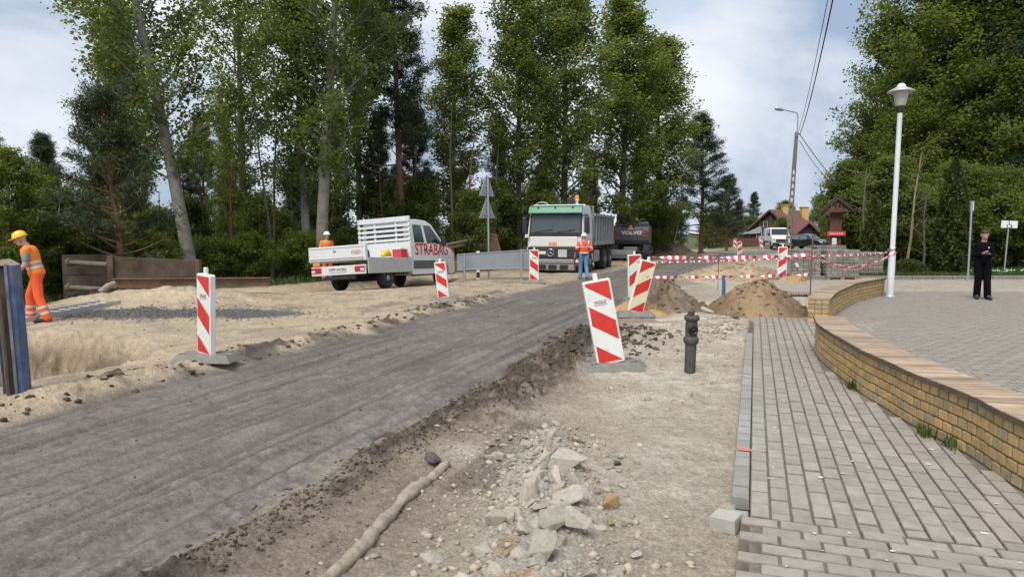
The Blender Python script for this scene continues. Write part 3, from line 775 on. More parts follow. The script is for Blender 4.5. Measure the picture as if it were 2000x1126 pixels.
def chunk(label, px, py, size, k, rot=(0, 0, 0), lift=0.25, scale=(1, 1, 1), m=None, z=None, group=None, name='concrete_chunk', cat='rubble'):
    me = chunk_meshes[k % 10]
    if m is not None:
        key = (k % 10, m.name)
        if key not in chunk_cache: c = me.copy(); c.materials.clear(); c.materials.append(m); chunk_cache[key] = c
        me = chunk_cache[key]
    p = P(px, py, -0.05)
    for _ in range(4): p = P(px, py, H(p.x, p.y))
    o = bpy.data.objects.new(name, me); link(o); o.scale = tuple(size * s for s in scale); o.rotation_euler = rot
    o.location = (p.x, p.y, p.z + lift * size * 0.5 * scale[2])
    return tag(o, label, cat, group)
chunk_cache = {}
chunk('large pale flat concrete slab leaning on top of the rubble ridge', 1112, 985, 0.29, 1, (R(35), R(-12), R(20)), 0.45, (1, .75, .6))
chunk('upright narrow concrete slab on the left of the rubble ridge', 1034, 975, 0.20, 3, (R(80), R(10), R(15)), 0.8, (.8, 1.3, .5))
chunk('broad pale concrete block in the middle of the rubble ridge', 1085, 1025, 0.22, 2, (R(10), R(15), R(40)), 0.3)
chunk('pointed concrete block on the right side of the rubble ridge', 1128, 1040, 0.20, 5, (R(30), R(25), R(-20)), 0.6, (1, .8, 1.2))
chunk('large grey concrete block at the lower end of the rubble', 1062, 1085, 0.21, 6, (R(20), R(-20), R(60)), 0.6)
chunk('long concrete fragment at the upper end of the rubble ridge', 1110, 905, 0.30, 7, (R(25), R(5), R(-40)), 0.25, (1.2, .7, .5))
chunk('ochre topped stone lying right of the rubble ridge', 1190, 990, 0.15, 4, (0, 0, R(30)), 0.5, m=m_concy)
chunk('flat ochre stone below the ochre topped one', 1196, 1020, 0.12, 8, (0, R(10), R(80)), 0.4, (1, 1, .7), m=m_concy)
chunk('rounded pale stone just right of the ochre stones', 1224, 1025, 0.085, 9, (R(40), 0, 0), 0.6)
chunk('single pale concrete lump alone on the bare soil near the pavement', 1242, 1090, 0.085, 0, (R(15), 0, R(30)), 0.5)
chunk('flat pale stone lying right of the rubble on bare soil', 1246, 1045, 0.085, 2, (0, 0, R(70)), 0.3, (1.1, .6, .5))
chunk('dark clod of earth lying alone near the middle of the bare soil', 1206, 907, 0.07, 3, (0, 0, 0), 0.4, m=m_asph, cat='clod', name='earth_clod')
chunk('small grey stone right of the upper rubble ridge', 1218, 950, 0.075, 5, (0, 0, 1), 0.4)
chunk('grey stone with a dark side at the left edge of the rubble', 965, 1022, 0.15, 4, (R(10), R(20), R(10)), 0.5)
chunk('tan grey stone behind the dark sided stone at the left of the rubble', 992, 1018, 0.14, 6, (0, R(-15), R(80)), 0.5)
chunk('large grey mud clod at the top end of the long ridge', 845, 905, 0.15, 3, (R(30), R(20), R(50)), 0.5, m=m_asph, name='earth_clod', cat='clod')
chunk('broken asphalt slab on top of the lumpy soil heap', 1305, 560, 0.75, 7, (R(-25), R(25), R(10)), 0.9, (1.2, .7, .25), m=m_asph, name='asphalt_slab', cat='asphalt')
chunk('pointed pale concrete piece upright before the lumpy soil heap', 1303, 606, 0.30, 5, (R(70), R(5), R(20)), 0.8, (.6, 1.0, .7))
chunk('pale concrete block in front of the asphalt slab', 1325, 604, 0.28, 1, (R(10), R(10), R(60)), 0.6)
chunk('white tipped concrete block lying behind the standpipe on the right', 1382, 612, 0.30, 2, (R(5), R(28), R(-20)), 0.7, (1.2, .7, .6))
chunk('pale concrete shard sticking out of the tall brown soil heap', 1533, 566, 0.34, 8, (R(40), R(30), R(30)), 0.4, (.9, .3, .35))
rng = random.Random(77)
for k in range(135):            # the rest of the rubble ridge: chunks that nothing tells apart
    u = rng.uniform(2.9, 5.3); v = -0.98 - 0.29 * (u - 3.1) + rng.gauss(0, 0.20)
    x, y = XY(u, v); s = rng.choice((.05, .06, .07, .08, .1, .12, .15, .18))
    o = bpy.data.objects.new('concrete_chunk', chunk_meshes[rng.randrange(10)]); link(o); o.scale = (s, s * rng.uniform(.7, 1.1), s * rng.uniform(.6, 1)); o.rotation_euler = (rng.uniform(-.6, .6), rng.uniform(-.6, .6), rng.uniform(0, 6.3))
    o.location = (x, y, H(x, y) + 0.02 * s)
    tag(o, 'small pale broken concrete chunk among the rubble ridge on the bare soil', 'rubble', 'chunks of the rubble ridge')
for k in range(14):            # a few chunks at the broken pavement end
    x, y = XY(rng.uniform(12.2, 14.4), -0.25 - abs(rng.gauss(0, .3))); s = rng.uniform(.08, .24)
    o = bpy.data.objects.new('concrete_chunk', chunk_meshes[rng.randrange(10)]); link(o); o.scale = (s * 1.3, s, s * .5); o.rotation_euler = (rng.uniform(-.3, .3), rng.uniform(-.3, .3), rng.uniform(0, 6.3))
    o.location = (x, y, H(x, y) + 0.1 * s)
    tag(o, 'flat broken concrete piece beside the torn far end of the pavement', 'rubble', 'pieces at the torn pavement end')

def scatter_lumps(name, pts, label, cat, m, seed):
    """pts: (x, y, size); angular lumps joined into one mesh"""
    rg = np.random.default_rng(seed); n = len(pts); pts = np.array(pts)
    ico = bmesh.new(); bmesh.ops.create_icosphere(ico, subdivisions=1, radius=1); B = np.array([v.co[:] for v in ico.verts]); Fb = np.array([[v.index for v in f.verts] for f in ico.faces]); ico.free()
    z = terrain(pts[:, 0], pts[:, 1])[0]
    jit = rg.uniform(0.45, 1.35, (n, len(B), 1)); sc = np.stack([rg.uniform(.7, 1.3, n), rg.uniform(.7, 1.3, n), rg.uniform(.45, .9, n)], 1)
    a = rg.uniform(0, 6.28, n); V = B[None] * jit * sc[:, None] * pts[:, 2][:, None, None]
    X = V[..., 0] * np.cos(a)[:, None] - V[..., 1] * np.sin(a)[:, None]; Y = V[..., 0] * np.sin(a)[:, None] + V[..., 1] * np.cos(a)[:, None]
    W = np.stack([X + pts[:, 0:1], Y + pts[:, 1:2], V[..., 2] + (z + 0.15 * pts[:, 2])[:, None]], -1).reshape(-1, 3)
    me = arr_mesh(name, W, (Fb[None] + (np.arange(n) * len(B))[:, None, None]).reshape(-1, 3))
    point_attr(me, 'tint', np.repeat(rg.uniform(0, 1, n), len(B)))
    o = mesh_obj(name, me, m); return tag(o, label, cat, kind='stuff')
rg = np.random.default_rng(21)
def cloud(n, ulo, uhi, vlo, vhi, smin, smax, pw=2.2):
    u = rg.uniform(ulo, uhi, n); v = rg.uniform(vlo, vhi, n); s = smin + (smax - smin) * rg.uniform(0, 1, n) ** pw
    x, y = XY(u, v); return np.stack([x, y, s], 1)
m_clod = tint_mat('mud_clod', [(0.0, (0.045, 0.036, 0.029)), (0.5, (0.075, 0.06, 0.046)), (1.0, (0.13, 0.105, 0.08))], rough=0.95, bump=0.6, bscale=70)
m_peb = tint_mat('pebbles', [(0.0, (0.26, 0.225, 0.18)), (0.5, (0.38, 0.345, 0.285)), (0.8, (0.43, 0.37, 0.28)), (1.0, (0.50, 0.47, 0.41))], rough=0.95, bump=0.5, bscale=80)
def gcl(n, u0, su, v0, sv, smin, smax, pw=2.2):
    u = rg.normal(u0, su, n); v = rg.normal(v0, sv, n); s = smin + (smax - smin) * rg.uniform(0, 1, n) ** pw
    x, y = XY(u, v); return np.stack([x, y, s], 1)
scatter_lumps('mud_clods', np.concatenate([cloud(1500, 2.6, 6.2, -2.86, -2.48, .003, .017, 2.0), cloud(1500, 6, 10.8, -2.85, -2.1, .004, .026, 2.4), cloud(300, 2.8, 6, -2.5, -2.05, .003, .012, 2.5), cloud(16, 2.8, 10.8, -2.75, -2.4, .02, .04, 2), cloud(260, 2.8, 9, -3.0, -2.75, .005, .025), cloud(420, 4, 17, -7.2, -6.4, .008, .05, 2.4), gcl(420, 11.0, .6, -1.85, .3, .01, .055), gcl(420, 10.6, .9, -2.55, .28, .01, .06), cloud(320, 2.5, 22, -6.2, -3.2, .003, .016, 3), cloud(700, 5, 24, -12.5, -6.6, .004, .022, 3)]),
              'dark churned mud clods along both edges of the dirt road', 'mud', m_clod, 1)
rr_ = []
for k in range(1500):
    u = rg.uniform(2.7, 5.6); v = -0.98 - 0.29 * (u - 3.1) + rg.normal(0, .34); x, y = XY(u, v); rr_.append((x, y, 0.005 + 0.028 * rg.uniform() ** 2.5))
scatter_lumps('pebbles', np.concatenate([np.array(rr_), cloud(1700, 2.8, 14, -1.9, -0.16, .003, .014, 3), cloud(240, 7, 14, -1.6, -0.2, .01, .045, 3), cloud(500, 3, 8, -2.1, -1.2, .004, .02, 3), gcl(260, 12.8, .9, -.7, .4, .012, .06, 2.5)]),
              'pale pebbles and crumbs strewn over the bare soil', 'pebbles', m_peb, 2)
gl = []
for k in range(3600):
    x = rg.normal(-7.6, 1.5); y = rg.normal(14.3, .6) + .12 * math.sin(x * 3); gl.append((x, y, .006 + .022 * rg.uniform() ** 2))
scatter_lumps('gravel', np.array(gl), 'dark grey gravel spread beside the ladder on the sand', 'gravel', tint_mat('grey_gravel', [(0.0, (0.07, 0.07, 0.068)), (1.0, (0.18, 0.175, 0.165))], rough=0.9), 3)
sl = []
for k in range(900):
    t = rg.uniform(0, 6.28); q = rg.uniform(.3, 1.15) ** .5; sl.append((5.35 + 1.12 * q * math.cos(t), 14.75 + 1.12 * q * math.sin(t), .01 + .03 * rg.uniform() ** 2))

# mud-caked bar lying between the tyre tracks
def muddy_bar():
    pts = []; rr2 = []; n = 150
    for k in range(n):
        f = k / (n - 1); u = 2.45 + f * 2.05; v = -1.97 - 0.16 * f + 0.03 * math.sin(f * 7)
        x, y = XY(u, v); pts.append((x, y, float(np.mean([H(x + dx, y + dy) for dx, dy in ((0, 0), (.06, 0), (-.06, 0), (0, .06))])) + 0.018)); rr2.append(0.036 + 0.010 * float(vnoise(k * .23, 3.3, 9)) - (0.03 if k in (0, n - 1) else 0))
    mb = MB(); mb.tube(pts, rr2, 16); V = np.array(mb.v); c_ = np.array(pts)
    for i in range(n):
        ring = V[i * 16:(i + 1) * 16]; a_ = np.arange(16) / 16 * 2 * np.pi
        w_ = 1 + .18 * (fbm(i * .10, 1.3 * np.cos(a_), 4, 41) + fbm(i * .10 + 50, 1.3 * np.sin(a_), 4, 43)); V[i * 16:(i + 1) * 16] = c_[i] + (ring - c_[i]) * w_[:, None]
    mb.v = [tuple(q) for q in V]
    o = mb.build('muddy_bar', M_('caked_mud', (0.36, 0.31, 0.245), rough=0.95, var=0.3, scale=14, bump=0.8, bscale=50, dirt=(0.14, 0.11, 0.085), dirt_amt=0.3, dscale=8))
    tag(o, 'long mud-caked bar lying on the ground left of the rubble ridge', 'bar')
muddy_bar()

# loose paving blocks at the kerb
V_, F_b = paver_mesh('b', 0.15, 0.135, 0.085, 0.005)
lpm = bpy.data.meshes.new('loose_paver'); lpm.from_pydata([tuple(q) for q in V_], [], [(3, 2, 1, 0)] + F_b); lpm.materials.append(M_('pale_paver', (0.40, 0.385, 0.345), rough=0.88, var=0.12, scale=10, bump=0.3, bscale=120))
def loose(label, px, py, rot, lift):
    p = P(px, py, -0.07); o = bpy.data.objects.new('loose_paver', lpm); link(o); o.location = (p.x, p.y, H(p.x, p.y) + lift); o.rotation_euler = rot; tag(o, label, 'paving block')
loose('loose pale square paving block lying on the soil by the pavement edge', 1417, 1030, (R(2), R(-3), R(-38)), 0.083)
loose('whitish paving block at the bottom edge of the ragged pavement end', 1471, 1117, (R(3), R(2), R(-18)), 0.07)
# pink marker stripe on the edge row
mk = MB(); a = P(1441, 871, 0); b = P(1471, 876, 0); c = P(1471, 880, 0); d = P(1441, 877, 0)
mk.add([(q.x, q.y, -0.003) for q in (d, c, b, a)], [(0, 1, 2, 3)]); o = mk.build('paint_mark', M_('marker_spray', (0.75, 0.16, 0.14), rough=0.7, var=0.15, scale=60)); tag(o, 'short red spray paint mark across the pavement edge row', 'paint mark')

def droppings():
    rd = random.Random(8); mb = MB()
    for k in range(64):
        u = 3.4 + 8.5 * rd.random() ** 1.4; v = rd.uniform(.1, max(.3, float(wall_v(u)) - .15)) if u < 10 else rd.uniform(.1, .8); x, y = XY(u, v); s_ = rd.choice((.006, .008, .01, .012, .018)); m = 7
        mb.add([(x + s_ * rd.uniform(.5, 1.3) * math.cos(2 * math.pi * i / m) * 1.4, y + s_ * rd.uniform(.5, 1.3) * math.sin(2 * math.pi * i / m), .0065) for i in range(m)], [tuple(range(m))])
    tag(mb.build('droppings', M_('dropping_white', (.62, .61, .58), rough=.8, var=.15)), 'small whitish spots scattered over the pavement', 'spots', kind='stuff')
droppings()
# ================================================================== striped beacons
m_bwhite = M_('beacon_white_plastic', (0.70, 0.70, 0.66), rough=0.45, var=0.06, scale=5, dirt=(0.42, 0.37, 0.28), dirt_amt=0.22, dscale=5)
m_bsheet = M_('beacon_white_sheet', (0.68, 0.70, 0.66), rough=0.38, var=0.06, scale=8, dirt=(0.45, 0.41, 0.33), dirt_amt=0.26, dscale=6)
m_bcream = M_('beacon_cream_sheet', (0.70, 0.66, 0.44), rough=0.4, var=0.06, scale=8, dirt=(0.5, 0.45, 0.33), dirt_amt=0.15, dscale=4)
m_bred = M_('beacon_red_sheet', (0.56, 0.03, 0.022), rough=0.38, var=0.14, scale=9, dirt=(0.40, 0.16, 0.11), dirt_amt=0.22, dscale=7)
m_rubber = M_('beacon_foot_rubber', (0.20, 0.195, 0.175), rough=0.85, var=0.2, scale=9, bump=0.3, bscale=60, dirt=(0.34, 0.30, 0.23), dirt_amt=0.35, dscale=5)
m_sticker = M_('sticker_ink', (0.30, 0.03, 0.10), rough=0.5, var=0.05)
def clip_poly(poly, axis, lim, keep_less):
    out = []
    for i in range(len(poly)):
        a, b = poly[i], poly[(i + 1) % len(poly)]
        ia = (a[axis] <= lim) == keep_less or a[axis] == lim; ib = (b[axis] <= lim) == keep_less or b[axis] == lim
        if ia: out.append(a)
        if ia != ib:
            t = (lim - a[axis]) / (b[axis] - a[axis]); out.append((a[0] + (b[0] - a[0]) * t, a[1] + (b[1] - a[1]) * t))
    return out
def rrect(w, h, r, n=4):
    pts = []
    for cx, cz, a0 in ((w / 2 - r, h - r, 0), (-w / 2 + r, h - r, 90), (-w / 2 + r, r, 180), (w / 2 - r, r, 270)):
        for k in range(n + 1):
            t = R(a0 + 90 * k / n); pts.append((cx + r * math.cos(t), cz + r * math.sin(t)))
    return pts
def beacon(label, base, yaw, lean=0.0, pitch=0.0, mirror=1, hgt=1.05, wid=0.32, cream=False, sticker=0, foot=True, foot_yaw=0.0, feet2=False, back=True):
    """front face looks along -Y of the local frame; yaw turns it; lean tips it sideways (clockwise seen from the front)"""
    t = thing('striped_beacon', label, 'traffic beacon', base, (0, 0, yaw), 'striped traffic beacons')
    Mx = Matrix.Translation((0, 0, 0.09)) @ Matrix.Rotation(lean, 4, 'Y') @ Matrix.Rotation(pitch, 4, 'X')
    th = 0.075
    def put(o): o.matrix_local = Mx; return o
    mb = MB(); mb.prism([(x, z) for x, z in rrect(wid, hgt, 0.025)], 'y', th / 2, -th / 2); bd = put(mb.build('board', m_bwhite, t, bevel=0.008))
    w2, z0, z1 = wid / 2 - 0.022, 0.025, hgt - 0.025
    for fs in ((-1, 1) if back else (-1,)):
        yf = fs * (th / 2)
        q = [(-w2, z0), (w2, z0), (w2, z1), (-w2, z1)]
        mb = MB(); mb.prism(q, 'y', yf * 1.0, yf + fs * 0.002); put(mb.build('white_sheet', m_bcream if cream else m_bsheet, t))
        H_ = z1 - z0; sl = .215 * H_; bh = .24 * H_
        mir = mirror * (1 if fs < 0 else -1)
        for k in range(-1, 3):
            zt = z1 - (.29 + .49 * k) * H_ if mir > 0 else z1 - (.505 + .49 * k) * H_
            poly = [(-w2, zt - bh), (w2, zt - bh - sl * mir), (w2, zt - sl * mir), (-w2, zt)]
            poly = clip_poly(clip_poly(poly, 1, z1 - 0.004, True), 1, z0 + 0.004, False)
            if len(poly) < 3: continue
            ar = 0.5 * abs(sum(poly[i][0] * poly[(i + 1) % len(poly)][1] - poly[(i + 1) % len(poly)][0] * poly[i][1] for i in range(len(poly))))
            if ar < 0.002: continue
            mb = MB(); mb.prism([(x * 0.985, z) for x, z in poly], 'y', yf + fs * 0.002, yf + fs * 0.0045); put(mb.build('red_stripe', m_bred, t))
    mb = MB(); mb.box((-0.03, -0.02, hgt - 0.005), (0.03, 0.02, hgt + 0.085)); put(mb.build('carry_handle', m_bwhite, t, bevel=0.008))
    mb = MB(); mb.box((-0.05, -0.025, -0.075), (0.05, 0.025, 0.01)); put(mb.build('spigot', m_bwhite, t))
    if sticker:
        stz = z1 - .265 * H_
        for yy in (-0.045, 0.045):
            mb = MB(); mb.prism([(-0.085, stz + yy * .6 - .003), (0.085, stz + yy * .6 - .003), (0.085, stz + yy * .6 + .003), (-0.085, stz + yy * .6 + .003)], 'y', -th / 2 - 0.002, -th / 2 - 0.0042); put(mb.build('sticker_line', m_sticker, t))
        text_obj('sticker_lettering', 'STRABAG', 0.036, m_sticker, t, Mx @ Matrix.Translation((0, -th / 2 - 0.0035, stz)) @ Matrix.Rotation(R(90), 4, 'X'), bold=0.0008, extrude=0.0008)
    if foot:
        def plate(ya, dx, dy, zz, sx=1.0):
            f = MB(); a, b, c, d = 0.21 * sx, 0.40, 0.15 * sx, 0.33
            f.hexa([(-a, -b, 0), (a, -b, 0), (a, b, 0), (-a, b, 0), (-c, -d, .105), (c, -d, .105), (c, d, .105), (-c, d, .105)])
            o = f.build('rubber_foot', m_rubber, t, bevel=0.012); o.rotation_euler = (0, 0, ya); o.location = (dx, dy, zz)
            for sx_ in (-1, 1):
                for sy_ in (-1, 1):
                    s_ = MB(); s_.box((sx_ * 0.10 - 0.018, sy_ * 0.27 - 0.05, 0.086), (sx_ * 0.10 + 0.018, sy_ * 0.27 + 0.05, 0.1075))
                    so = s_.build('grip_slot', M_('slot_dark', (0.05, 0.047, 0.042), rough=0.9, var=0.2), o)
        plate(foot_yaw, 0, 0, 0)
        if feet2: plate(foot_yaw + 0.15, 0.12, 0.22, -0.03)
    return t
def bpos(px, py, dz=0.0):
    p = P(px, py, -0.05)
    for _ in range(5): p = P(px, py, H(p.x, p.y))
    return (p.x, p.y, H(p.x, p.y) + dz)
beacon('large nearest striped beacon leaning left beside the standpipe', bpos(1193, 722), R(6), R(-10), R(-6), 1, 1.08, 0.36, sticker=1, foot_yaw=R(100), feet2=True)
beacon('striped beacon on the sand left of the road near the blue steel post', bpos(404, 703), R(-38), R(3), 0, 1, 1.05, 0.34, sticker=1, foot_yaw=R(125))
beacon('striped beacon leaning in front of the white pickup', bpos(867, 588), R(-12), R(-6), 0, 1, 0.90, 0.30, sticker=1, foot_yaw=R(95))
beacon('striped beacon in front of the dump truck by the grey sign board', bpos(1043, 552), R(-2), R(0), 0, 1, 1.03, 0.32, sticker=1, foot_yaw=R(90))
beacon('upright striped beacon half hidden behind the leaning yellow one', bpos(1240, 588), R(10), R(-2), 0, -1, 1.12, 0.36)
beacon('cream and red striped beacon leaning right in front of the lumpy heap', bpos(1240, 618), R(14), R(14), R(2), -1, 1.10, 0.34, cream=True, foot_yaw=R(80), feet2=True)
beacon('far striped beacon in front of the grey soil heap', bpos(1322, 499), 0, 0, 0, 1, 1.0, 0.33)
beacon('far pale beacon to the right of the grey soil heap', bpos(1369, 494), R(25), 0, 0, 1, .85, 0.33)
beacon('striped beacon across the road between sand heap and grey soil heap', bpos(1444, 502), R(5), 0, 0, -1, 1.05, 0.36)
beacon('most distant striped beacon at the far road bend', bpos(1435, 487), R(8), R(2), 0, 1, 1.05, 0.34)
beacon('far striped beacon tilted left in front of the brown house', bpos(1488, 488), R(5), R(-8), 0, 1, 1.2, 0.36)
beacon('striped beacon at the left of the stacked paving blocks', (9.75, 24.6, H(9.75, 24.6) + .12), R(-5), R(1), 0, -1, 1.05, 0.33)

# ================================================================== barrier tape
m_tr = M_('tape_red', (0.62, 0.06, 0.09), rough=0.4, var=0.08); m_tw = M_('tape_white', (0.74, 0.72, 0.72), rough=0.4, var=0.05)
def tape(label, pts, wid, turns, sag=0.0, stripe=0.12, seed=1, flat=0.5):
    """ribbon through pts with twists; red and white bands as faces of one strip"""
    pts = [Vector(p) for p in pts]; path = []
    for i in range(len(pts) - 1):
        L_ = (pts[i + 1] - pts[i]).length; n = max(6, int(L_ / (stripe / 3)))
        for k in range(n + (i == len(pts) - 2)):
            f = k / n; q = pts[i].lerp(pts[i + 1], f); q.z -= sag * L_ * 4 * f * (1 - f); path.append(q)
    n = len(path); rng = random.Random(seed); ph = rng.uniform(0, 3)
    V = []; Fr = []; mi = []; dist = 0
    for i, p in enumerate(path):
        d = (path[min(i + 1, n - 1)] - path[max(i - 1, 0)]).normalized(); side = d.cross(Vector((0, 0, 1))).normalized(); up = side.cross(d)
        a = ph + turns * math.pi * i / n + 0.5 * math.sin(i * 0.13 + ph)
        w = up * math.cos(a) + side * math.sin(a)
        if i: dist += (p - path[i - 1]).length
        V += [tuple(p - w * wid / 2), tuple(p + w * wid / 2)]
        if i:
            Fr.append((2 * i - 2, 2 * i, 2 * i + 1, 2 * i - 1)); mi.append(int(dist / stripe) % 2)
    me = bpy.data.meshes.new('barrier_tape'); me.from_pydata(V, [], Fr); me.materials.append(m_tr); me.materials.append(m_tw); me.polygons.foreach_set('material_index', mi); me.update()
    o = mesh_obj('barrier_tape', me); return tag(o, label, 'barrier tape', 'red and white barrier tapes')
rodA = P(1580, 622, 0.0); rodA.z = 0
hA = at(1270, 502, 13.2); lampP = P(1738, 578, 0)
tape('upper barrier tape from the leaning beacon to the thin steel rod', [hA, at(1400, 503, 13.4), at(1520, 501, 13.5), at(1580, 497, 13.45)], 0.075, 5, 0.004, 0.075, 1)
tape('thin twisted barrier tape just below the upper one', [at(1245, 512, 14.6), at(1410, 509, 14.2), at(1520, 505, 13.6), at(1580, 503, 13.46)], 0.04, 40, 0.003, 0.075, 2)
tape('lower barrier tape at knee height across the open ground', [at(1262, 541, 12.7), at(1410, 540, 13.2), at(1580, 536, 13.44)], 0.06, 6, 0.004, 0.075, 3)
tape('tight barrier tape from the steel rod to the lamp post', [at(1580, 500, 13.45), at(1733, 493, 17.95)], 0.06, 12, 0.004, 0.075, 4)
tape('sagging twisted barrier tape from the steel rod to the lamp post', [at(1580, 500, 13.46), at(1600, 508, 14.0), at(1660, 523, 15.6), at(1700, 516, 16.8), at(1734, 502, 17.94)], 0.075, 34, 0.012, 0.075, 5)
tape('barrier tape wound round the lamp post', [lampP + Vector((0.085 * math.cos(a), 0.085 * math.sin(a), 1.02 + 0.012 * k)) for k, a in enumerate(np.linspace(0, 12.5, 26))], 0.06, 0, 0, 0.10, 6)
tape('loose end of barrier tape hanging in front of the paving stacks', [at(1551, 506, 13.5), at(1555, 514, 13.5), at(1559, 523, 13.5)], 0.05, 1, 0, 0.09, 7)

# steel rods
m_rod = M_('rusty_rod', (0.16, 0.125, 0.10), rough=0.7, metal=0.5, var=0.3, scale=20)
mb = MB(); mb.tube([(rodA.x, rodA.y, -0.1), (rodA.x + 0.02, rodA.y, 1.62)], 0.014, 8); tag(mb.build('steel_rod', m_rod), 'thin grey steel rod holding the barrier tape before the paving stacks', 'rod')
p = P(1402, 566, -.05); mb = MB(); mb.tube([(p.x, p.y, -0.1), (p.x + 0.01, p.y + 0.01, 1.0)], 0.009, 6); tag(mb.build('steel_rod', m_rod), 'short dark steel rod left of the blue pipe under the tape', 'rod')
p0 = at(1311, 496, 50); p1 = at(1332, 408, 50); mb = MB(); mb.tube([p0, p0.lerp(p1, .5), p1], (0.03, .025, 0.012), 6); tag(mb.build('marker_pole', M_('pale_pole', (0.5, 0.5, 0.36), rough=0.6)), 'thin pale leaning pole beside the grey soil heap', 'pole')

# blue pipe end
p = P(1412, 600, -0.05); mb = MB(); mb.tube([(p.x, p.y, -0.15), (p.x + .005, p.y, .2), (p.x + 0.01, p.y, 0.40), (p.x + .004, p.y, 0.56), (p.x - .012, p.y + .01, 0.63)], (0.042, .042, .042, .041, .039), 12)
tag(mb.build('blue_pipe', M_('blue_plastic', (0.035, 0.13, 0.30), rough=0.5, var=0.2, scale=14, dirt=(0.3, 0.25, 0.18), dirt_amt=0.15)), 'short upright blue plastic pipe sticking out of the soil', 'pipe')

# standpipe / hydrant
def hydrant():
    m1 = M_('old_cast_iron', (0.082, 0.078, 0.068), rough=0.62, metal=0.25, var=0.35, scale=18, bump=0.35, bscale=60, dirt=(0.27, 0.23, 0.17), dirt_amt=0.2, dscale=7)
    m2 = M_('black_iron', (0.02, 0.02, 0.02), rough=0.35, metal=0.3, var=0.3, scale=20)
    b = bpos(1347, 727); t = thing('hydrant', 'dark iron standpipe hydrant standing in the bare soil', 'hydrant', b, (R(0.5), R(1.0), R(0)))
    MB().lathe([(0.068, -0.08), (0.068, 0.10), (0.069, 0.36)], 24).build('pipe', m1, t)
    MB().lathe([(0.068, 0.36), (0.086, 0.372), (0.094, 0.40), (0.094, 0.435), (0.080, 0.455), (0.072, 0.46)], 24).build('lower_collar', m1, t)
    MB().lathe([(0.072, 0.455), (0.074, 0.50), (0.076, 0.58), (0.070, 0.63), (0.072, 0.655)], 24).build('valve_body', m1, t)
    MB().lathe([(0.074, 0.655), (0.094, 0.67), (0.095, 0.70), (0.088, 0.715), (0.04, 0.718)], 24).build('top_flange', m1, t)
    for k in range(6):
        a = k * math.pi / 3; mb = MB(); mb.lathe([(0.012, 0.715), (0.012, 0.728)], 6, Matrix.Translation((0.07 * math.cos(a), 0.07 * math.sin(a), 0))); mb.build('bolt', m1, t)
    mb = MB(); mb.lathe([(0.03, 0.715), (0.028, 0.75), (0.034, 0.76), (0.034, 0.785), (0.016, 0.79), (0.016, 0.81)], 8); mb.build('spindle_nut', m1, t)
    mb = MB(); mb.box((-0.05, -0.02, 0.735), (0.03, 0.02, 0.765)); mb.build('bracket', m1, t, bevel=0.004)
    Mo = Matrix.Translation((0.0, -0.055, 0.545)) @ Matrix.Rotation(R(90), 4, 'X') @ Matrix.Rotation(R(12), 4, 'Y')
    MB().lathe([(0.062, -0.01), (0.062, 0.03), (0.056, 0.038), (0.045, 0.038), (0.042, 0.015), (0.0, 0.015)], 24, Mo, caps=False).build('outlet', m2, t)
    MB().lathe([(0.0, 0.016), (0.02, 0.03), (0.022, 0.034), (0, 0.036)], 12, Mo, caps=False).build('outlet_cap', m2, t)
hydrant()

# flat concrete slabs behind the standpipe
for lab, px, py, sx, sy in (('flat grey concrete slab lying left behind the standpipe', 1318, 626, 0.75, 0.28), ('flat grey concrete slab lying right behind the standpipe', 1364, 624, 0.30, 0.26)):
    p = bpos(px, py); mb = MB(); mb.box((-sx / 2, -sy / 2, -0.03), (sx / 2, sy / 2, 0.03)); o = mb.build('concrete_slab', m_conc, None, bevel=0.008); o.location = p; o.rotation_euler = (R(2), R(-3), R(4)); tag(o, lab, 'slab')

# ================================================================== shoring gear on the left
m_blue = M_('scuffed_blue_steel', (0.07, 0.105, 0.19), rough=0.5, metal=0.3, var=0.5, scale=5, bump=0.15, bscale=30, dirt=(0.20, 0.16, 0.115), dirt_amt=0.42, dscale=4)
m_steel_rust = M_('rusty_steel', (0.12, 0.085, 0.06), rough=0.8, metal=0.2, var=0.35, scale=5, bump=0.25, bscale=40)
def steel_post():
    b = P(34, 766, 0.0); t = thing('shoring_post', 'scuffed blue steel shoring post at the rim of the pit', 'steel post', (b.x, b.y, 0), (R(0), R(-1.5), R(47)))
    t.scale = (.70, .70, 1); z0, z1 = -0.9, 1.36
    # slide-rail profile: web, outer flanges and a mud-stained channel
    MB().prism([(-0.02, -0.13), (0.05, -0.155), (0.16, -0.12), (0.16, 0.12), (0.05, 0.155), (-0.02, 0.13)], 'z', z0, z1 - 0.03).build('box_section', m_blue, t, bevel=0.008)
    MB().box((-0.15, -0.145, z0), (-0.112, -0.09, z1 - 0.30)).build('guide_lip', m_steel_rust, t, bevel=0.004)
    MB().box((-0.15, 0.10, z0), (-0.02, 0.14, z1)).build('flange', m_blue, t, bevel=0.004)
    MB().box((-0.055, -0.150, z0), (-0.018, -0.135, z1 - 0.02)).build('weld_strip', M_('scraped_steel', (0.24, 0.26, 0.29), rough=0.45, metal=0.5, var=0.4, scale=7), t)
    MB().box((-0.12, -0.10, z0), (-0.03, 0.10, z1 - 0.06)).build('channel_web', m_steel_rust, t)
    mb = MB(); mb.add([(-0.15, -0.15, z1 - 0.03), (0.165, -0.13, z1 - 0.03), (0.165, 0.13, z1 - 0.03), (-0.15, 0.15, z1 - 0.03), (-0.05, -0.02, z1 + 0.03), (0.06, 0.02, z1 + 0.035)], [(0, 1, 5, 4), (1, 2, 5), (2, 3, 4, 5), (3, 0, 4)])
    mb.build('mud_cap', M_('dry_mud', (0.25, 0.20, 0.145), rough=0.95, var=0.3, scale=20, bump=0.5), t)
steel_post()

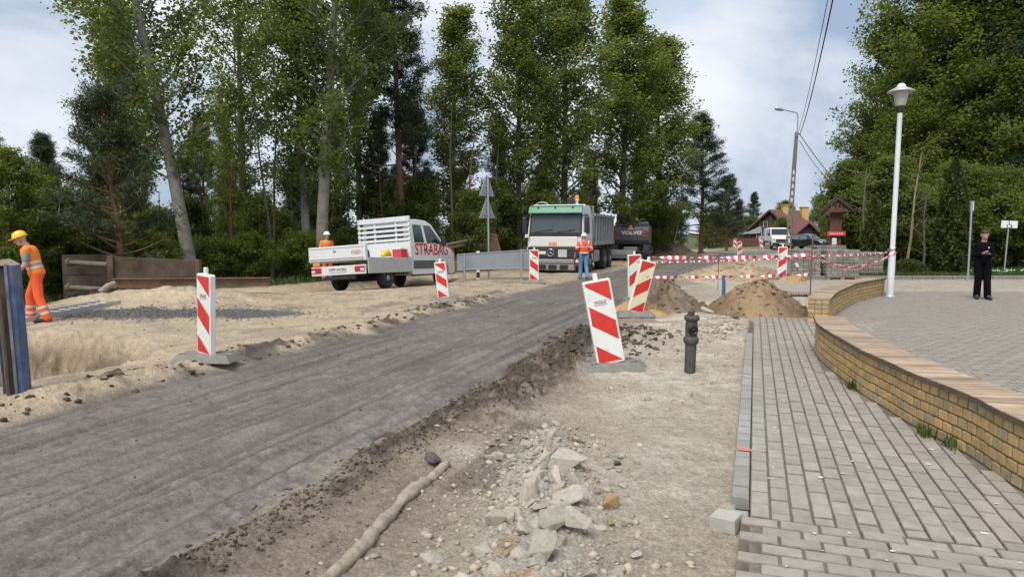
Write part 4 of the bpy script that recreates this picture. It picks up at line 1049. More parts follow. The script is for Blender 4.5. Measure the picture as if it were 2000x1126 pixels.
def ladder():
    m = M_('ladder_aluminium', (0.52, 0.53, 0.54), rough=0.38, metal=0.7, var=0.12, scale=8, dirt=(0.35, 0.31, 0.25), dirt_amt=0.2)
    a = P(-150, 660, 0); b = P(216, 600, 0); d = (b - a).normalized(); L_ = (b - a).length; s = Vector((-d.y, d.x, 0))
    za, zb = H(a.x, a.y), H(b.x, b.y)
    t = thing('ladder', 'aluminium ladder lying flat on the ground behind the yellow helmet worker', 'ladder', ((a + b) / 2).to_tuple()[:2] + (max(za, zb) + 0.10,), (0, R(-1.2), math.atan2(d.y, d.x)))
    for sgn in (-1, 1):
        MB().box((-L_ / 2, sgn * 0.24 - 0.013, -0.045), (L_ / 2, sgn * 0.24 + 0.013, 0.045)).build('rail', m, t, bevel=0.004)
    for k in range(int(L_ / 0.28)):
        x = -L_ / 2 + 0.15 + k * 0.28; MB().tube([(x, -0.24, 0), (x, 0.24, 0)], 0.016, 8).build('rung', m, t)
ladder()

m_plate = M_('dirty_shoring_plate', (0.085, 0.062, 0.042), rough=0.85, var=0.5, scale=2.5, bump=0.3, bscale=14, dirt=(0.20, 0.145, 0.075), dirt_amt=0.30, dscale=3)
m_plate2 = M_('yellow_shoring_steel', (0.50, 0.29, 0.04), rough=0.65, var=0.25, scale=5, dirt=(0.25, 0.19, 0.12), dirt_amt=0.30, dscale=4)
m_plate3 = M_('sandy_shoring_plate', (0.30, 0.245, 0.17), rough=0.85, var=0.25, scale=4, bump=0.3, bscale=20, dirt=(0.17, 0.14, 0.10), dirt_amt=0.2)
m_strut = M_('shoring_strut', (0.16, 0.135, 0.10), rough=0.75, metal=0.2, var=0.3, scale=6)
def wall_plate(mb, A, B, zlo, ztopA, ztopB, th):
    """upright plate between ground points A and B"""
    d = (B - A); n = Vector((-d.y, d.x, 0)).normalized() * th
    mb.hexa([(A.x, A.y, zlo), (B.x, B.y, zlo), (B.x + n.x, B.y + n.y, zlo), (A.x + n.x, A.y + n.y, zlo), (A.x, A.y, ztopA), (B.x, B.y, ztopB), (B.x + n.x, B.y + n.y, ztopB), (A.x + n.x, A.y + n.y, ztopA)])
def trench_box_brown():
    A = at(214, 500, 18.6); B = at(386, 507, 19.4); C = at(120, 498, 20.2); D = at(232, 500, 20.6)
    t = thing('trench_box', 'dark brown dirty trench shoring box standing at the forest edge', 'trench box', (A.x, A.y, -0.5))
    o = Vector((A.x, A.y, -0.5))
    def rel(p): return Vector((p.x - o.x, p.y - o.y, p.z - o.z))
    a, b, c, d = rel(A), rel(B), rel(C), rel(D)
    n = 3
    for k in range(n):      # panels of the plate, one above the other
        z0 = -0.3 + k * (a.z + 0.3) / n; z1 = z0 + (a.z + 0.3) / n - 0.012; f0 = (b.z - a.z)
        mb = MB(); wall_plate(mb, a + Vector((0, 0, 0)), b, z0, z1, z1 + f0 * (k + 1) / n, 0.10); mb.build('panel', m_plate, t, bevel=0.008)
        mb = MB(); wall_plate(mb, c, d, z0, z1, z1, 0.10); mb.build('panel', m_plate, t, bevel=0.008)
    mb = MB(); wall_plate(mb, a + Vector((-0.06, -0.05, 0)), a + Vector((0.10, -0.04, 0)), -0.3, a.z + 0.01, a.z + 0.01, 0.22); mb.build('corner_post', m_plate, t, bevel=0.01)
    mb = MB(); wall_plate(mb, b + Vector((-0.10, -0.03, 0)), b + Vector((0.05, -0.02, 0)), -0.3, b.z + 0.005, b.z + 0.005, 0.2); mb.build('corner_post', m_plate, t, bevel=0.01)
    for py in (514, 563):
        s0 = rel(at(136, py - 2, 20.0)); s1 = rel(at(212, py + 3, 18.75)); MB().tube([s0, s1], 0.075, 10).build('strut', m_strut, t)
        MB().tube([s0 + Vector((-.05, .05, 0)), s0 + Vector((.1, -.05, 0))], 0.13, 10).build('strut_flange', m_strut, t)
    mb = MB(); wall_plate(mb, a + Vector((0.1, 0, a.z)), b + Vector((-.1, 0, 0)), a.z - 0.001, a.z + 0.015, b.z + 0.015, 0.10)
    return t
trench_box_brown()
def i_beam(label, A, B, h, w, m):
    d = (B - A); L_ = d.length; t = thing('steel_beam', label, 'steel beam', A, (0, -math.asin(d.z / L_), math.atan2(d.y, d.x)))
    MB().box((0, -w / 2, h - 0.02), (L_, w / 2, h)).build('upper_flange', m, t); MB().box((0, -w / 2, 0), (L_, w / 2, 0.02)).build('lower_flange', m, t); MB().box((0, -0.012, 0.02), (L_, 0.012, h - 0.02)).build('web', m, t)
m_beam = M_('rust_brown_beam', (0.17, 0.105, 0.07), rough=0.75, metal=0.2, var=0.35, scale=4)
zb = 0.28
A = at(222, 560, 17.6); B = at(528, 556, 18.8); A.z = H(A.x, A.y) + .12; B.z = max(H(B.x, B.y), A.z - .1) + .05; i_beam('long rust brown steel beam lying in front of the trench box', A, B, 0.24, 0.2, m_beam)
A = at(176, 578, 17.3); B = at(232, 566, 17.5); A.z = H(A.x, A.y) + .03; B.z = A.z + .04; i_beam('short rusty beam end lying left of the long beam', A, B, 0.14, 0.16, m_beam)
A = at(196, 575, 17.0); B = at(226, 560, 17.2); A.z = H(A.x, A.y) + .04; B.z = A.z + .22
mb = MB(); mb.tube([A, A.lerp(B, .5) + Vector((0, 0, .03)), B], (0.07, 0.08, 0.06), 8); tag(mb.build('sack', M_('grey_cloth', (0.25, 0.22, 0.18), rough=0.9, var=0.3, scale=10, bump=0.4)), 'grey crumpled sack hanging at the left end of the beam', 'sack')

def trench_box_yellow():
    b0 = P(955, 545, -0.05); t = thing('trench_box', 'yellow trench shoring box with two struts behind the pickup', 'trench box', (b0.x, b0.y, -0.1)); o = Vector((b0.x, b0.y, -0.1))
    rel = lambda p: p - o
    # tilted far plate seen from the inside
    q = [at(948, 548, 31.0), at(992, 548, 31.8), at(968, 459, 31.6), at(931, 455, 30.7)]; q = [rel(p) for p in q]; n = Vector((0.05, 0.14, 0.03))
    MB().hexa([q[0], q[1], q[1] + n, q[0] + n, q[3], q[2], q[2] + n, q[3] + n]).build('plate', m_plate3, t)
    for a, b, w in ((q[3], q[2], .05), (q[1], q[2], .05), (q[0], q[3], .09)):
        MB().tube([a, b], w, 6).build('frame_bar', m_plate2, t)
    MB().tube([q[0].lerp(q[3], .55), q[0].lerp(q[3], 1.0)], .13, 4).build('strut_bracket', m_plate2, t)
    # near plate, seen almost edge on
    q2 = [at(876, 550, 28.6), at(896, 548, 30.0), at(886, 480, 29.8), at(867, 478, 28.4)]; q2 = [rel(p) for p in q2]; n2 = Vector((-0.12, 0.05, 0))
    MB().hexa([q2[0], q2[1], q2[1] + n2, q2[0] + n2, q2[3], q2[2], q2[2] + n2, q2[3] + n2]).build('plate', m_plate2, t)
    MB().tube([rel(at(893, 512, 29.3)), rel(at(868, 511, 28.2))], .04, 6).build('frame_bar', m_plate2, t)
    MB().tube([rel(at(862, 480, 28.6)), rel(at(934, 466, 30.7))], .075, 10).build('strut', m_strut, t)
    MB().tube([rel(at(880, 484, 29.4)), rel(at(932, 474, 31.0))], .06, 10).build('strut', m_strut, t)
trench_box_yellow()

# ================================================================== signs
m_signback = M_('sign_back_grey', (0.30, 0.33, 0.36), rough=0.45, metal=0.3, var=0.10, scale=3)
m_galv = M_('galvanised_steel', (0.40, 0.42, 0.44), rough=0.42, metal=0.6, var=0.12, scale=6)
def big_board():
    A = at(893, 527, 24.6); B = at(1034, 523, 25.2); A2 = at(893, 497, 24.6); B2 = at(1034, 488, 25.2)
    b = P(960, 545, 0); t = thing('sign_board', 'large grey road sign board seen from behind on two posts', 'sign', (b.x, b.y, 0)); o = Vector((b.x, b.y, 0))
    n = Vector((0.0, 0.035, 0))
    MB().hexa([A - o, B - o, B - o + n, A - o + n, A2 - o, B2 - o, B2 - o + n, A2 - o + n]).build('panel', m_signback, t)
    for p, q in ((A, B), (A2, B2), (A, A2), (B, B2)):
        MB().tube([p - o, q - o], 0.022, 6).build('rim', m_signback, t)
    for px, y in ((907, 24.5), (1018, 25.0)):
        tp = at(px, 498 if px < 950 else 488, y); MB().tube([(tp.x - o.x, tp.y - o.y - .05, H(tp.x, tp.y) - .3), (tp.x - o.x, tp.y - o.y - .05, tp.z - o.z + .03)], 0.038, 10).build('post', m_galv, t)
big_board()
b = bpos(1010, 550); mb = MB(); mb.hexa([(-.3, -.2, 0), (.3, -.2, 0), (.3, .2, 0), (-.3, .2, 0), (-.2, -.14, .08), (.2, -.14, .08), (.2, .14, .08), (-.2, .14, .08)]); o = mb.build('rubber_base', m_rubber, None, bevel=.01); o.location = b; tag(o, 'dark rubber base block beside the post of the grey sign board', 'base block')
def warning_signs():
    b = bpos(955, 545); t = thing('warning_sign', 'two grey backed triangular warning signs on one post', 'sign', b, (0, R(-0.8), R(52)))
    MB().tube([(0, 0, -0.2), (0, 0, 3.78)], 0.034, 10).build('post', m_galv, t)
    for zc in (3.05, 2.25):
        tri = [(-0.45, zc), (0.45, zc), (0.03, zc + 0.76), (-0.03, zc + 0.76)]
        MB().prism(tri, 'y', 0.04, 0.055).build('triangle_plate', m_signback, t, bevel=0.004)
        for z in (zc + .14, zc + .36): MB().box((-0.22 if z < zc + .2 else -.12, 0.02, z - .02), (0.22 if z < zc + .2 else .12, 0.042, z + .02)).build('clamp_bar', m_galv, t)
warning_signs()
def delineator():
    b = bpos(934, 545); t = thing('delineator_post', 'small white delineator post with black band behind the grey sign board', 'post', b)
    mw = M_('post_white', (0.72, 0.72, 0.68), rough=0.5, var=0.06); mk_ = M_('post_black', (0.03, 0.03, 0.03), rough=0.5)
    MB().prism([(-.06, -.04), (.06, -.04), (.06, .03), (0, .05), (-.06, .03)], 'z', -0.1, 1.05).build('shaft', mw, t, bevel=.01); MB().box((-.062, -.043, .06), (.062, -.02, .26)).build('black_band', mk_, t)
delineator()
def lamp_post():
    b = lampP; t = thing('street_lamp', 'white park lamp post with disc shade standing on the plaza', 'street lamp', b, (0, R(0.6), 0))
    m = M_('white_painted_pole', (0.62, 0.64, 0.66), rough=0.4, var=0.06, scale=3); mg = glass_mat('lamp_glass', (0.55, 0.54, 0.47), 0.15, 0.72); md = M_('lamp_black', (0.03, 0.03, 0.03), rough=0.5)
    mt = M_('lamp_alu', (0.55, 0.56, 0.57), rough=0.4, metal=0.5, var=.08)
    MB().lathe([(0.13, -0.02), (0.13, 0.012), (0.10, 0.02), (0.088, 0.03)], 20).build('base_plate', mt, t)
    MB().lathe([(0.088, 0.0), (0.086, 1.1), (0.062, 1.18), (0.060, 4.78)], 20).build('pole', m, t)
    MB().lathe([(0.06, 4.76), (0.085, 4.80), (0.09, 4.90), (0.11, 4.95)], 20).build('socket', md, t)
    MB().lathe([(0.11, 4.94), (0.14, 5.04), (0.175, 5.28), (0.165, 5.35)], 24, caps=False).build('glass_shade', mg, t)
    MB().lathe([(0.042, 4.94), (0.042, 5.12), (0.03, 5.2), (0.0, 5.22)], 12).build('bulb', M_('bulb_white', (0.7, 0.7, 0.68), rough=.3), t)
    MB().lathe([(0.15, 5.30), (0.31, 5.29), (0.325, 5.31), (0.31, 5.325), (0.16, 5.40), (0.11, 5.42)], 32).build('disc_shade', mt, t)
    MB().lathe([(0.115, 5.41), (0.105, 5.46), (0.06, 5.51), (0.0, 5.525)], 20).build('top_dome', M_('dome_cream', (0.66, 0.65, 0.55), rough=.4), t)
lamp_post()
def concrete_street_lamp():
    D_ = 48.0; b = at(1538, 503, D_); tp = at(1556, 258, D_); b.z = 0
    t = thing('street_light', 'tall leaning concrete lattice street light pole with curved arm', 'street light', b); o = b
    mc = M_('old_concrete_pole', (0.21, 0.19, 0.165), rough=0.9, var=0.2, scale=4, bump=0.3)
    tr = tp - o; n = 26
    for s in (-1, 1):
        pts = [(tr.x * f + s * (0.16 - 0.08 * f), 0, tr.z * f) for f in np.linspace(0, 1, 8)]
        mb = MB(); mb.tube(pts, [0.06 - .012 * f for f in np.linspace(0, 1, 8)], 4); mb.build('chord', mc, t)
    for k in range(12):
        f = 0.05 + 0.055 * k; w = 0.16 - 0.08 * f; MB().box((tr.x * f - w, -0.05, tr.z * f - .10), (tr.x * f + w, 0.05, tr.z * f + .10)).build('web_plate', mc, t)
    f0 = 0.70; MB().hexa([(tr.x * f0 - .12, -.06, tr.z * f0), (tr.x * f0 + .12, -.06, tr.z * f0), (tr.x * f0 + .12, .06, tr.z * f0), (tr.x * f0 - .12, .06, tr.z * f0), (tr.x - .10, -.06, tr.z), (tr.x + .10, -.06, tr.z), (tr.x + .10, .06, tr.z), (tr.x - .10, .06, tr.z)]).build('solid_head', mc, t)
    arm = [tr + Vector((0, -.1, -.3)), at(1558, 232, D_) - o, at(1558, 224, D_) - o, at(1555, 220, D_) - o, at(1545, 218, D_) - o, at(1530, 214, D_) - o]
    MB().tube(arm, 0.04, 8).build('arm', m_galv, t)
    h0 = at(1531, 215, D_) - o; h1 = at(1513, 211, D_) - o
    MB().tube([h0, h0.lerp(h1, .3), h0.lerp(h1, .8), h1], (.05, .12, .15, .06), 10).build('lamp_head', M_('lamp_head_grey', (0.42, 0.44, 0.46), rough=.4, metal=.4), t)
    MB().box(tuple(at(1560, 262, D_) - o - Vector((.1, .05, .05))), tuple(at(1560, 262, D_) - o + Vector((.12, .05, .05)))).build('cable_hook', m_galv, t)
    mw = M_('cable_black', (0.025, 0.025, 0.027), rough=.6)
    hook = at(1562, 262, D_)
    def cable(label, a, b, sag, r):
        pts = [a.lerp(b, f) - Vector((0, 0, sag * 4 * f * (1 - f))) for f in np.linspace(0, 1, 30)]
        mb = MB(); mb.tube(pts, r, 5, caps=False); tag(mb.build('overhead_cable', mw), label, 'cable')
    near = Vector((4.9, 9.0, 9.3))
    cable('thick overhead cable running from the lattice pole towards the viewer', hook, near, 0.9, 0.022)
    cable('thinner overhead cable running beside the thick one towards the viewer', hook + Vector((-.12, 0, .15)), near + Vector((-.10, 0, .25)), 0.85, 0.012)
    cable('upper overhead cable from the lattice pole into the right hand trees', hook, at(1665, 385, 62), 0.35, 0.028)
    cable('lower overhead cable from the lattice pole into the right hand trees', hook + Vector((0, 0, -.45)), at(1650, 375, 62), 0.55, 0.02)
concrete_street_lamp()
def small_signs():
    b = P(1890, 548, 0.0); t = thing('sign_post', 'slim grey sign post with narrow sign seen edge on behind the woman', 'sign', b)
    MB().tube([(0, 0, -.1), (0, 0, 2.72)], 0.032, 10).build('post', m_galv, t)
    MB().box((-.03, -.03, 2.42), (.06, .05, 2.78)).build('sign_plate', M_('sign_edge', (0.3, 0.32, 0.36), rough=.5), t, bevel=.004)
    MB().box((.035, -.034, 2.48), (.058, -.031, 2.72)).build('sign_strip', M_('sign_white', (0.72, 0.73, 0.75), rough=.4, var=.04), t)
    D_ = 26.0; c = at(1966, 438, D_); bb = at(1961, 527, D_); t = thing('parking_sign', 'white disabled parking sign plate with wheelchair symbol on a post', 'sign', (bb.x, bb.y, 0), (0, R(2.2), 0))
    zc = c.z
    MB().tube([(0, 0, -.1), (0, 0, zc)], 0.028, 10).build('post', m_galv, t)
    w, h = 32 * D_ / FPX / 2, 14 * D_ / FPX / 2
    MB().box((-w, -.045, zc - h), (w, -.032, zc + h)).build('plate', M_('sign_white', (0.72, 0.73, 0.75)), t, bevel=.006)
    mk_ = M_('symbol_black', (0.03, 0.03, 0.035), rough=.5); y = -.049
    ring = [(0.085 * math.cos(a), y, zc - .05 + 0.085 * math.sin(a)) for a in np.linspace(R(130), R(380), 16)]
    MB().tube(ring, 0.012, 5).build('symbol_wheel', mk_, t)
    MB().tube([(-.02, y, zc + .10), (-.015, y, zc - .0), (.06, y, zc - .01), (.095, y, zc - .10), (.13, y, zc - .095)], 0.014, 5).build('symbol_body', mk_, t)
    MB().lathe([(0.0, -.004), (0.025, -.004), (0.025, .004), (0, .004)], 10, Matrix.Translation((-.025, y, zc + .145)) @ Matrix.Rotation(R(90), 4, 'X'), caps=False).build('symbol_head', mk_, t)
small_signs()

# ================================================================== wayside shrine roof post
def shrine():
    D_ = 33.0; b = at(1630, 522, D_); b.z = 0; t = thing('wooden_shrine', 'brown wooden post with small gabled roof behind the paving stacks', 'shrine', b, (0, 0, R(-20)))
    mw = M_('brown_stained_wood', (0.125, 0.05, 0.028), rough=.65, var=.3, scale=3, bump=.2, bscale=30); md = M_('dark_shingle', (0.06, 0.052, 0.05), rough=.85, var=.3, scale=12, bump=.4)
    top = at(1630, 385, D_).z; ez = at(1630, 415, D_).z; hw = 30 * D_ / FPX
    MB().box((-.27, -.16, 0), (.22, .2, ez)).build('post', mw, t, bevel=.02)
    for k in range(3): MB().box((-.27 + .165 * k + .004, -.18, .02), (-.27 + .165 * (k + 1) - .004, -.16, ez)).build('post_plank', mw, t)
    for s in (-1, 1):
        MB().prism([(s * (hw + .05), ez - .08), (s * hw * 1.0, ez + .06), (0, top + .02), (0, top - .13)] if s > 0 else [(0, top - .13), (0, top + .02), (-hw, ez + .06), (-hw - .05, ez - .08)], 'y', -.55, .55).build('roof_slope', md, t)
        for j in range(5):
            f = (j + .5) / 5; c = Vector((s * hw * (1 - f), 0, ez + .06 + (top - ez - .04) * f)); MB().box((-.14, -.57, 0), (.14, .57, .025), Matrix.Translation(c + Vector((0, 0, .005))) @ Matrix.Rotation(s * math.atan2(top - ez, hw), 4, 'Y')).build('shingle_course', md, t)
    MB().prism([(-hw + .1, ez + .0), (hw - .1, ez + .0), (hw - .12, ez + .14), (0, ez + .22), (-hw + .12, ez + .14)], 'y', -.46, -.40).build('gable_beam', mw, t, bevel=.01)
    for k in range(-3, 4): MB().box((k * .17 - .05, -.44, ez + .2), (k * .17 + .05, -.42, ez + .2 + (top - ez - .35) * (1 - abs(k) / 4.5))).build('gable_board', mw, t)
    zc = at(1630, 456, D_).z; m_r = M_('red_sign', (0.62, 0.06, 0.05), rough=.5, var=.06)
    t2 = thing('red_sign_board', 'small red sign board with white lettering fixed to the wooden shrine post', 'sign', (b.x - .10, b.y - .27, zc), (0, 0, R(-20)))
    MB().box((-.40, -.02, -.11), (.40, .015, .11)).build('panel', m_r, t2, bevel=.005)
    for k, (x0, x1) in enumerate(((-.30, -.20), (-.18, -.09), (-.07, -.03), (.0, .09), (.11, .17), (.19, .30))):
        MB().box((x0, -.024, -.035), (x1, -.0205, .035)).build('faded_lettering', M_('sign_faded_white', (0.72, 0.5, 0.5), rough=.5, var=.25, scale=60), t2)
    zp = at(1626, 471, D_).z; mb = MB(); mb.box((-.10, -.012, -.16), (.10, .0, .16)); o = mb.build('notice', M_('paper_white', (0.72, 0.73, 0.72), rough=.6, var=.05)); o.location = (b.x - .16, b.y - .21, zp); o.rotation_euler = (0, 0, R(-20)); tag(o, 'small white paper notice on the wooden shrine post', 'notice')
shrine()

# ================================================================== pallets of paving blocks
m_block = M_('stacked_paving_block', (0.215, 0.20, 0.175), rough=.9, var=.2, scale=12, bump=.3, bscale=80, rnd=.28)
m_pal = M_('pallet_wood', (0.30, 0.235, 0.16), rough=.85, var=.3, scale=6, rnd=.15)
blk = chamfer_block(.19, .19, .092, .008); blk.name = 'paving_block'; blk.materials.append(m_block)
def pallet_stack(desc, cx, cy, nx, ny, nz, rot, seed):
    rng = random.Random(seed); z0 = H(cx, cy) if cx < 9.5 else 0.0; L_, W_ = nx * .2, ny * .2
    pl = thing('pallet', 'wooden pallet under ' + desc, 'pallet', (cx, cy, z0), (0, 0, rot), 'pallets of paving blocks')
    for sy in (-1, 0, 1):
        for sx in (-1, 0, 1): MB().box((sx * (L_ / 2 - .08) - .07, sy * (W_ / 2 - .06) - .05, 0), (sx * (L_ / 2 - .08) + .07, sy * (W_ / 2 - .06) + .05, .09)).build('foot_block', m_pal, pl)
    for k in range(5): y = -W_ / 2 + .05 + k * (W_ - .1) / 4; MB().box((-L_ / 2, y - .05, .092), (L_ / 2, y + .05, .115)).build('deck_board', m_pal, pl)
    t = thing('paving_stack', desc, 'paving stack', (cx, cy, z0 + .118), (0, 0, rot), 'stacks of paving blocks')
    for k in range(nz):
        jx, jy = rng.gauss(0, .008), rng.gauss(0, .008)
        for i in range(nx):
            for j in range(ny):
                if 0 < i < nx - 1 and 0 < j < ny - 1 and k < nz - 1: continue
                if k == nz - 1 and rng.random() < .12: continue
                if j == ny - 1 and k < nz - 1: continue
                o = bpy.data.objects.new('paving_block', blk); link(o, t); o.location = (-L_ / 2 + .1 + i * .2 + jx + rng.gauss(0, .003), -W_ / 2 + .1 + j * .2 + jy, .048 + k * .0955); o.rotation_euler = (0, 0, rng.gauss(0, .015))
    return t
pallet_stack('left stack of grey paving blocks behind the steel rod', 10.55, 25.0, 6, 5, 10, R(-6), 1)
pallet_stack('tall middle stack of grey paving blocks beside the steel rod', 11.85, 24.9, 6, 5, 10, R(3), 2)
pallet_stack('right stack of grey paving blocks next to the trees', 13.05, 25.35, 5, 5, 9, R(8), 3)
pallet_stack('low rear stack of grey paving blocks below the wooden shrine', 12.9, 27.9, 6, 4, 11, R(0), 4)

# ================================================================== house
def house():
    D_ = 98.0; mw = M_('dark_log_wall', (0.075, 0.038, 0.028), rough=.8, var=.3, scale=1.2); mr = M_('red_brown_roof', (0.15, 0.066, 0.055), rough=.75, var=.14, scale=2, bump=.2, bscale=12)
    my = M_('yellow_chimney', (0.52, 0.36, 0.12), rough=.85, var=.12); mwin = M_('house_window', (0.05, 0.06, 0.07), rough=.08, var=.2); mf = M_('window_frame_pale', (0.45, 0.42, 0.38), rough=.6); mt = M_('eave_trim', (0.10, 0.045, 0.035), rough=.7)
    c = P(1540, 488, 0); g0 = at(1478, 470, D_); apex = at(1507, 411, D_)
    t = thing('house', 'dark brown timber house with red brown roof and yellow chimneys', 'house', (apex.x, D_, 0))
    s = D_ / FPX; W2 = 33 * s; ez = at(1480, 447, D_).z; rz = apex.z; Ln = 95 * s
    # gable faces the viewer a little to the left, ridge runs right
    rot = R(30); t.rotation_euler = (0, 0, 0)
    gx = 2.3
    # main volume: gable polygon in a plane turned by rot, ridge along direction d
    gdir = Vector((math.cos(R(-28)), math.sin(R(-28)), 0)); rdir = Vector((math.cos(R(38)), math.sin(R(38)), 0))
    hw = W2 / math.cos(R(28)); rl = Ln / math.cos(R(38)) * .78
    def pt(a, z, b): v = gdir * a + rdir * b; return Vector((v.x, v.y, z))
    # walls built of log courses
    nlog = 9
    for k in range(nlog):
        z0 = ez * k / nlog; z1 = ez * (k + 1) / nlog - .03
        MB().hexa([pt(-hw, z0, 0), pt(hw, z0, 0), pt(hw, z0, rl), pt(-hw, z0, rl), pt(-hw, z1, 0), pt(hw, z1, 0), pt(hw, z1, rl), pt(-hw, z1, rl)]).build('log_course', mw, t)
    for k in range(9):
        z0 = ez + (rz - .3 - ez) * k / 9; z1 = ez + (rz - .3 - ez) * (k + 1) / 9 - .03; f0 = 1 - k / 9; f1 = 1 - (k + 1) / 9
        MB().hexa([pt(-hw * f0, z0, 0), pt(hw * f0, z0, 0), pt(hw * f0, z0, .3), pt(-hw * f0, z0, .3), pt(-hw * f1, z1, 0), pt(hw * f1, z1, 0), pt(hw * f1, z1, .3), pt(-hw * f1, z1, .3)]).build('gable_log', mw, t)
    ov = .5; e2 = ez - .35
    for sg in (-1, 1):
        a0, a1 = sg * (hw + .4), 0
        q = [pt(a0, e2, -ov), pt(a1, rz, -ov), pt(a1, rz, rl + ov), pt(a0, e2, rl + ov)]; up = Vector((0, 0, .16))
        r_ = MB().hexa(q + [p + up for p in q]).build('roof', mr, t)
        MB().tube([pt(a0, e2 + .02, -ov - .05), pt(a1, rz + .02, -ov - .05)], .16, 4).build('barge_board', mt, t)
    MB().hexa([pt(hw * .25 + dx, z, b) for dx, z, b in ()] or [pt(-.12, 0, -.12), pt(.12, 0, -.12), pt(.12, 0, .05), pt(-.12, 0, .05), pt(-.12, rz - .6, -.12), pt(.12, rz - .6, -.12), pt(.12, rz - .6, .05), pt(-.12, rz - .6, .05)]).build('corner_log', mt, t)
    for a, z, w, h in ((-1.0, ez + .35, .55, .7), (1.1, ez + .3, .55, .75), (-1.9, 1.1, .7, .9), (1.8, 1.2, .6, .9)):
        wq = MB().hexa([pt(a - w, z - .05, -.06), pt(a + w, z - .05, -.06), pt(a + w, z - .05, .02), pt(a - w, z - .05, .02), pt(a - w, z + h + .05, -.06), pt(a + w, z + h + .05, -.06), pt(a + w, z + h + .05, .02), pt(a - w, z + h + .05, .02)]).build('window', mf, t)
        for q in (-1, 1): MB().hexa([pt(a + q * w / 2 - w * .4, z, -.08), pt(a + q * w / 2 + w * .4, z, -.08), pt(a + q * w / 2 + w * .4, z, -.055), pt(a + q * w / 2 - w * .4, z, -.055), pt(a + q * w / 2 - w * .4, z + h, -.08), pt(a + q * w / 2 + w * .4, z + h, -.08), pt(a + q * w / 2 + w * .4, z + h, -.055), pt(a + q * w / 2 - w * .4, z + h, -.055)]).build('pane', mwin, wq)
    for b, h, w in ((rl * .42, .75, .42), (rl * .98, .55, .5)):
        p = pt(.3 if b < rl * .6 else 1.0, 0, b); MB().box((p.x - w, p.y - w, rz - 1.4), (p.x + w, p.y + w, rz + h)).build('chimney', my, t, bevel=.03); MB().box((p.x - w - .1, p.y - w - .1, rz + h), (p.x + w + .1, p.y + w + .1, rz + h + .14)).build('chimney_cap', my, t)
    # porch gable on the right slope
    pc = at(1576, 470, D_ - 5); o = Vector((t.location.x, t.location.y, 0)); pa = at(1576, 436, D_ - 5).z; pe = at(1576, 452, D_ - 5).z; w = 14 * s
    x0, y0 = pc.x - o.x, pc.y - o.y
    MB().prism([(x0 - w, 0), (x0 + w, 0), (x0 + w, pe), (x0, pa - .2), (x0 - w, pe)], 'y', y0, y0 + 5).build('porch', mw, t)
    for sg in (-1, 1): MB().prism([(x0, pa), (x0 + sg * (w + 1.2), pe - .9), (x0 + sg * (w + 1.2), pe - .65), (x0, pa + .22)][::sg], 'y', y0 - .6, y0 + 6).build('porch_roof', mr, t)
    MB().box((x0 - 1.0, y0 - .05, 0), (x0 + 1.0, y0 + .02, 2.1)).build('porch_door', M_('door_dark', (.03, .022, .02), rough=.6), t)
    # lean-to with pale roof on the left
    lp = at(1470, 465, D_ + 1); lx, ly = lp.x - o.x, lp.y - o.y; lz = at(1470, 452, D_).z
    MB().box((lx - .9, ly, 0), (lx + 1.2, ly + 3, lz - .3)).build('lean_to', mw, t); MB().hexa([(lx - 1.2, ly - .4, lz - .4), (lx + 1.4, ly - .4, lz - .2), (lx + 1.4, ly + 3, lz - .2), (lx - 1.2, ly + 3, lz - .4), (lx - 1.2, ly - .4, lz - .3), (lx + 1.2, ly - .4, lz + .9), (lx + 1.2, ly + 3, lz + .9), (lx - 1.2, ly + 3, lz - .3)]).build('lean_to_roof', M_('grey_metal_roof', (.34, .38, .38), rough=.5), t)
    # fence in front
    f = thing('fence', 'low dark red brown fence in front of the timber house', 'fence', (at(1530, 480, 88).x, 88, 0)); mfz = M_('fence_wood', (.14, .055, .04), rough=.8, var=.2)
    for k in range(56):
        x = -7 + k * .26
        MB().box((x, 0, .1), (x + .17, .03, 1.05)).build('picket', mfz, f)
    for z in (.3, .85): MB().box((-7.05, .035, z), (7.6, .08, z + .08)).build('fence_rail', mfz, f)
house()
# ================================================================== vehicles
m_white = M_('white_car_paint', (0.66, 0.67, 0.66), rough=.28, var=.03, scale=2, coat=.3, dirt=(0.40, 0.35, 0.27), dirt_amt=.12, dirt_top=1.1, dscale=3)
m_tray = M_('tray_aluminium_white', (0.62, 0.635, 0.635), rough=.4, var=.05, scale=4, dirt=(0.42, 0.37, 0.3), dirt_amt=.10)
m_trayg = M_('tray_aluminium_grey', (0.46, 0.475, 0.47), rough=.45, metal=.25, var=.08, scale=4, dirt=(0.36, 0.33, 0.28), dirt_amt=.15)
m_blackp = M_('black_plastic', (0.025, 0.025, 0.026), rough=.5, var=.15, dirt=(0.2, 0.17, 0.13), dirt_amt=.15)
m_greyp = M_('grey_plastic', (0.085, 0.09, 0.095), rough=.55, var=.12, dirt=(0.25, 0.21, 0.16), dirt_amt=.2)
m_tyre = M_('tyre_rubber', (0.022, 0.021, 0.02), rough=.85, var=.2, scale=12, bump=.3, bscale=30, dirt=(0.16, 0.13, 0.10), dirt_amt=.38, dscale=5)
m_rim = M_('steel_rim', (0.36, 0.37, 0.38), rough=.4, metal=.5, var=.1, dirt=(0.22, 0.18, 0.14), dirt_amt=.25)
m_chas = M_('chassis_black', (0.02, 0.019, 0.018), rough=.8, var=.3, dirt=(0.12, 0.095, 0.07), dirt_amt=.35)
m_gls = M_('vehicle_glass', (0.018, 0.022, 0.022), rough=.04, var=.2, spec=.7)
m_redl = M_('red_lens', (0.42, 0.02, 0.03), rough=.2, var=.1); m_whl = M_('clear_lens', (0.6, 0.6, 0.6), rough=.12, var=.1); m_orl = M_('orange_lens', (0.75, 0.25, 0.02), rough=.2, var=.1)
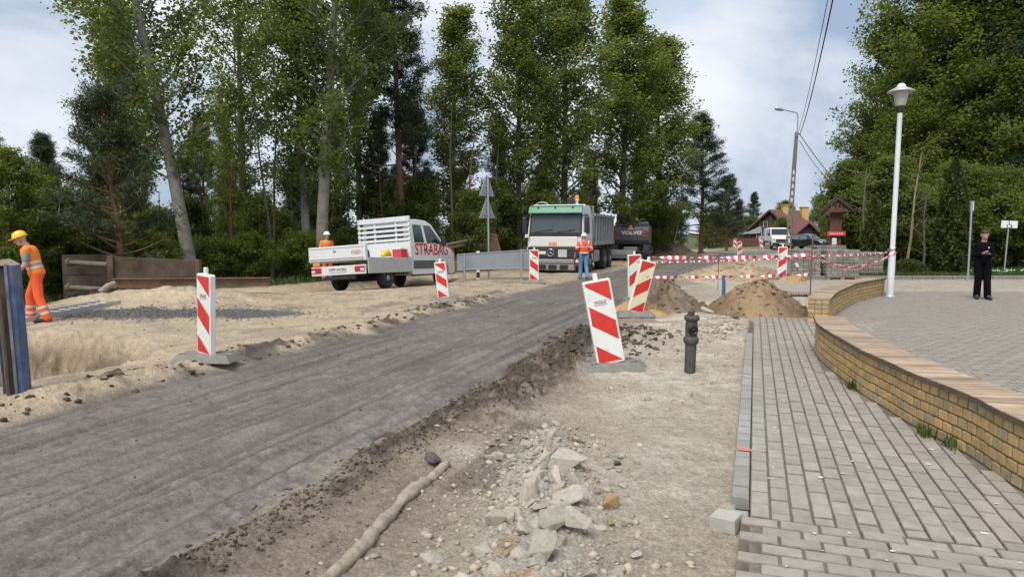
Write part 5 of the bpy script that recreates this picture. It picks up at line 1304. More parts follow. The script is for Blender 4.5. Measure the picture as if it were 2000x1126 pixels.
m_plate_w = M_('plate_white', (0.62, 0.62, 0.60), rough=.5, var=.1, dirt=(0.35, 0.3, 0.23), dirt_amt=.3)
m_ink = M_('ink_black', (0.02, 0.02, 0.02), rough=.5); m_redt = M_('vinyl_red', (0.52, 0.022, 0.045), rough=.35, var=.05)
m_ww = M_('vinyl_white', (0.72, 0.72, 0.72), rough=.35, var=.03)
def w_at(z, zb, zt, w0, w1): return w0 if z <= zb else w0 + (w1 - w0) * min(1.0, (z - zb) / (zt - zb))
def shell(mb, prof, zb, zt, w0, w1):
    """closed side outline (x, z) swept across; widths narrow above the belt line zb"""
    out = []
    for i in range(len(prof)):
        a, b = prof[i], prof[(i + 1) % len(prof)]; out.append(a)
        if (a[1] - zb) * (b[1] - zb) < 0: t = (zb - a[1]) / (b[1] - a[1]); out.append((a[0] + (b[0] - a[0]) * t, zb))
    idx = {}; V = []
    def vid(x, z, s):
        k = (round(x, 4), round(z, 4), s)
        if k not in idx: idx[k] = len(V); V.append((x, s * w_at(z, zb, zt, w0, w1), z))
        return idx[k]
    Fs = []
    for i in range(len(out)):
        a, b = out[i], out[(i + 1) % len(out)]; Fs.append((vid(*a, 1), vid(*b, 1), vid(*b, -1), vid(*a, -1)))
    for part in (clip_poly(out, 1, zb, True), clip_poly(out, 1, zb, False)):
        p2 = []
        for q in part:
            if not p2 or (abs(q[0] - p2[-1][0]) + abs(q[1] - p2[-1][1])) > 1e-5: p2.append(q)
        if len(p2) > 2 and abs(p2[0][0] - p2[-1][0]) + abs(p2[0][1] - p2[-1][1]) < 1e-5: p2.pop()
        if len(p2) >= 3:
            Fs.append(tuple(vid(*q, -1) for q in p2)); Fs.append(tuple(vid(*q, 1) for q in reversed(p2)))
    return mb.add(V, Fs)
def side_panel(poly, s, zb, zt, w0, w1, th=.012, sink=.01):
    """thin panel lying on the side of a shell; poly in (x, z)"""
    n = len(poly); V = [(x, s * (w_at(z, zb, zt, w0, w1) - sink), z) for x, z in poly] + [(x, s * (w_at(z, zb, zt, w0, w1) + th), z) for x, z in poly]
    return MB().add(V, [tuple(range(n)), tuple(range(2 * n - 1, n - 1, -1))] + [(i, n + i, n + (i + 1) % n, (i + 1) % n) for i in range(n)])
def wheel(parent, x, y, r, w, s, name='wheel', rimr=.62, cover=None):
    """s: outside direction (+1/-1) along y"""
    wo = MB().lathe([(r * .60, -w / 2), (r * .93, -w / 2), (r, -w / 2 + .035), (r, w / 2 - .035), (r * .93, w / 2), (r * .60, w / 2)], 28, Matrix.Translation((0, 0, 0)) @ Matrix.Rotation(R(-90 * s), 4, 'X')).build(name, m_tyre, parent); wo.location = (x, y, r)
    MB().lathe([(r * rimr, w / 2 - .05), (r * rimr, w / 2 + .002), (r * rimr * .9, w / 2 - .01), (r * rimr * .82, w / 2 - .05), (r * .30, w / 2 - .03), (r * .26, w / 2 + .01), (r * .0, w / 2 + .015)], 24, Matrix.Rotation(R(-90 * s), 4, 'X'), caps=False).build('rim', m_rim, wo)
    for k in range(10):
        a = k * math.pi / 5; MB().lathe([(r * .055, w / 2 - .045), (r * .055, w / 2 - .03)], 8, Matrix.Rotation(R(-90 * s), 4, 'X') @ Matrix.Translation((r * .52 * math.cos(a), r * .52 * math.sin(a), 0))).build('rim_hole', m_ink, wo)
    return wo
CAB = dict(zb=1.42, zt=2.3, w0=1.0, w1=.84)
def van_cab(t, x0, long_cab, lettering=False, paint=None):
    """panel-van style cab, front bumper at x0+3.2 (double cab)"""
    paint = paint or m_white; c = CAB
    X = lambda v: x0 + v
    prof = [(X(0), .45), (X(0), 2.2), (X(.1), 2.28), (X(.7), 2.32), (X(1.35), 2.30), (X(1.72), 2.18), (X(2.42), 1.46), (X(2.95), 1.28), (X(3.12), 1.10), (X(3.17), .62), (X(3.12), .40), (X(2.75), .38), (X(2.68), .62), (X(2.5), .80), (X(2.15), .86), (X(1.86), .80), (X(1.68), .62), (X(1.62), .40), (X(.1), .40)]
    body = shell(MB(), prof, **c).build('cab_body', paint, t, bevel=.03, seg=3)
    for s in (-1, 1):
        side_panel([(X(.27), 1.47), (X(.95), 1.47), (X(.93), 2.12), (X(.36), 2.12)], s, **c, th=.006).build('rear_side_window', m_gls, t)
        side_panel([(X(1.12), 1.47), (X(2.22), 1.47), (X(1.98), 1.72), (X(1.58), 2.12), (X(1.10), 2.12)], s, **c, th=.006).build('front_side_window', m_gls, t)
        side_panel([(X(1.74), 1.47), (X(1.76), 1.47), (X(1.72), 1.97), (X(1.70), 1.99)], s, **c, th=.010).build('window_bar', m_blackp, t)
        for q in ([(X(.16), .5), (X(.168), .5), (X(.168), 2.1), (X(.16), 2.1)], [(X(1.03), .5), (X(1.04), .5), (X(1.04), 2.16), (X(1.03), 2.16)], [(X(1.70), .75), (X(1.71), .75), (X(2.26), 1.36), (X(2.25), 1.37)]):
            side_panel(q, s, **c, th=.0015).build('door_gap', m_ink, t)
        side_panel([(X(.12), .60), (X(1.6), .60), (X(1.6), .88), (X(.12), .88)], s, **c, th=.018).build('side_moulding', m_greyp, t)
        for hx in (.86, 1.18): side_panel([(X(hx), 1.22), (X(hx + .18), 1.22), (X(hx + .18), 1.255), (X(hx), 1.255)], s, **c, th=.03).build('door_handle', m_blackp, t)
        mo = MB().box((X(2.02), s * 1.06, 1.38), (X(2.12), s * 1.24, 1.72)).build('mirror', m_blackp, t, bevel=.03); MB().box((X(2.0), s * .97, 1.45), (X(2.06), s * 1.08, 1.55)).build('mirror_arm', m_blackp, mo)
        side_panel([(X(2.62), 1.02), (X(3.1), .95), (X(3.1), 1.12), (X(2.9), 1.24), (X(2.7), 1.22)], s, **c, th=.012).build('headlight', m_whl, t)
        wheel(t, X(2.16), s * .86, .345, .22, s)
    ws = [(X(1.76), 2.155), (X(2.38), 1.50)]
    V = []
    for k, (x, z) in enumerate(ws):
        w = w_at(z, **c) - .07
        V += [(x + .012, -w, z + .012), (x + .012, w, z + .012)]
    MB().add(V, [(0, 2, 3, 1)]).build('windscreen', m_gls, t)
    MB().box((X(3.10), -.98, .36), (X(3.22), .98, .70)).build('bumper', m_blackp, t, bevel=.04)
    MB().box((X(3.13), -.62, .74), (X(3.19), .62, 1.06)).build('grille', m_blackp, t, bevel=.02)
    for s in (-1, 1): MB().box((X(3.02), s * .66 - .0, .92), (X(3.165), s * .98, 1.16)).build('front_lamp', m_whl, t, bevel=.03)
    for k in range(3): MB().box((X(3.188), -.58, .80 + .08 * k), (X(3.20), .58, .82 + .08 * k)).build('grille_bar', m_greyp, t)
    return body
def pickup():
    t = thing('pickup_truck', 'white double cab works pickup with dropped side panel parked on the sand', 'pickup truck', PK_LOC, PK_M.to_euler())
    van_cab(t, 1.47, True)
    c = CAB
    # lettering along the doors and bonnet
    for s, sg in ((-1, 1), (1, -1)):
        for off, mm, nm, b in ((0.004, m_ww, 'lettering_outline', .035), (0.007, m_redt, 'lettering', .012)):
            Mt = Matrix.Translation((2.92, s * (1.0 + off), 1.245)) @ (Matrix.Rotation(R(90), 4, 'X') if s < 0 else Matrix.Rotation(R(180), 4, 'Z') @ Matrix.Rotation(R(90), 4, 'X'))
            text_obj(nm, 'STRABAG', .56, mm, t, Mt, bold=b, extrude=.002, sx=1.0)
    for s in (-1, 1):
        MB().box((-1.2, s * .42 - .05, .50), (3.4, s * .42 + .05, .68)).build('chassis_rail', m_chas, t)
    MB().tube([(0, -.8, .345), (0, .8, .345)], .09, 10).build('rear_axle', m_chas, t)
    for s in (-1, 1):
        wheel(t, 0, s * .86, .345, .24, s)
    MB().box((-.8, -.5, .42), (1.2, .5, .56)).build('underbody', m_chas, t)
    MB().box((.55, -.92, .45), (1.35, -.5, .75)).build('storage_box', m_chas, t)
    # tray
    MB().box((-1.25, -1.04, .90), (1.42, 1.04, .985)).build('tray_floor', m_trayg, t)
    tg = MB().box((-1.285, -1.04, .94), (-1.245, 1.04, 1.385)).build('tailgate', m_tray, t, bevel=.012)
    MB().box((-1.297, -.96, 1.0), (-1.283, .96, 1.30)).build('tailgate_panel', m_tray, tg, bevel=.008)
    for z in (.985, 1.31): MB().box((-1.291, -1.0, z), (-1.284, 1.0, z + .012)).build('seam', m_greyp, tg)
    MB().lathe([(.055, 0), (.05, .02), (.02, .03)], 12, Matrix.Translation((-1.29, .05, 1.235)) @ Matrix.Rotation(R(-90), 4, 'Y')).build('latch', m_rim, tg)
    for z in (1.10, 1.21): MB().box((-1.301, -.88, z), (-1.297, -.58, z + .008)).build('sticker_line', m_ink, tg)
    text_obj('sticker_lettering', 'STRABAG', .085, m_redt, tg, Matrix.Translation((-1.299, -.73, 1.157)) @ Matrix.Rotation(R(-90), 4, 'Z') @ Matrix.Rotation(R(90), 4, 'X'), bold=.002, extrude=.001)
    MB().box((-1.24, 1.005, .94), (1.38, 1.04, 1.38)).build('side_panel', m_tray, t, bevel=.01)
    dp = MB().box((-1.20, -1.085, .50), (1.36, -1.05, .945)).build('dropped_side_panel', m_trayg, t, bevel=.01); dp['label'] = 'grey side panel folded down'
    for k in range(3): MB().box((-1.0 + k * 1.0, -1.09, .93), (-.9 + k * 1.0, -1.04, .97)).build('hinge', m_rim, dp)
    MB().box((-1.28, -1.055, .90), (-1.16, -1.0, 1.39)).build('corner_post', m_tray, t, bevel=.01)
    # headboard rack
    hb = MB().box((1.38, -1.03, .99), (1.42, 1.03, 1.52)).build('headboard', m_tray, t, bevel=.008)
    for z in (1.56, 1.72, 1.88, 2.04, 2.21): MB().box((1.375, -1.03, z), (1.415, 1.03, z + (.085 if z < 2.1 else .17))).build('rack_slat', m_tray, hb, bevel=.01)
    for y in (-1.0, -.48, .36, 1.0): MB().box((1.41, y - .035, .99), (1.45, y + .035, 2.38)).build('rack_post', m_tray, hb)
    MB().box((1.456, -.72, 1.55), (1.468, .72, 2.12)).build('rear_window', m_gls, t)
    # strapped cable reel on the headboard
    ring = MB(); ring.tube([(1.36, .78 + .15 * math.cos(a), 1.22 + .15 * math.sin(a)) for a in np.linspace(0, 2 * math.pi, 20)], .04, 8, caps=False); ring.build('cable_coil', m_ink, t)
    MB().tube([(1.355, .78 + .19 * math.cos(a), 1.10 + .24 * math.sin(a)) for a in np.linspace(R(150), R(390), 16)], .012, 6).build('cable_loop', m_ink, t)
    # lamps, plate beam
    pb = MB().box((-1.24, -1.0, .50), (-1.18, 1.0, .78)).build('rear_beam', m_plate_w, t, bevel=.01)
    for s in (-1, 1):
        lm = MB().box((-1.275, s * .98 if s < 0 else .62, .585), (-1.24, -.62 if s < 0 else .98, .745)).build('tail_light', m_redl, t, bevel=.02)
        MB().box((-1.281, s * .97 if s < 0 else .84, .60), (-1.272, -.84 if s < 0 else .97, .67)).build('indicator', m_whl, lm)
    MB().box((-1.262, .66, .79), (-1.23, .92, .90)).build('warning_lamp', m_orl, t, bevel=.02)
    npl = MB().box((-1.256, -.30, .58), (-1.24, .34, .73)).build('number_plate', m_plate_w, t)
    text_obj('plate_characters', 'WPF 5419H', .125, m_ink, npl, Matrix.Translation((-1.258, .02, .655)) @ Matrix.Rotation(R(-90), 4, 'Z') @ Matrix.Rotation(R(90), 4, 'X'), bold=.002, extrude=.001)
    MB().box((-1.22, -.6, .36), (-1.12, .6, .46)).build('tow_bar', m_chas, t)
    return t
pk = pickup()
# things lying on the tray
def on_pickup(o, loc, rot=(0, 0, 0)):
    o.matrix_world = PK_M @ Matrix.Translation(loc) @ Euler(rot).to_matrix().to_4x4(); return o
bm_ = MB(); bm_.tube([(-.25, 0, .05), (-.1, 0, .13), (.12, .02, .14), (.27, 0, .06)], (.05, .11, .11, .04), 10)
tag(on_pickup(bm_.build('yellow_bag', M_('yellow_plastic', (.75, .50, .03), rough=.5, var=.15)), (.15, -.86, .995)), 'small yellow bag lying on the pickup tray edge', 'bag')
cr_ = thing('red_crate', 'red plastic crate at the front of the pickup tray', 'crate'); on_pickup(cr_, (1.08, -.80, .99))
MB().box((-.2, -.17, 0), (.2, .17, .02)).build('floor', M_('red_plastic', (.50, .05, .06), rough=.45, var=.1), cr_)
for a, b in (((-.2, -.17, .02), (.2, -.15, .27)), ((-.2, .15, .02), (.2, .17, .27)), ((-.2, -.15, .02), (-.18, .15, .27)), ((.18, -.15, .02), (.2, .15, .27))): MB().box(a, b).build('side', M_('red_plastic', (.5, .05, .06)), cr_)
MB().box((-.15, -.12, .2), (.15, .12, .32)).build('contents', M_('pale_stuff', (.62, .58, .58), rough=.7, var=.1), cr_, bevel=.03)

# ------------------------------------------------------------------ dump truck
def dump_truck():
    t = thing('dump_truck', 'white cab dump truck with green sun visor facing the viewer', 'dump truck', (1.837, 28.898, -0.081), (0, 0, R(-108.4)))
    mcab = M_('truck_white', (.64, .65, .62), rough=.32, var=.03, coat=.2, dirt=(.36, .31, .25), dirt_amt=.22, dirt_top=1.6); mg = M_('visor_green', (.05, .20, .115), rough=.4, var=.08)
    mbox = M_('tipper_grey', (.27, .285, .28), rough=.55, metal=.15, var=.12, scale=3, dirt=(.30, .26, .20), dirt_amt=.32, dscale=2); mbump = M_('bumper_grey', (.23, .235, .235), rough=.55, var=.1, dirt=(.18, .155, .125), dirt_amt=.4)
    c = dict(zb=1.78, zt=2.95, w0=1.23, w1=1.15)
    prof = [(-1.75, .95), (-1.75, 2.75), (-1.6, 2.9), (-.6, 2.98), (-.22, 2.86), (-.14, 2.6), (0, 1.75), (.02, 1.1), (0, .95)]
    shell(MB(), prof, **c).build('cab', mcab, t, bevel=.05, seg=3)
    # sun visor
    MB().prism([(.10, 2.56), (.13, 2.60), (.0, 2.84), (-.18, 2.93), (-.2, 2.86), (-.05, 2.78)], 'y', -1.17, 1.17).build('sun_visor', mg, t, bevel=.02)
    for y in (-.75, 0, .75): MB().box((.0, y - .03, 2.80), (.06, y + .03, 2.86)).build('marker_lamp', m_ink, t)
    # windscreen: grey cab panel, sky reflection put into glass colour, dashboard things between
    fx = lambda z: -.14 + (2.6 - z) / .85 * .14 if z > 1.75 else 0
    MB().hexa([(fx(1.74) + .005, -1.13, 1.74), (fx(1.74) + .012, -1.13, 1.74), (fx(1.74) + .012, 1.13, 1.74), (fx(1.74) + .005, 1.13, 1.74), (fx(2.58) + .005, -1.10, 2.58), (fx(2.58) + .012, -1.10, 2.58), (fx(2.58) + .012, 1.10, 2.58), (fx(2.58) + .005, 1.10, 2.58)]).build('cab_interior', M_('cab_dark', (.13, .145, .145), rough=.8, var=.4, scale=3), t)
    def tri(name, y, z0, w, h, m, off=.02):
        MB().add([(fx(z0) + off, y - w / 2, z0), (fx(z0) + off, y + w / 2, z0), (fx(z0 + h) + off, y, z0 + h)], [(0, 1, 2)]).build(name, m, t)
    tri('dash_triangle', -.38, 2.02, .42, .26, m_ink); tri('vest_triangle', .22, 2.02, .32, .40, M_('vest_behind_glass', (.35, .10, .10), rough=.7, var=.2))  # flat red triangle stands in for the driver's vest
    MB().hexa([(fx(1.80) + .03, -1.08, 1.80), (fx(1.80) + .037, -1.08, 1.80), (fx(1.80) + .037, 1.08, 1.80), (fx(1.80) + .03, 1.08, 1.80), (fx(2.56) + .03, -1.06, 2.56), (fx(2.56) + .037, -1.06, 2.56), (fx(2.56) + .037, 1.06, 2.56), (fx(2.56) + .03, 1.06, 2.56)]).build('windscreen', glass_mat('truck_glass_sky_tone', (.11, .135, .135), .03, .55), t)
    for s in (-1, 1): MB().tube([(fx(1.8) + .03, s * 1.11, 1.80), (fx(2.56) + .03, s * 1.09, 2.56)], .035, 6).build('screen_pillar', m_blackp, t)
    MB().box((.005, -1.15, 1.62), (.05, 1.15, 1.80)).build('cowl', m_blackp, t, bevel=.02)
    for y0, y1 in ((-.9, -.15), (.1, .85)): MB().tube([(.075, y0, 1.80), (fx(1.92) + .06, y1, 1.90)], .012, 5).build('wiper', m_ink, t)
    MB().box((0.0, -1.12, 1.18), (.05, .96, 1.61)).build('front_panel', mcab, t, bevel=.03)
    st = MB().box((.05, -.27, 1.23), (.056, .08, 1.37)).build('front_sticker', M_('sticker_orange', (.62, .18, .08), rough=.5), t)
    text_obj('sticker_lettering', 'STRABAG', .075, m_ww, st, Matrix.Translation((.0585, -.095, 1.30)) @ Matrix.Rotation(R(90), 4, 'Z') @ Matrix.Rotation(R(90), 4, 'X'), bold=.001, extrude=.001)
    gr = MB().prism([(-1.20, 1.17), (1.20, 1.17), (1.20, 1.08), (.92, .68), (-.92, .68), (-1.20, 1.08)], 'x', .0, .07).build('grille', m_blackp, t, bevel=.02)
    for z in (.80, 1.08): MB().box((.071, -.95, z), (.085, .95, z + .02)).build('grille_bar', m_greyp, gr)
    # three pointed star in a ring
    sm = M_('chrome', (.62, .63, .64), rough=.15, metal=.9, var=.05); sc_ = (.10, -.19, .93)
    MB().tube([(sc_[0], sc_[1] + .15 * math.cos(a), sc_[2] + .15 * math.sin(a)) for a in np.linspace(0, 2 * math.pi, 28)], .014, 6, caps=False).build('emblem_ring', sm, t)
    V = [(sc_[0] + .025, sc_[1], sc_[2])]
    for k in range(6):
        a = R(90 + 60 * k); q = .145 if k % 2 == 0 else .030; V.append((sc_[0], sc_[1] + q * math.cos(a), sc_[2] + q * math.sin(a)))
    MB().add(V, [(0, 1 + k, 1 + (k + 1) % 6) for k in range(6)]).build('emblem_star', sm, t)
    npl = MB().box((.075, -.88, .86), (.088, -.40, .99)).build('number_plate', m_plate_w, t)
    MB().box((.075, .14, .74), (.088, .52, 1.06)).build('hazard_plate', M_('blank_plate_grey', (.45, .46, .47), rough=.5, var=.06), t, bevel=.005)
    bp = MB().box((-.05, -1.20, .46), (.13, 1.20, .66)).build('bumper', mbump, t, bevel=.05)
    MB().box((-.3, -.85, .18), (.10, .85, .46)).build('lower_skirt', mbump, t, bevel=.04)
    for y in (-.55, -.1, .40): MB().box((.101, y - .18, .22), (.112, y + .18, .42)).build('skirt_opening', m_ink, t)
    for s in (-1, 1):
        MB().box((-.7, s * 1.24 - .02, .66) if s > 0 else (-.7, -1.26, .66), (.02, s * 1.24 + .02, 1.16) if s > 0 else (.02, -1.22, 1.16)).build('corner_panel', mcab, t, bevel=.03)
        hl = MB().lathe([(.0, .02), (.12, .02), (.15, 0), (.16, -.06)], 20, Matrix.Translation((.115, s * .97, .57)) @ Matrix.Rotation(R(90), 4, 'Y'), caps=False).build('headlight', m_blackp, t)
        MB().lathe([(0, .034), (.06, .03), (.075, .015)], 14, Matrix.Translation((.118, s * .97, .57)) @ Matrix.Rotation(R(90), 4, 'Y'), caps=False).build('headlight_lens', m_whl, hl)
        MB().box((.12, s * .97 - .13, .40), (.14, s * .97 + .10, .455)).build('fog_light', m_redl if s > 0 else m_whl, t)
        mi = MB().box((-.05, s * 1.36 - .10, 1.72), (.10, s * 1.36 + .10, 2.44)).build('mirror', m_blackp, t, bevel=.04)
        MB().tube([(-.1, s * 1.15, 2.5), (.03, s * 1.36, 2.48)], .025, 6).build('mirror_arm', m_blackp, mi)
        MB().box((.06, s * 1.22 - .10, 1.55), (.13, s * 1.22 + .08, 1.70)).build('side_lamp', m_whl, t, bevel=.02)
        side_panel([(-1.2, 1.82), (-.22, 1.82), (-.32, 2.58), (-1.2, 2.58)], s, **c, th=.006).build('side_window', m_gls, t)
        side_panel([(-1.35, 1.0), (-1.34, 1.0), (-1.34, 2.65), (-1.35, 2.65)], s, **c, th=.002).build('door_gap', m_ink, t)
        # wheel arches, steps
        MB().prism([(-.75, .95), (-.75, .62), (-.9, .95), (-1.35, 1.18), (-1.8, .95), (-2.0, .62), (-2.05, .98), (-1.4, 1.30)], 'y', s * .92, s * 1.25).build('mudguard', m_blackp, t)
        wheel(t, -1.38, s * 1.06, .52, .30, s)
        for wx in (-4.75, -6.10):
            wheel(t, wx, s * 1.02, .52, .44, s)
        MB().box((-5.5, s * 1.25 if s < 0 else .9, 1.10), (-5.3, -.9 if s < 0 else 1.25, 1.14)).build('rear_mudguard', m_chas, t)
        MB().box((-7.2, s * .42 - .06, .72), (-1.0, s * .42 + .06, 1.0)).build('chassis_rail', m_chas, t)
    MB().box((-3.6, .6, .45), (-2.5, 1.2, 1.0)).build('fuel_tank', m_rim, t, bevel=.08); MB().box((-3.6, -1.2, .45), (-2.5, -.6, 1.0)).build('battery_box', m_chas, t, bevel=.05)
    for wx in (-1.38, -4.75, -6.1): MB().tube([(wx, -.9, .52), (wx, .9, .52)], .11, 10).build('axle', m_chas, t)
    MB().box((-.9, -.5, .55), (-.2, .5, .95)).build('engine_block', m_chas, t)
    # tipper body: floor, sides with ribs, slanted front
    bx = MB().box((-7.0, -1.22, 1.20), (-2.05, 1.22, 1.34)).build('tipper_floor', mbox, t)
    for s in (-1, 1):
        y0, y1 = (1.16, 1.20) if s > 0 else (-1.20, -1.16)
        MB().prism([(-7.0, 1.34), (-2.5, 1.34), (-2.05, 1.9), (-2.05, 2.55), (-7.0, 2.55)], 'y', y0, y1).build('tipper_side', mbox, t)
        for k in range(8):
            x = -6.92 + k * .62; MB().box((x, y1 if s > 0 else y0 - .07, 1.34), (x + .12, y1 + .07 if s > 0 else y0, 2.50)).build('side_rib', mbox, t, bevel=.01)
        MB().box((-7.02, (1.14 if s > 0 else -1.30), 2.50), (-2.05, (1.30 if s > 0 else -1.14), 2.63)).build('top_rail', mbox, t, bevel=.015)
        MB().box((-7.02, (1.18 if s > 0 else -1.29), 1.22), (-2.3, (1.29 if s > 0 else -1.18), 1.36)).build('bottom_rail', mbox, t, bevel=.01)
    MB().box((-2.09, -1.22, 1.34), (-2.0, 1.22, 2.95)).build('tipper_front', mbox, t, bevel=.01); MB().hexa([(-2.1, -1.2, 2.85), (-1.65, -1.1, 2.92), (-1.65, 1.1, 2.92), (-2.1, 1.2, 2.85), (-2.1, -1.2, 2.9), (-1.65, -1.1, 2.97), (-1.65, 1.1, 2.97), (-2.1, 1.2, 2.9)]).build('cab_protector', mbox, t)
    MB().box((-7.05, -1.2, 1.3), (-7.0, 1.2, 2.6)).build('tipper_tailgate', mbox, t)
    # load of soil
    lx = np.linspace(-6.9, -2.15, 24); ly = np.linspace(-1.15, 1.15, 12); LX, LY = np.meshgrid(lx, ly, indexing='ij'); LZ = 2.42 + .22 * np.exp(-((LX + 4.2) / 1.6) ** 2) * np.cos(LY * 1.2) + .09 * fbm(LX * 2, LY * 2, 3, 5)
    i, k = np.meshgrid(np.arange(23), np.arange(11), indexing='ij'); a = i * 12 + k
    me = arr_mesh('soil_load', np.stack([LX, LY, LZ], -1).reshape(-1, 3), np.stack([a, a + 12, a + 13, a + 1], -1).reshape(-1, 4), True); mesh_obj('soil_load', me, M_('load_soil', (.24, .19, .13), rough=.95, var=.3, scale=4, bump=.6, bscale=20), t)
    # roof fittings
    bc = MB().lathe([(.06, 2.95), (.06, 3.14), (.10, 3.15), (.10, 3.18)], 14, Matrix.Translation((-.75, .75, 0))).build('beacon_base', m_ww, t); MB().lathe([(.09, 3.18), (.085, 3.33), (.05, 3.37), (0, 3.375)], 14, Matrix.Translation((-.75, .75, 0))).build('beacon_lens', m_orl, bc)
    MB().box((-1.55, .15, 2.95), (-1.35, .62, 3.28)).build('air_intake', m_ink, t, bevel=.03)
    MB().tube([(-.9, -.85 + .32 * math.cos(a), 2.9 + .20 * math.sin(a)) for a in np.linspace(0, math.pi, 14)], .025, 6).build('roof_hoop', m_rim, t)
    MB().tube([(-.7, .4, 2.96), (-.7, .45, 3.55)], .006, 4).build('aerial', m_ink, t)
dump_truck()

# ------------------------------------------------------------------ wheeled excavator, seen from behind
def excavator():
    D_ = 44.0; c0 = at(1235, 480, D_); t = thing('excavator', 'dark grey wheeled excavator seen from behind beyond the dump truck', 'excavator', (c0.x, D_, -.05), (0, 0, R(90 - 14)))
    md = M_('excavator_charcoal', (.075, .083, .095), rough=.42, var=.08, coat=.1, dirt=(.16, .14, .12), dirt_amt=.15); mgr = M_('excavator_grey', (.17, .175, .18), rough=.5, var=.1, dirt=(.2, .17, .13), dirt_amt=.25); my = M_('machine_yellow', (.62, .33, .03), rough=.5, var=.15)
    w = 1.14
    cw = MB().prism([(-1.25, 1.02), (-1.45, 1.3), (-1.5, 1.75), (-1.42, 2.12), (-1.2, 2.2), (1.4, 2.2), (1.4, 1.02)], 'y', -w, w).build('counterweight', md, t, bevel=.10, seg=3)
    MB().box((-1.15, -w + .1, 2.19), (.6, -.1, 2.42)).build('engine_cover', md, t, bevel=.05); MB().box((-1.1, .05, 2.19), (.2, w - .15, 2.30)).build('engine_cover', md, t, bevel=.04)
    mir = MB().tube([(-.8, -w + .2 + .55 * f, 2.4 + .22 * math.sin(math.pi * f)) for f in np.linspace(0, 1, 9)], .03, 6).build('hand_rail', m_rim, t)
    for s, sg in ((-1, 1), (1, -1)):
        MB().add([(-1.512, s * .98, 1.62), (-1.512, s * .60, 1.62), (-1.51, s * .70, 1.52), (-1.51, s * .98, 1.50)] if s < 0 else [(-1.512, .60, 1.50), (-1.512, 1.0, 1.50), (-1.51, 1.0, 1.40), (-1.51, .72, 1.42)], [(0, 1, 2, 3)]).build('red_stripe', m_redt, t)
    MB().box((-1.52, -1.03, 1.70), (-1.46, -.90, 1.92)).build('rear_light', m_redl, t, bevel=.01); MB().box((-1.52, .90, 1.70), (-1.46, 1.03, 1.92)).build('rear_light', m_redl, t, bevel=.01)
    text_obj('lettering', 'VOLVO', .30, m_ww, t, Matrix.Translation((-1.505, -.05, 1.74)) @ Matrix.Rotation(R(-90), 4, 'Z') @ Matrix.Rotation(R(88), 4, 'X'), bold=.012, extrude=.004, sx=1.25)
    MB().prism([(-.19, 1.94), (.19, 1.94), (0, 2.27)], 'x', -1.55, -1.53).build('warning_triangle', M_('warning_orange', (.78, .36, .16), rough=.4), t); MB().box((-1.56, -.19, 1.90), (-1.53, .19, 1.945)).build('triangle_rim', m_redt, t)
    # undercarriage
    MB().lathe([(.55, .85), (.55, 1.03)], 24).build('slew_ring', m_chas, t)
    MB().box((-1.8, -.42, .55), (1.8, .42, .88)).build('chassis', mgr, t, bevel=.04)
    for x in (-1.3, 1.4):
        MB().tube([(x, -1.0, .52), (x, 1.0, .52)], .14, 10).build('axle', m_chas, t)
        for s in (-1, 1): wheel(t, x, s * .98, .52, .42, s)
    MB().prism([(-2.05, .18), (-1.95, .18), (-1.92, .70), (-2.02, .72), (-2.10, .45)], 'y', -.15, 1.25).build('dozer_blade', mgr, t, bevel=.02)
    MB().box((-1.98, .2, .35), (-1.5, .45, .5)).build('blade_arm', mgr, t)
    # cab on the left
    cb = MB().hexa([(-.2, .12, 1.1), (1.35, .12, 1.1), (1.35, 1.08, 1.1), (-.2, 1.08, 1.1), (-.1, .18, 2.95), (1.1, .18, 2.95), (1.1, 1.02, 2.95), (-.1, 1.02, 2.95)]).build('cab', md, t, bevel=.06)
    MB().hexa([(-.19, .22, 2.0), (-.15, .22, 2.0), (-.15, .98, 2.0), (-.19, .98, 2.0), (-.125, .26, 2.85), (-.09, .26, 2.85), (-.09, .94, 2.85), (-.125, .94, 2.85)]).build('rear_window', m_gls, cb)
    # boom and arm folded up ahead of the cab
    MB().prism([(1.0, 1.5), (1.5, 1.5), (2.4, 3.3), (2.2, 4.05), (1.95, 4.0), (1.9, 3.4)], 'y', -.16, .14).build('boom', mgr, t, bevel=.03)
    MB().prism([(2.0, 4.1), (2.3, 4.05), (3.7, 2.3), (3.5, 2.0), (3.3, 2.2)], 'y', -.14, .12).build('dipper_arm', mgr, t, bevel=.03)
    MB().tube([(1.3, .0, 1.9), (2.0, .0, 3.5)], .09, 10).build('boom_cylinder', M_('chrome', (.62, .63, .64)), t); MB().tube([(1.7, 0, 3.1), (2.25, 0, 4.2), (2.5, 0, 4.1)], .07, 10).build('arm_cylinder', M_('chrome', (.62, .63, .64)), t)
    for s in (-.12, .1, .2): MB().tube([(1.4, s, 2.2), (1.6, s + .05, 3.1), (2.1, s, 4.1), (2.5, s, 3.8)], .025, 6).build('hydraulic_hose', m_ink, t)
    MB().lathe([(.0, 0), (.19, .02), (.22, .16), (.16, .3), (0, .34)], 14, Matrix.Translation((.9, 1.0, 2.18)), caps=False).build('yellow_tank', my, t)
    bc = MB().tube([(-1.0, -.32, 2.2), (-1.0, -.32, 2.48)], .03, 8).build('beacon_post', m_ink, t); MB().lathe([(.10, 2.48), (.09, 2.66), (.05, 2.70), (0, 2.705)], 14, Matrix.Translation((-1.0, -.32, 0))).build('beacon_lens', m_orl, bc)
excavator()

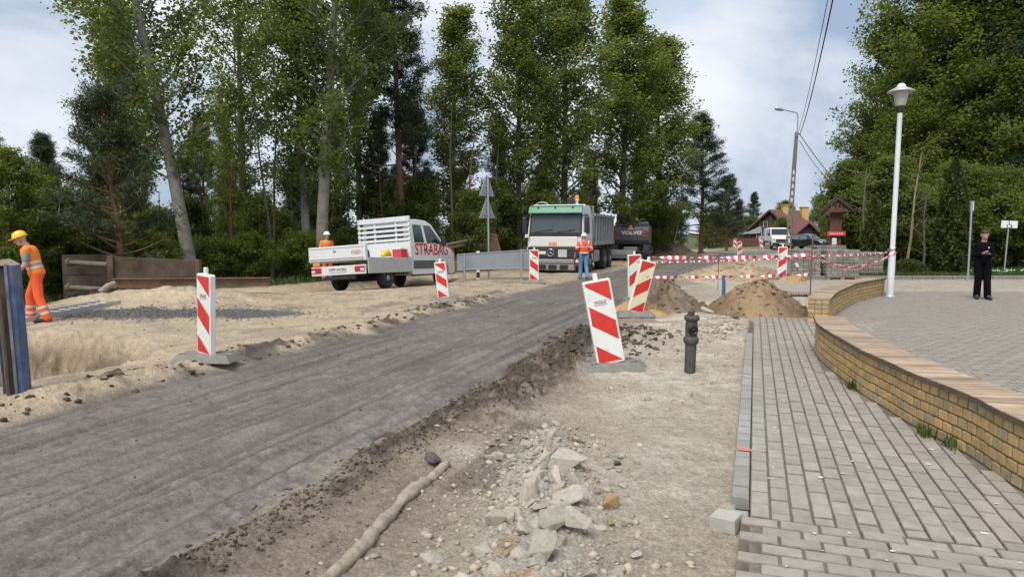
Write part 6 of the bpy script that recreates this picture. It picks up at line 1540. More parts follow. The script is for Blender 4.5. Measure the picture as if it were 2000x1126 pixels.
# ------------------------------------------------------------------ far van and dark car
def far_van():
    D_ = 76.0; b = at(1527, 487, D_ - 2.5); t = thing('van', 'white van facing the viewer in front of the brown house', 'van', (b.x, b.y, 0), (0, 0, R(-97)))
    o = van_cab(t, -3.2, True)
    MB().box((-3.9, -1.02, .95), (-3.22, 1.02, 2.25)).build('rack', m_trayg, t, bevel=.02); MB().box((-6.3, -1.04, .85), (-3.25, 1.04, 1.35)).build('tray', m_trayg, t, bevel=.02)
    for s in (-1, 1): wheel(t, -4.9, s * .86, .345, .24, s)
    MB().box((-6, -.5, .45), (-1, .5, .7)).build('chassis', m_chas, t)
    MB().box((-.02, -.28, .50), (.035, .28, .62)).build('number_plate', m_plate_w, t)
far_van()
def dark_car():
    D_ = 73.0; b = at(1577, 488, D_); t = thing('car', 'black car parked right of the white van', 'car', (b.x, b.y, 0), (0, 0, R(-60)))
    mk_ = M_('black_car_paint', (.012, .013, .014), rough=.22, var=.1, coat=.5)
    c = dict(zb=.98, zt=1.62, w0=.92, w1=.68)
    prof = [(-2.25, .35), (-2.28, .85), (-2.15, 1.02), (-1.75, 1.55), (-1.3, 1.64), (-.2, 1.64), (.35, 1.52), (1.05, 1.05), (2.0, .90), (2.22, .70), (2.22, .35), (1.85, .30), (1.75, .58), (1.35, .70), (.95, .58), (.85, .30), (-.85, .30), (-.95, .58), (-1.35, .70), (-1.75, .58), (-1.85, .30)]
    shell(MB(), prof, **c).build('body', mk_, t, bevel=.05, seg=3)
    mgl = M_('car_glass_bright', (.10, .12, .13), rough=.05, var=.1, spec=.8)
    for s in (-1, 1):
        side_panel([(-1.6, 1.05), (-.45, 1.05), (-.45, 1.52), (-1.3, 1.52)], s, **c, th=.005).build('side_window', mgl, t); side_panel([(-.35, 1.05), (.75, 1.05), (.25, 1.50), (-.35, 1.52)], s, **c, th=.005).build('side_window', mgl, t)
        for x in (-1.35, 1.35): wheel(t, x, s * .80, .34, .22, s)
        MB().box((2.0, s * .55 if s > 0 else -.85, .68), (2.19, .85 if s > 0 else -.55, .82)).build('headlight', m_whl, t, bevel=.03)
        MB().box((.62, s * .93 if s > 0 else -1.10, 1.0), (.75, 1.10 if s > 0 else -.93, 1.15)).build('mirror', mk_, t, bevel=.03)
    MB().add([(.42, -.66, 1.50), (1.02, -.82, 1.08), (1.02, .82, 1.08), (.42, .66, 1.50)], [(0, 1, 2, 3)]).build('windscreen', mgl, t).location = (.02, 0, .02)
    MB().box((2.2, -.5, .45), (2.235, .5, .68)).build('grille', m_ink, t)
dark_car()

# ================================================================== people
def ring_loft(rings, seg=16):
    """rings: (centre Vector, forward radius, side radius, fwd Vector, side Vector); closed ends"""
    mb = MB(); V = []
    for c, rf, rs, f, s in rings:
        for k in range(seg):
            a = 2 * math.pi * k / seg; V.append(c + f * (rf * math.cos(a)) + s * (rs * math.sin(a)))
    n = len(rings); Fs = [(i * seg + k, i * seg + (k + 1) % seg, (i + 1) * seg + (k + 1) % seg, (i + 1) * seg + k) for i in range(n - 1) for k in range(seg)]
    Fs += [tuple(range(seg - 1, -1, -1)), tuple(range((n - 1) * seg, n * seg))]
    return V, Fs
def cone_piece(p0, r0, p1, r1, seg=12):
    p0, p1 = Vector(p0), Vector(p1); d = (p1 - p0); L_ = max(d.length, 1e-5); d = d / L_
    up = Vector((0, 0, 1)) if abs(d.z) < .9 else Vector((1, 0, 0)); a = d.cross(up).normalized(); b = d.cross(a)
    rings = []
    for k in range(4): t = R(90 * (k + .15) / 4.15); rings.append((p0 - d * r0 * math.cos(t), r0 * math.sin(t), r0 * math.sin(t), a, b))
    rings.append((p0, r0, r0, a, b)); rings.append((p1, r1, r1, a, b))
    for k in range(3, -1, -1): t = R(90 * (k + .15) / 4.15); rings.append((p1 + d * r1 * math.cos(t), r1 * math.sin(t), r1 * math.sin(t), a, b))
    return ring_loft(rings, seg)
def fuse(name, pieces, m, parent, voxel=.010, ratio=.35, smooth=2):
    """overlapping pieces -> one continuous surface"""
    mb = MB()
    for V, Fs in pieces: mb.add(V, Fs, True)
    me = mb.mesh(name); o = bpy.data.objects.new('tmp', me); COL.objects.link(o)
    r = o.modifiers.new('r', 'REMESH'); r.mode = 'VOXEL'; r.voxel_size = voxel
    s = o.modifiers.new('s', 'SMOOTH'); s.iterations = smooth; s.factor = .5
    d = o.modifiers.new('d', 'DECIMATE'); d.ratio = ratio
    dg = bpy.context.evaluated_depsgraph_get(); me2 = bpy.data.meshes.new_from_object(o.evaluated_get(dg))
    bpy.data.objects.remove(o, do_unlink=True); me2.name = name
    me2.polygons.foreach_set('use_smooth', np.ones(len(me2.polygons), bool)); me2.materials.clear(); me2.materials.append(m)
    return mesh_obj(name, me2, m, parent)
m_skin = M_('skin', (.46, .27, .20), rough=.55, var=.08, scale=12)
def person(label, loc, yaw, P_, wear, hat=None, hair=None, scale=1.0, extra=None):
    """P_: joints in the body frame (x forward, y left, z up)"""
    t = thing('person', label, 'person', loc, (0, 0, yaw)); t.scale = (scale,) * 3
    J = {k: Vector(v) for k, v in P_.items() if not isinstance(v, (int, float))}
    def limb(a, ra, b, rb): return cone_piece(J[a] if isinstance(a, str) else a, ra, J[b] if isinstance(b, str) else b, rb)
    up = (J['neck'] - J['pelvis']).normalized(); side = (J['shL'] - J['shR']).normalized(); fwd = side.cross(up).normalized()
    hs = (J['hipL'] - J['hipR']).normalized()
    def torso(inf, lo=0.0, hi=1.0, cut=None):
        prof = [(-.10, .105, .155), (0.0, .115, .17), (.18, .105, .155), (.38, .105, .15), (.60, .12, .175), (.76, .12, .185), (.88, .105, .158), (.97, .075, .10), (1.04, .055, .06)]
        L_ = (J['neck'] - J['pelvis']).length; rings = []
        for f, rf, rs in prof:
            if f < lo - .01 or f > hi + .01: continue
            sd = hs.lerp(side, min(1, max(0, f))).normalized(); fw = sd.cross(up).normalized()
            rings.append((J['pelvis'] + up * (L_ * f), rf + inf, rs + inf, fw, sd))
        return ring_loft(rings, 20)
    hd = J['head']; hu = (J['crown'] - hd).normalized(); hf = Vector(P_.get('face', fwd)); hf = (hf - hu * hf.dot(hu)).normalized(); hsd = hu.cross(hf).normalized()
    def head_pieces(inf=0.0):
        rings = []
        for f, rf, rs, off in ((-.125, .045, .042, .02), (-.10, .070, .055, .02), (-.06, .086, .066, .012), (0, .098, .076, 0), (.05, .100, .079, -.004), (.085, .088, .070, -.006), (.112, .055, .045, -.008)):
            rings.append((hd + hu * f + hf * off, rf + inf, rs + inf, hf, hsd))
        return ring_loft(rings, 18)
    ps = [torso(0), head_pieces(), limb('neck', .058, hd - hu * .06, .055)]
    ps.append(cone_piece(hd + hf * .092 + hu * .015, .012, hd + hf * .112 - hu * .025, .017))            # nose
    ps.append(cone_piece(hd + hf * .09 - hu * .068 + hsd * .018, .010, hd + hf * .09 - hu * .068 - hsd * .018, .010))   # lips
    for s in (1, -1): ps.append(cone_piece(hd + hsd * (s * .078) + hu * .02 - hf * .01, .018, hd + hsd * (s * .076) - hu * .025 - hf * .005, .014))
    for s in 'LR':
        ps += [limb('sh' + s, .058, 'el' + s, .043), limb('el' + s, .044, 'wr' + s, .029), limb('hip' + s, .088, 'kn' + s, .058), limb('kn' + s, .057, 'an' + s, .040), limb('an' + s, .042, 'toe' + s, .035)]
        # hand: palm, four fingers, thumb
        wr = J['wr' + s]; hdv = Vector(P_.get('hand' + s, (wr - J['el' + s]))).normalized(); pn = Vector(P_.get('palm' + s, (0, 1 if s == 'R' else -1, 0))); pn = (pn - hdv * pn.dot(hdv)).normalized(); ac = hdv.cross(pn).normalized()
        curl = P_.get('curl' + s, .5)
        for q in (-.024, 0, .024): ps.append(cone_piece(wr + hdv * .01 + ac * q * .7, .017, wr + hdv * .085 + ac * q, .0155))
        for i, (q, L_) in enumerate(((-.033, .062), (-.011, .076), (.011, .080), (.033, .070))):
            b0 = wr + hdv * .088 + ac * q; d1 = (hdv + pn * curl * .6).normalized(); d2 = (hdv + pn * curl * 1.8).normalized()
            b1 = b0 + d1 * L_ * .5; b2 = b1 + d2 * L_ * .5; ps.append(cone_piece(b0, .0095, b1, .0090, 8)); ps.append(cone_piece(b1, .0090, b2, .0075, 8))
        tb = wr + hdv * .03 + ac * (.03 if P_.get('thumb' + s, 1) > 0 else -.03); td = (hdv * .7 + ac * (.8 if P_.get('thumb' + s, 1) > 0 else -.8) + pn * .4).normalized()
        ps.append(cone_piece(tb, .012, tb + td * .035, .0105, 8)); ps.append(cone_piece(tb + td * .035, .0105, tb + (td + hdv * .5).normalized() * .068, .008, 8))
    body = fuse('body', ps, m_skin, t, .009, .30, 1)
    for s in (1, -1):
        MB().lathe([(0, -.005), (.004, -.003), (.005, 0), (.004, .003), (0, .005)], 8, Matrix.Translation(hd + hf * .088 + hsd * (s * .033) + hu * .022), caps=False).build('eye', m_ink, body)
    # clothing
    for name, kind, mat_, p in wear:
        if kind == 'vest': o = fuse(name, [torso(.026, -.10, .99)] + [limb('sh' + s, .082, J['sh' + s].lerp(J['el' + s], .10), .075) for s in 'LR'], mat_, t, .012, .5, 2)
        elif kind == 'top':
            ex = p.get('inf', 0.0); ps = [torso(.016 + ex, p.get('lo', -.10), 1.0)]
            for s in 'LR':
                f = p.get('sleeve', 1.0)
                if f <= .5: ps.append(limb('sh' + s, .070 + ex, J['sh' + s].lerp(J['el' + s], f * 2), .060 + ex))
                else: ps += [limb('sh' + s, .072 + ex, 'el' + s, .058 + ex), limb('el' + s, .058 + ex, J['el' + s].lerp(J['wr' + s], (f - .5) * 2), .045 + ex)]
            o = fuse(name, ps, mat_, t, .012, .5, 2)
        elif kind == 'trousers':
            w = p.get('wide', 0.0); ps = [torso(.014, -.10, .22)]
            for s in 'LR': ps += [limb('hip' + s, .104, 'kn' + s, .074 + w * .6), limb('kn' + s, .074 + w * .6, 'an' + s, .064 + w)]
            o = fuse(name, ps, mat_, t, .012, .5, 2)
        elif kind == 'shoes':
            for s in 'LR':
                a, b = J['an' + s], J['toe' + s]; d = (b - a); d.z = 0; d.normalize(); h = p.get('high', .10); g = Vector((0, 0, -.035))
                fuse('shoe', [cone_piece(a + Vector((0, 0, h)), .056, a + g * .5, .056), cone_piece(a + g - d * .03, .045, a + d * .10 + g, .047), cone_piece(a + d * .10 + g, .047, b + g * .2 + d * .03 + Vector((0, 0, -.004)), .040)], mat_, t, .011, .5, 1)
            continue
        if p.get('bands'):   # reflective bands: own strips lying on the cloth
            band_faces(o, p['bands'](J, up, fwd, side), p['band_mat'], t)
    if hat is not None:
        rings = []
        for f, rf, rs in ((.028, .130, .112), (.045, .126, .108), (.085, .118, .100), (.125, .092, .078), (.148, .05, .045), (.153, .02, .02)): rings.append((hd + hu * f - hf * .008, rf, rs, hf, hsd))
        V, Fs = ring_loft(rings, 24); h_ = MB().add(V, Fs, True).build('helmet', hat, t)
        rings = [(hd + hu * .026 - hf * .0, .142, .118, hf, hsd), (hd + hu * .036 - hf * .0, .140, .116, hf, hsd)]
        V, Fs = ring_loft(rings, 24); MB().add(V, Fs).build('brim', hat, h_)
        V, Fs = ring_loft([(hd + hu * .030 + hf * .10, .085, .085, hf, hsd), (hd + hu * .038 + hf * .10, .082, .083, hf, hsd)], 20); MB().add(V, Fs).build('peak', hat, h_)
        MB().tube([hd + hsd * .085 + hu * .03, hd + hsd * .075 - hu * .06, hd - hu * .12 + hf * .03, hd - hsd * .075 - hu * .06, hd - hsd * .085 + hu * .03], .006, 5).build('chin_strap', m_ink, h_)
    if hair is not None:
        ps = []
        rings = []
        for f, rf, rs, off in ((-.09, .045, .060, -.07), (-.05, .062, .082, -.055), (-.01, .085, .090, -.036), (.035, .090, .090, -.036), (.065, .105, .088, -.016), (.09, .106, .082, -.006), (.115, .082, .066, -.006), (.132, .04, .04, -.008)): rings.append((hd + hu * f + hf * off, rf, rs, hf, hsd))
        ps.append(ring_loft(rings, 18))
        if hair[1]: ps += [cone_piece(hd - hf * .10 + hu * .0, .035, hd - hf * .13 - hu * .10, .03), cone_piece(hd - hf * .13 - hu * .10, .03, hd - hf * .12 - hu * .20, .014)]
        fuse('hair', ps, hair[0], t, .010, .4, 1)
    if extra: extra(t, J)
    return t
def band_faces(o, bands, m, parent):
    """cut strips out of a garment's surface and lay them 3 mm proud: each band is (point, normal, half width, extra test or None)"""
    me = o.data; n = len(me.vertices); co = np.empty(n * 3, np.float32); me.vertices.foreach_get('co', co); co = co.reshape(-1, 3); no = np.empty(n * 3, np.float32); me.vertices.foreach_get('normal', no); no = no.reshape(-1, 3)
    for pt, nrm, hw, test in bands:
        bm = bmesh.new(); bm.from_mesh(me)
        for sg in (1, -1):
            pp = Vector(pt) + Vector(nrm).normalized() * hw * sg
            bmesh.ops.bisect_plane(bm, geom=bm.verts[:] + bm.edges[:] + bm.faces[:], plane_co=pp, plane_no=Vector(nrm) * sg, clear_outer=True)
        if test: bmesh.ops.delete(bm, geom=[f for f in bm.faces if not test(f.calc_center_median(), f.normal)], context='FACES')
        for v in bm.verts: v.co += v.normal * .004
        if bm.faces:
            b = bpy.data.meshes.new('reflective_band'); bm.to_mesh(b); b.materials.clear(); b.materials.append(m); bo = bpy.data.objects.new('reflective_band', b); link(bo, o)
        bm.free()
m_vor = M_('vest_orange', (.85, .22, .02), rough=.7, var=.12, scale=5, bump=.3, bscale=14); m_vred = M_('vest_red_orange', (.80, .075, .02), rough=.7, var=.12, scale=5, bump=.3, bscale=14)
m_tor = M_('trousers_orange', (.80, .11, .025), rough=.75, var=.15, scale=5, bump=.4, bscale=12); m_refl = M_('reflective_silver', (.52, .53, .50), rough=.35, var=.08)
m_tee = M_('grey_tshirt', (.20, .22, .25), rough=.8, var=.12, scale=8); m_boot = M_('work_boot', (.045, .04, .036), rough=.7, var=.2, dirt=(.3, .24, .17), dirt_amt=.3); m_jean = M_('blue_jeans', (.13, .22, .36), rough=.8, var=.16, scale=5, bump=.3, bscale=14)
m_blk = M_('black_cloth', (.0045, .0045, .005), rough=.9, var=.2, scale=6, spec=.1); m_hy = M_('helmet_yellow', (.72, .48, .02), rough=.35, var=.05); m_hw = M_('helmet_white', (.72, .71, .68), rough=.35, var=.05)
m_darkc = M_('dark_cloth', (.02, .021, .024), rough=.8)
def stand(**k):
    d = dict(pelvis=(0, 0, .96), neck=(.0, 0, 1.47), head=(.02, 0, 1.625), crown=(.02, 0, 1.75), shL=(0, .178, 1.385), shR=(0, -.178, 1.385), elL=(-.02, .25, 1.11), elR=(-.02, -.25, 1.13), wrL=(.05, .27, .88), wrR=(.05, -.27, .88),
             hipL=(0, .095, .92), hipR=(0, -.095, .92), knL=(.02, .105, .50), knR=(.02, -.105, .50), anL=(-.02, .11, .085), anR=(-.02, -.11, .085), toeL=(.14, .125, .045), toeR=(.14, -.125, .045))
    d.update(k); return d
def vest_bands(J, up, fwd, side): return [(J['pelvis'] + up * .10, up, .026, None), (J['pelvis'] + up * .20, up, .026, None)]
def trouser_bands(J, up, fwd, side):
    return [(J['kn' + s].lerp(J['an' + s], f), (J['kn' + s] - J['an' + s]).normalized(), .024, (lambda c, n_, s=s, J=J: (c - J['kn' + s].lerp(J['an' + s], .6)).length < .25)) for s in 'LR' for f in (.50, .78)]
# worker at the pit, seen from behind his left side, looking down
w1 = P(70, 626, 0.0)
person('worker in yellow helmet and orange vest bending over the pit', (w1.x, w1.y, H(w1.x, w1.y)), R(200), stand(
    pelvis=(-.06, 0, .93), neck=(.075, 0, 1.44), head=(.17, .02, 1.57), crown=(.22, .02, 1.69), face=(1, .15, -.5), shL=(.04, .178, 1.365), shR=(.06, -.178, 1.365), elL=(.06, .24, 1.08), elR=(.16, -.24, 1.09), wrL=(.30, .20, .86), wrR=(.34, -.20, .90),
    hipL=(-.06, .095, .90), hipR=(-.06, -.095, .90), knL=(-.10, .12, .48), knR=(.10, -.11, .49), anL=(-.22, .14, .085), anR=(.10, -.12, .085), toeL=(-.06, .16, .045), toeR=(.26, -.13, .045)),
    [('t_shirt', 'top', m_tee, dict(sleeve=.33)), ('trousers', 'trousers', m_tor, dict(wide=.015, bands=trouser_bands, band_mat=m_refl)), ('vest', 'vest', m_vor, dict(bands=vest_bands, band_mat=m_refl)), ('boots', 'shoes', m_boot, {})], hat=m_hy)
# worker behind the pickup
w2 = at(640, 560, 24.2); zz = H(w2.x, w2.y)
person('worker in white helmet and orange clothes behind the pickup tailgate', (w2.x, w2.y, zz), R(-50), stand(wrL=(.30, .16, 1.05), wrR=(.30, -.16, 1.05), face=(1, .1, -.35)),
    [('jacket', 'top', M_('jacket_orange', (.80, .24, .06), rough=.7, var=.12), dict(sleeve=.92)), ('trousers', 'trousers', m_tor, dict(wide=.015, bands=trouser_bands, band_mat=m_refl)), ('boots', 'shoes', m_boot, {})], hat=m_hw)
# worker walking to the dump truck
w3 = P(1140, 544, -.08)
def harness(J, up, fwd, side):
    b = [(J['pelvis'] + up * .05, up, .022, None), (J['pelvis'] + up * .27, up, .022, None)]
    for s, q in (('L', 1), ('R', -1)):
        d = (side * q * .35 + up).normalized(); nn = d.cross(fwd).normalized(); b.append((J['pelvis'] + up * .27 + side * q * .10, nn, .022, (lambda c, n_, J=J, up=up: (c - J['pelvis']).dot(up) > .27)))
    return b
person('worker in red orange jacket and blue jeans walking towards the dump truck', (w3.x, w3.y, H(w3.x, w3.y)), R(97), stand(
    elL=(-.10, .30, 1.16), elR=(-.06, -.29, 1.14), wrL=(.04, .34, .93), wrR=(-.02, -.33, .88), knL=(.10, .10, .50), anL=(.12, .105, .09), toeL=(.28, .12, .06), knR=(.0, -.10, .50), anR=(-.16, -.105, .12), toeR=(-.02, -.12, .045), face=(1, .25, -.1)),
    [('dark_shirt', 'top', m_darkc, dict(sleeve=.72, lo=-.10)), ('jeans', 'trousers', m_jean, dict(wide=.012)), ('jacket', 'top', m_vred, dict(sleeve=.56, lo=-.05, inf=.016, bands=harness, band_mat=m_refl)), ('boots', 'shoes', M_('tan_boot', (.30, .24, .17), rough=.8, var=.2), dict(high=.06))], hat=m_hw)
# woman with a phone
w4 = P(1916, 584, 0.0)
def phone(t, J):
    ph = J['wrR'].lerp(J['wrL'], .5) + Vector((.10, 0, .03)); p = MB().box((-.006, -.036, -.072), (.006, .036, .072)).build('phone', M_('phone_black', (.015, .015, .017), rough=.2)); p.parent = None
    p.matrix_world = Matrix.Translation(t.location) @ Matrix.Rotation(t.rotation_euler.z, 4, 'Z') @ Matrix.Translation(ph) @ Matrix.Rotation(R(-55), 4, 'Y'); tag(p, 'dark smartphone held by the woman in black', 'phone')
    e = MB().add([(.137, .095, 1.315), (.137, .055, 1.315), (.139, .075, 1.275)], [(0, 1, 2)]).build('chest_emblem', m_ww, t)
person('woman in black clothes looking down at her phone on the plaza', (w4.x, w4.y, .002), R(-112), stand(
    head=(.03, 0, 1.615), crown=(.075, -.01, 1.73), face=(1, .0, -.55), neck=(0, 0, 1.46), shL=(0, .135, 1.37), shR=(0, -.135, 1.37), elL=(-.03, .20, 1.10), elR=(-.03, -.20, 1.10), wrL=(.20, .085, 1.14), wrR=(.21, -.075, 1.15), handL=(.55, -.7, .15), handR=(.65, .65, .2), palmL=(-.1, -.2, 1), palmR=(-.2, .1, 1), curlL=.9, curlR=.8,
    knL=(.03, .10, .50), knR=(.02, -.09, .50), anL=(.05, .12, .085), anR=(-.04, -.09, .085), toeL=(.20, .15, .045), toeR=(.11, -.11, .045)),
    [('sweater', 'top', m_blk, dict(sleeve=.97, lo=-.10)), ('trousers', 'trousers', M_('black_trousers', (.004, .004, .005), rough=.9, spec=.1), dict(wide=.018)), ('shoes', 'shoes', m_ink, dict(high=.03))], hair=(M_('dark_brown_hair', (.035, .02, .016), rough=.5, var=.3, scale=30), True), extra=phone)
# ================================================================== trees and plants
LEAF = {
    'poplar': tint_mat('poplar_leaf', [(0.0, (.070, .098, .032)), (.35, (.115, .148, .045)), (.7, (.160, .195, .060)), (1.0, (.215, .24, .085))], rough=.5, transl=.58),
    'maple': tint_mat('maple_leaf', [(0.0, (.070, .098, .024)), (.4, (.120, .155, .036)), (.75, (.17, .205, .05)), (1.0, (.22, .25, .075))], rough=.5, transl=.58),
    'pine': tint_mat('pine_needle', [(0.0, (.032, .048, .026)), (.5, (.055, .078, .040)), (1.0, (.095, .115, .055))], rough=.6, transl=.25),
    'thuja': tint_mat('thuja_leaf', [(0.0, (.038, .052, .014)), (.5, (.068, .086, .020)), (1.0, (.11, .12, .03))], rough=.6, transl=.25),
    'grass': tint_mat('grass_blade', [(0.0, (.035, .065, .012)), (.6, (.075, .125, .022)), (1.0, (.13, .17, .04))], rough=.6, transl=.3),
}
BARK = {
    'poplar': M_('poplar_bark', (.235, .225, .19), rough=.9, var=.35, scale=4, bump=.5, bscale=18),
    'pine': M_('pine_bark', (.17, .095, .06), rough=.9, var=.35, scale=4, bump=.6, bscale=14),
    'grey': M_('grey_bark', (.11, .095, .078), rough=.9, var=.3, scale=5, bump=.5, bscale=16),
}
def leaves_mesh(name, C, size, aspect, rg, tint, up_bias=.35, needle=False, axis=None):
    n = len(C)
    nr = rg.normal(size=(n, 3)); nr[:, 2] = np.abs(nr[:, 2]) * (1 + up_bias * 2); nr /= np.linalg.norm(nr, axis=1)[:, None]
    d = rg.normal(size=(n, 3)) if axis is None else axis + rg.normal(size=(n, 3)) * .45
    if not needle and axis is None: d[:, 2] -= .5
    d -= nr * (d * nr).sum(1)[:, None]; d /= (np.linalg.norm(d, axis=1)[:, None] + 1e-9)
    s = np.cross(nr, d); L = size * rg.uniform(.65, 1.3, n)[:, None]; W = L * aspect
    fold = nr * L * .12
    V = np.stack([C - d * L * .5, C + s * W * .5 + fold - d * L * .08, C + d * L * .5, C - s * W * .5 + fold - d * L * .08], 1).reshape(-1, 3)
    me = arr_mesh(name, V, np.arange(4 * n).reshape(-1, 4))
    point_attr(me, 'tint', np.repeat(tint, 4)); return me
def tree_proto(seed, h, tr, cb, prof, nb, el, n_leaf, leaf, kind, bark, bend=0.0, sub=6, sigma=.28, aspect=.75, droop=0.0, dead=0.0, wander=.25, subl=.34):
    """returns (trunk mesh, crown mesh). prof(f) crown radius at height fraction f of the crown, cb crown base fraction"""
    rg = np.random.default_rng(seed); rnd = random.Random(seed)
    mb = MB(); n = 14
    ph = rnd.uniform(0, 6)
    def trunk(f): return Vector((bend * h * f + wander * math.sin(f * 5 + ph) * f * .6, wander * math.cos(f * 4 + ph) * f * .5, h * f))
    mb.tube([trunk(i / (n - 1)) - (Vector((0, 0, .4)) if i == 0 else Vector()) for i in range(n)], [tr * (1.25 if i == 0 else 1) * (1 - .93 * (i / (n - 1)) ** 1.1) + .01 for i in range(n)], 9)
    cen = []; wts = []
    for b in range(nb):
        f = cb + (1 - cb) * ((b + rnd.random() * .9) / nb) ** .9; fc = (f - cb) / (1 - cb)
        az = b * 2.39996 + rnd.uniform(-.5, .5); L = prof(fc) * rnd.uniform(.65, 1.12)
        if L < .15: L = .15
        e = el(fc) + rnd.uniform(-.15, .15); p = trunk(f); path = [p.copy()]; d = Vector((math.cos(az) * math.cos(e), math.sin(az) * math.cos(e), math.sin(e)))
        isdead = rnd.random() < dead and fc < .5
        for k in range(5):
            d = (d + Vector((rnd.gauss(0, .10), rnd.gauss(0, .10), rnd.gauss(.03 - droop, .08)))).normalized(); path.append(path[-1] + d * L / 5)
        r0 = min(tr * .45, .012 + .018 * L) * (1 - .5 * fc); mb.tube(path, [r0 * (1 - .8 * k / 5) + .003 for k in range(6)], 5, caps=False)
        for s in range(sub):
            q = .28 + .72 * (s + rnd.random()) / sub; i = min(4, int(q * 5)); a = path[i].lerp(path[i + 1], q * 5 - i); sd = (d + Vector((rnd.gauss(0, .75), rnd.gauss(0, .75), rnd.gauss(.1 - droop, .4)))).normalized(); SL = L * subl * rnd.uniform(.6, 1.2) + .12
            e2 = a + sd * SL; mb.tube([a, a.lerp(e2, .5) + Vector((0, 0, rnd.gauss(0, .04))), e2], (.35 * r0 + .002, .2 * r0 + .002, .002), 4, caps=False)
            if isdead: continue
            for g in range(4): cen.append(tuple(a.lerp(e2, .25 + .25 * g))); wts.append(.5 + .4 * L)
        if not isdead: cen.append(tuple(path[-1])); wts.append(.5 + .4 * L)
    cen = np.array(cen); wts = np.array(wts); ci = rg.choice(len(cen), n_leaf, p=wts / wts.sum())
    ct = rg.normal(.50, .27, len(cen)); C = cen[ci] + np.clip(rg.normal(0, sigma, (n_leaf, 3)), -1.7 * sigma, 1.7 * sigma) * np.array([1, 1, .75])
    tint = np.clip(ct[ci] + rg.normal(0, .12, n_leaf), 0, 1)
    cm = leaves_mesh('crown', C, leaf, aspect, rg, tint, needle=(kind == 'pine'))
    cm.materials.append(LEAF[kind]); tm = mb.mesh('trunk'); tm.materials.append(BARK[bark]); return tm, cm
def pine_proto(seed, h, tr, cb, prof, nb, n_leaf, leaf=.2, wander=.3, tuft=.16):
    rg = np.random.default_rng(seed); rnd = random.Random(seed); mb = MB(); n = 14; ph = rnd.uniform(0, 6)
    def trunk(f): return Vector((wander * math.sin(f * 4 + ph) * f, wander * math.cos(f * 3 + ph) * f * .6, h * f))
    mb.tube([trunk(i / (n - 1)) - (Vector((0, 0, .4)) if i == 0 else Vector()) for i in range(n)], [tr * (1.2 if i == 0 else 1) * (1 - .9 * i / (n - 1)) + .012 for i in range(n)], 9)
    cen = []; ax = []
    for b in range(nb):
        f = cb + (1 - cb) * (b + rnd.random()) / nb; fc = (f - cb) / (1 - cb); az = b * 2.39996 + rnd.uniform(-.6, .6); L = prof(fc) * rnd.uniform(.55, 1.15) + .15
        e = .05 + .65 * fc + rnd.uniform(-.15, .2); p = trunk(f); path = [p.copy()]; d = Vector((math.cos(az) * math.cos(e), math.sin(az) * math.cos(e), math.sin(e)))
        for k in range(5): d = (d + Vector((rnd.gauss(0, .12), rnd.gauss(0, .12), rnd.gauss(.05, .08)))).normalized(); path.append(path[-1] + d * L / 5)
        r0 = .012 + .015 * L; mb.tube(path, [r0 * (1 - .8 * k / 5) + .003 for k in range(6)], 5, caps=False)
        if fc < .12 and rnd.random() < .6: continue
        for s in range(7):
            q = .35 + .65 * (s + rnd.random()) / 7; i = min(4, int(q * 5)); a = path[i].lerp(path[i + 1], q * 5 - i); sd = (d + Vector((rnd.gauss(0, .7), rnd.gauss(0, .7), rnd.gauss(.2, .3)))).normalized(); e2 = a + sd * (L * .22 + .15); mb.tube([a, e2], (.25 * r0 + .002, .002), 4, caps=False)
            for g in (.35, .7, 1.0): cen.append(tuple(a.lerp(e2, g))); ax.append(tuple(sd))
        cen.append(tuple(path[-1])); ax.append(tuple(d))
    cen = np.array(cen); ax = np.array(ax); ci = rg.integers(0, len(cen), n_leaf); C = cen[ci] + rg.normal(0, tuft, (n_leaf, 3)) * np.array([1, 1, .7])
    ct = rg.normal(.48, .2, len(cen)); A = ax[ci] * .7 + rg.normal(size=(n_leaf, 3)) * .7
    cm = leaves_mesh('crown', C, leaf, .16, rg, np.clip(ct[ci] + rg.normal(0, .15, n_leaf), 0, 1), needle=True, axis=A); cm.materials.append(LEAF['pine']); tm = mb.mesh('trunk'); tm.materials.append(BARK['pine']); return tm, cm
sinp = lambda k: (lambda f: k * (.30 + .70 * math.sin(math.pi * min(1, f * .92 + .06)) ** .8) * (1 - .35 * f))
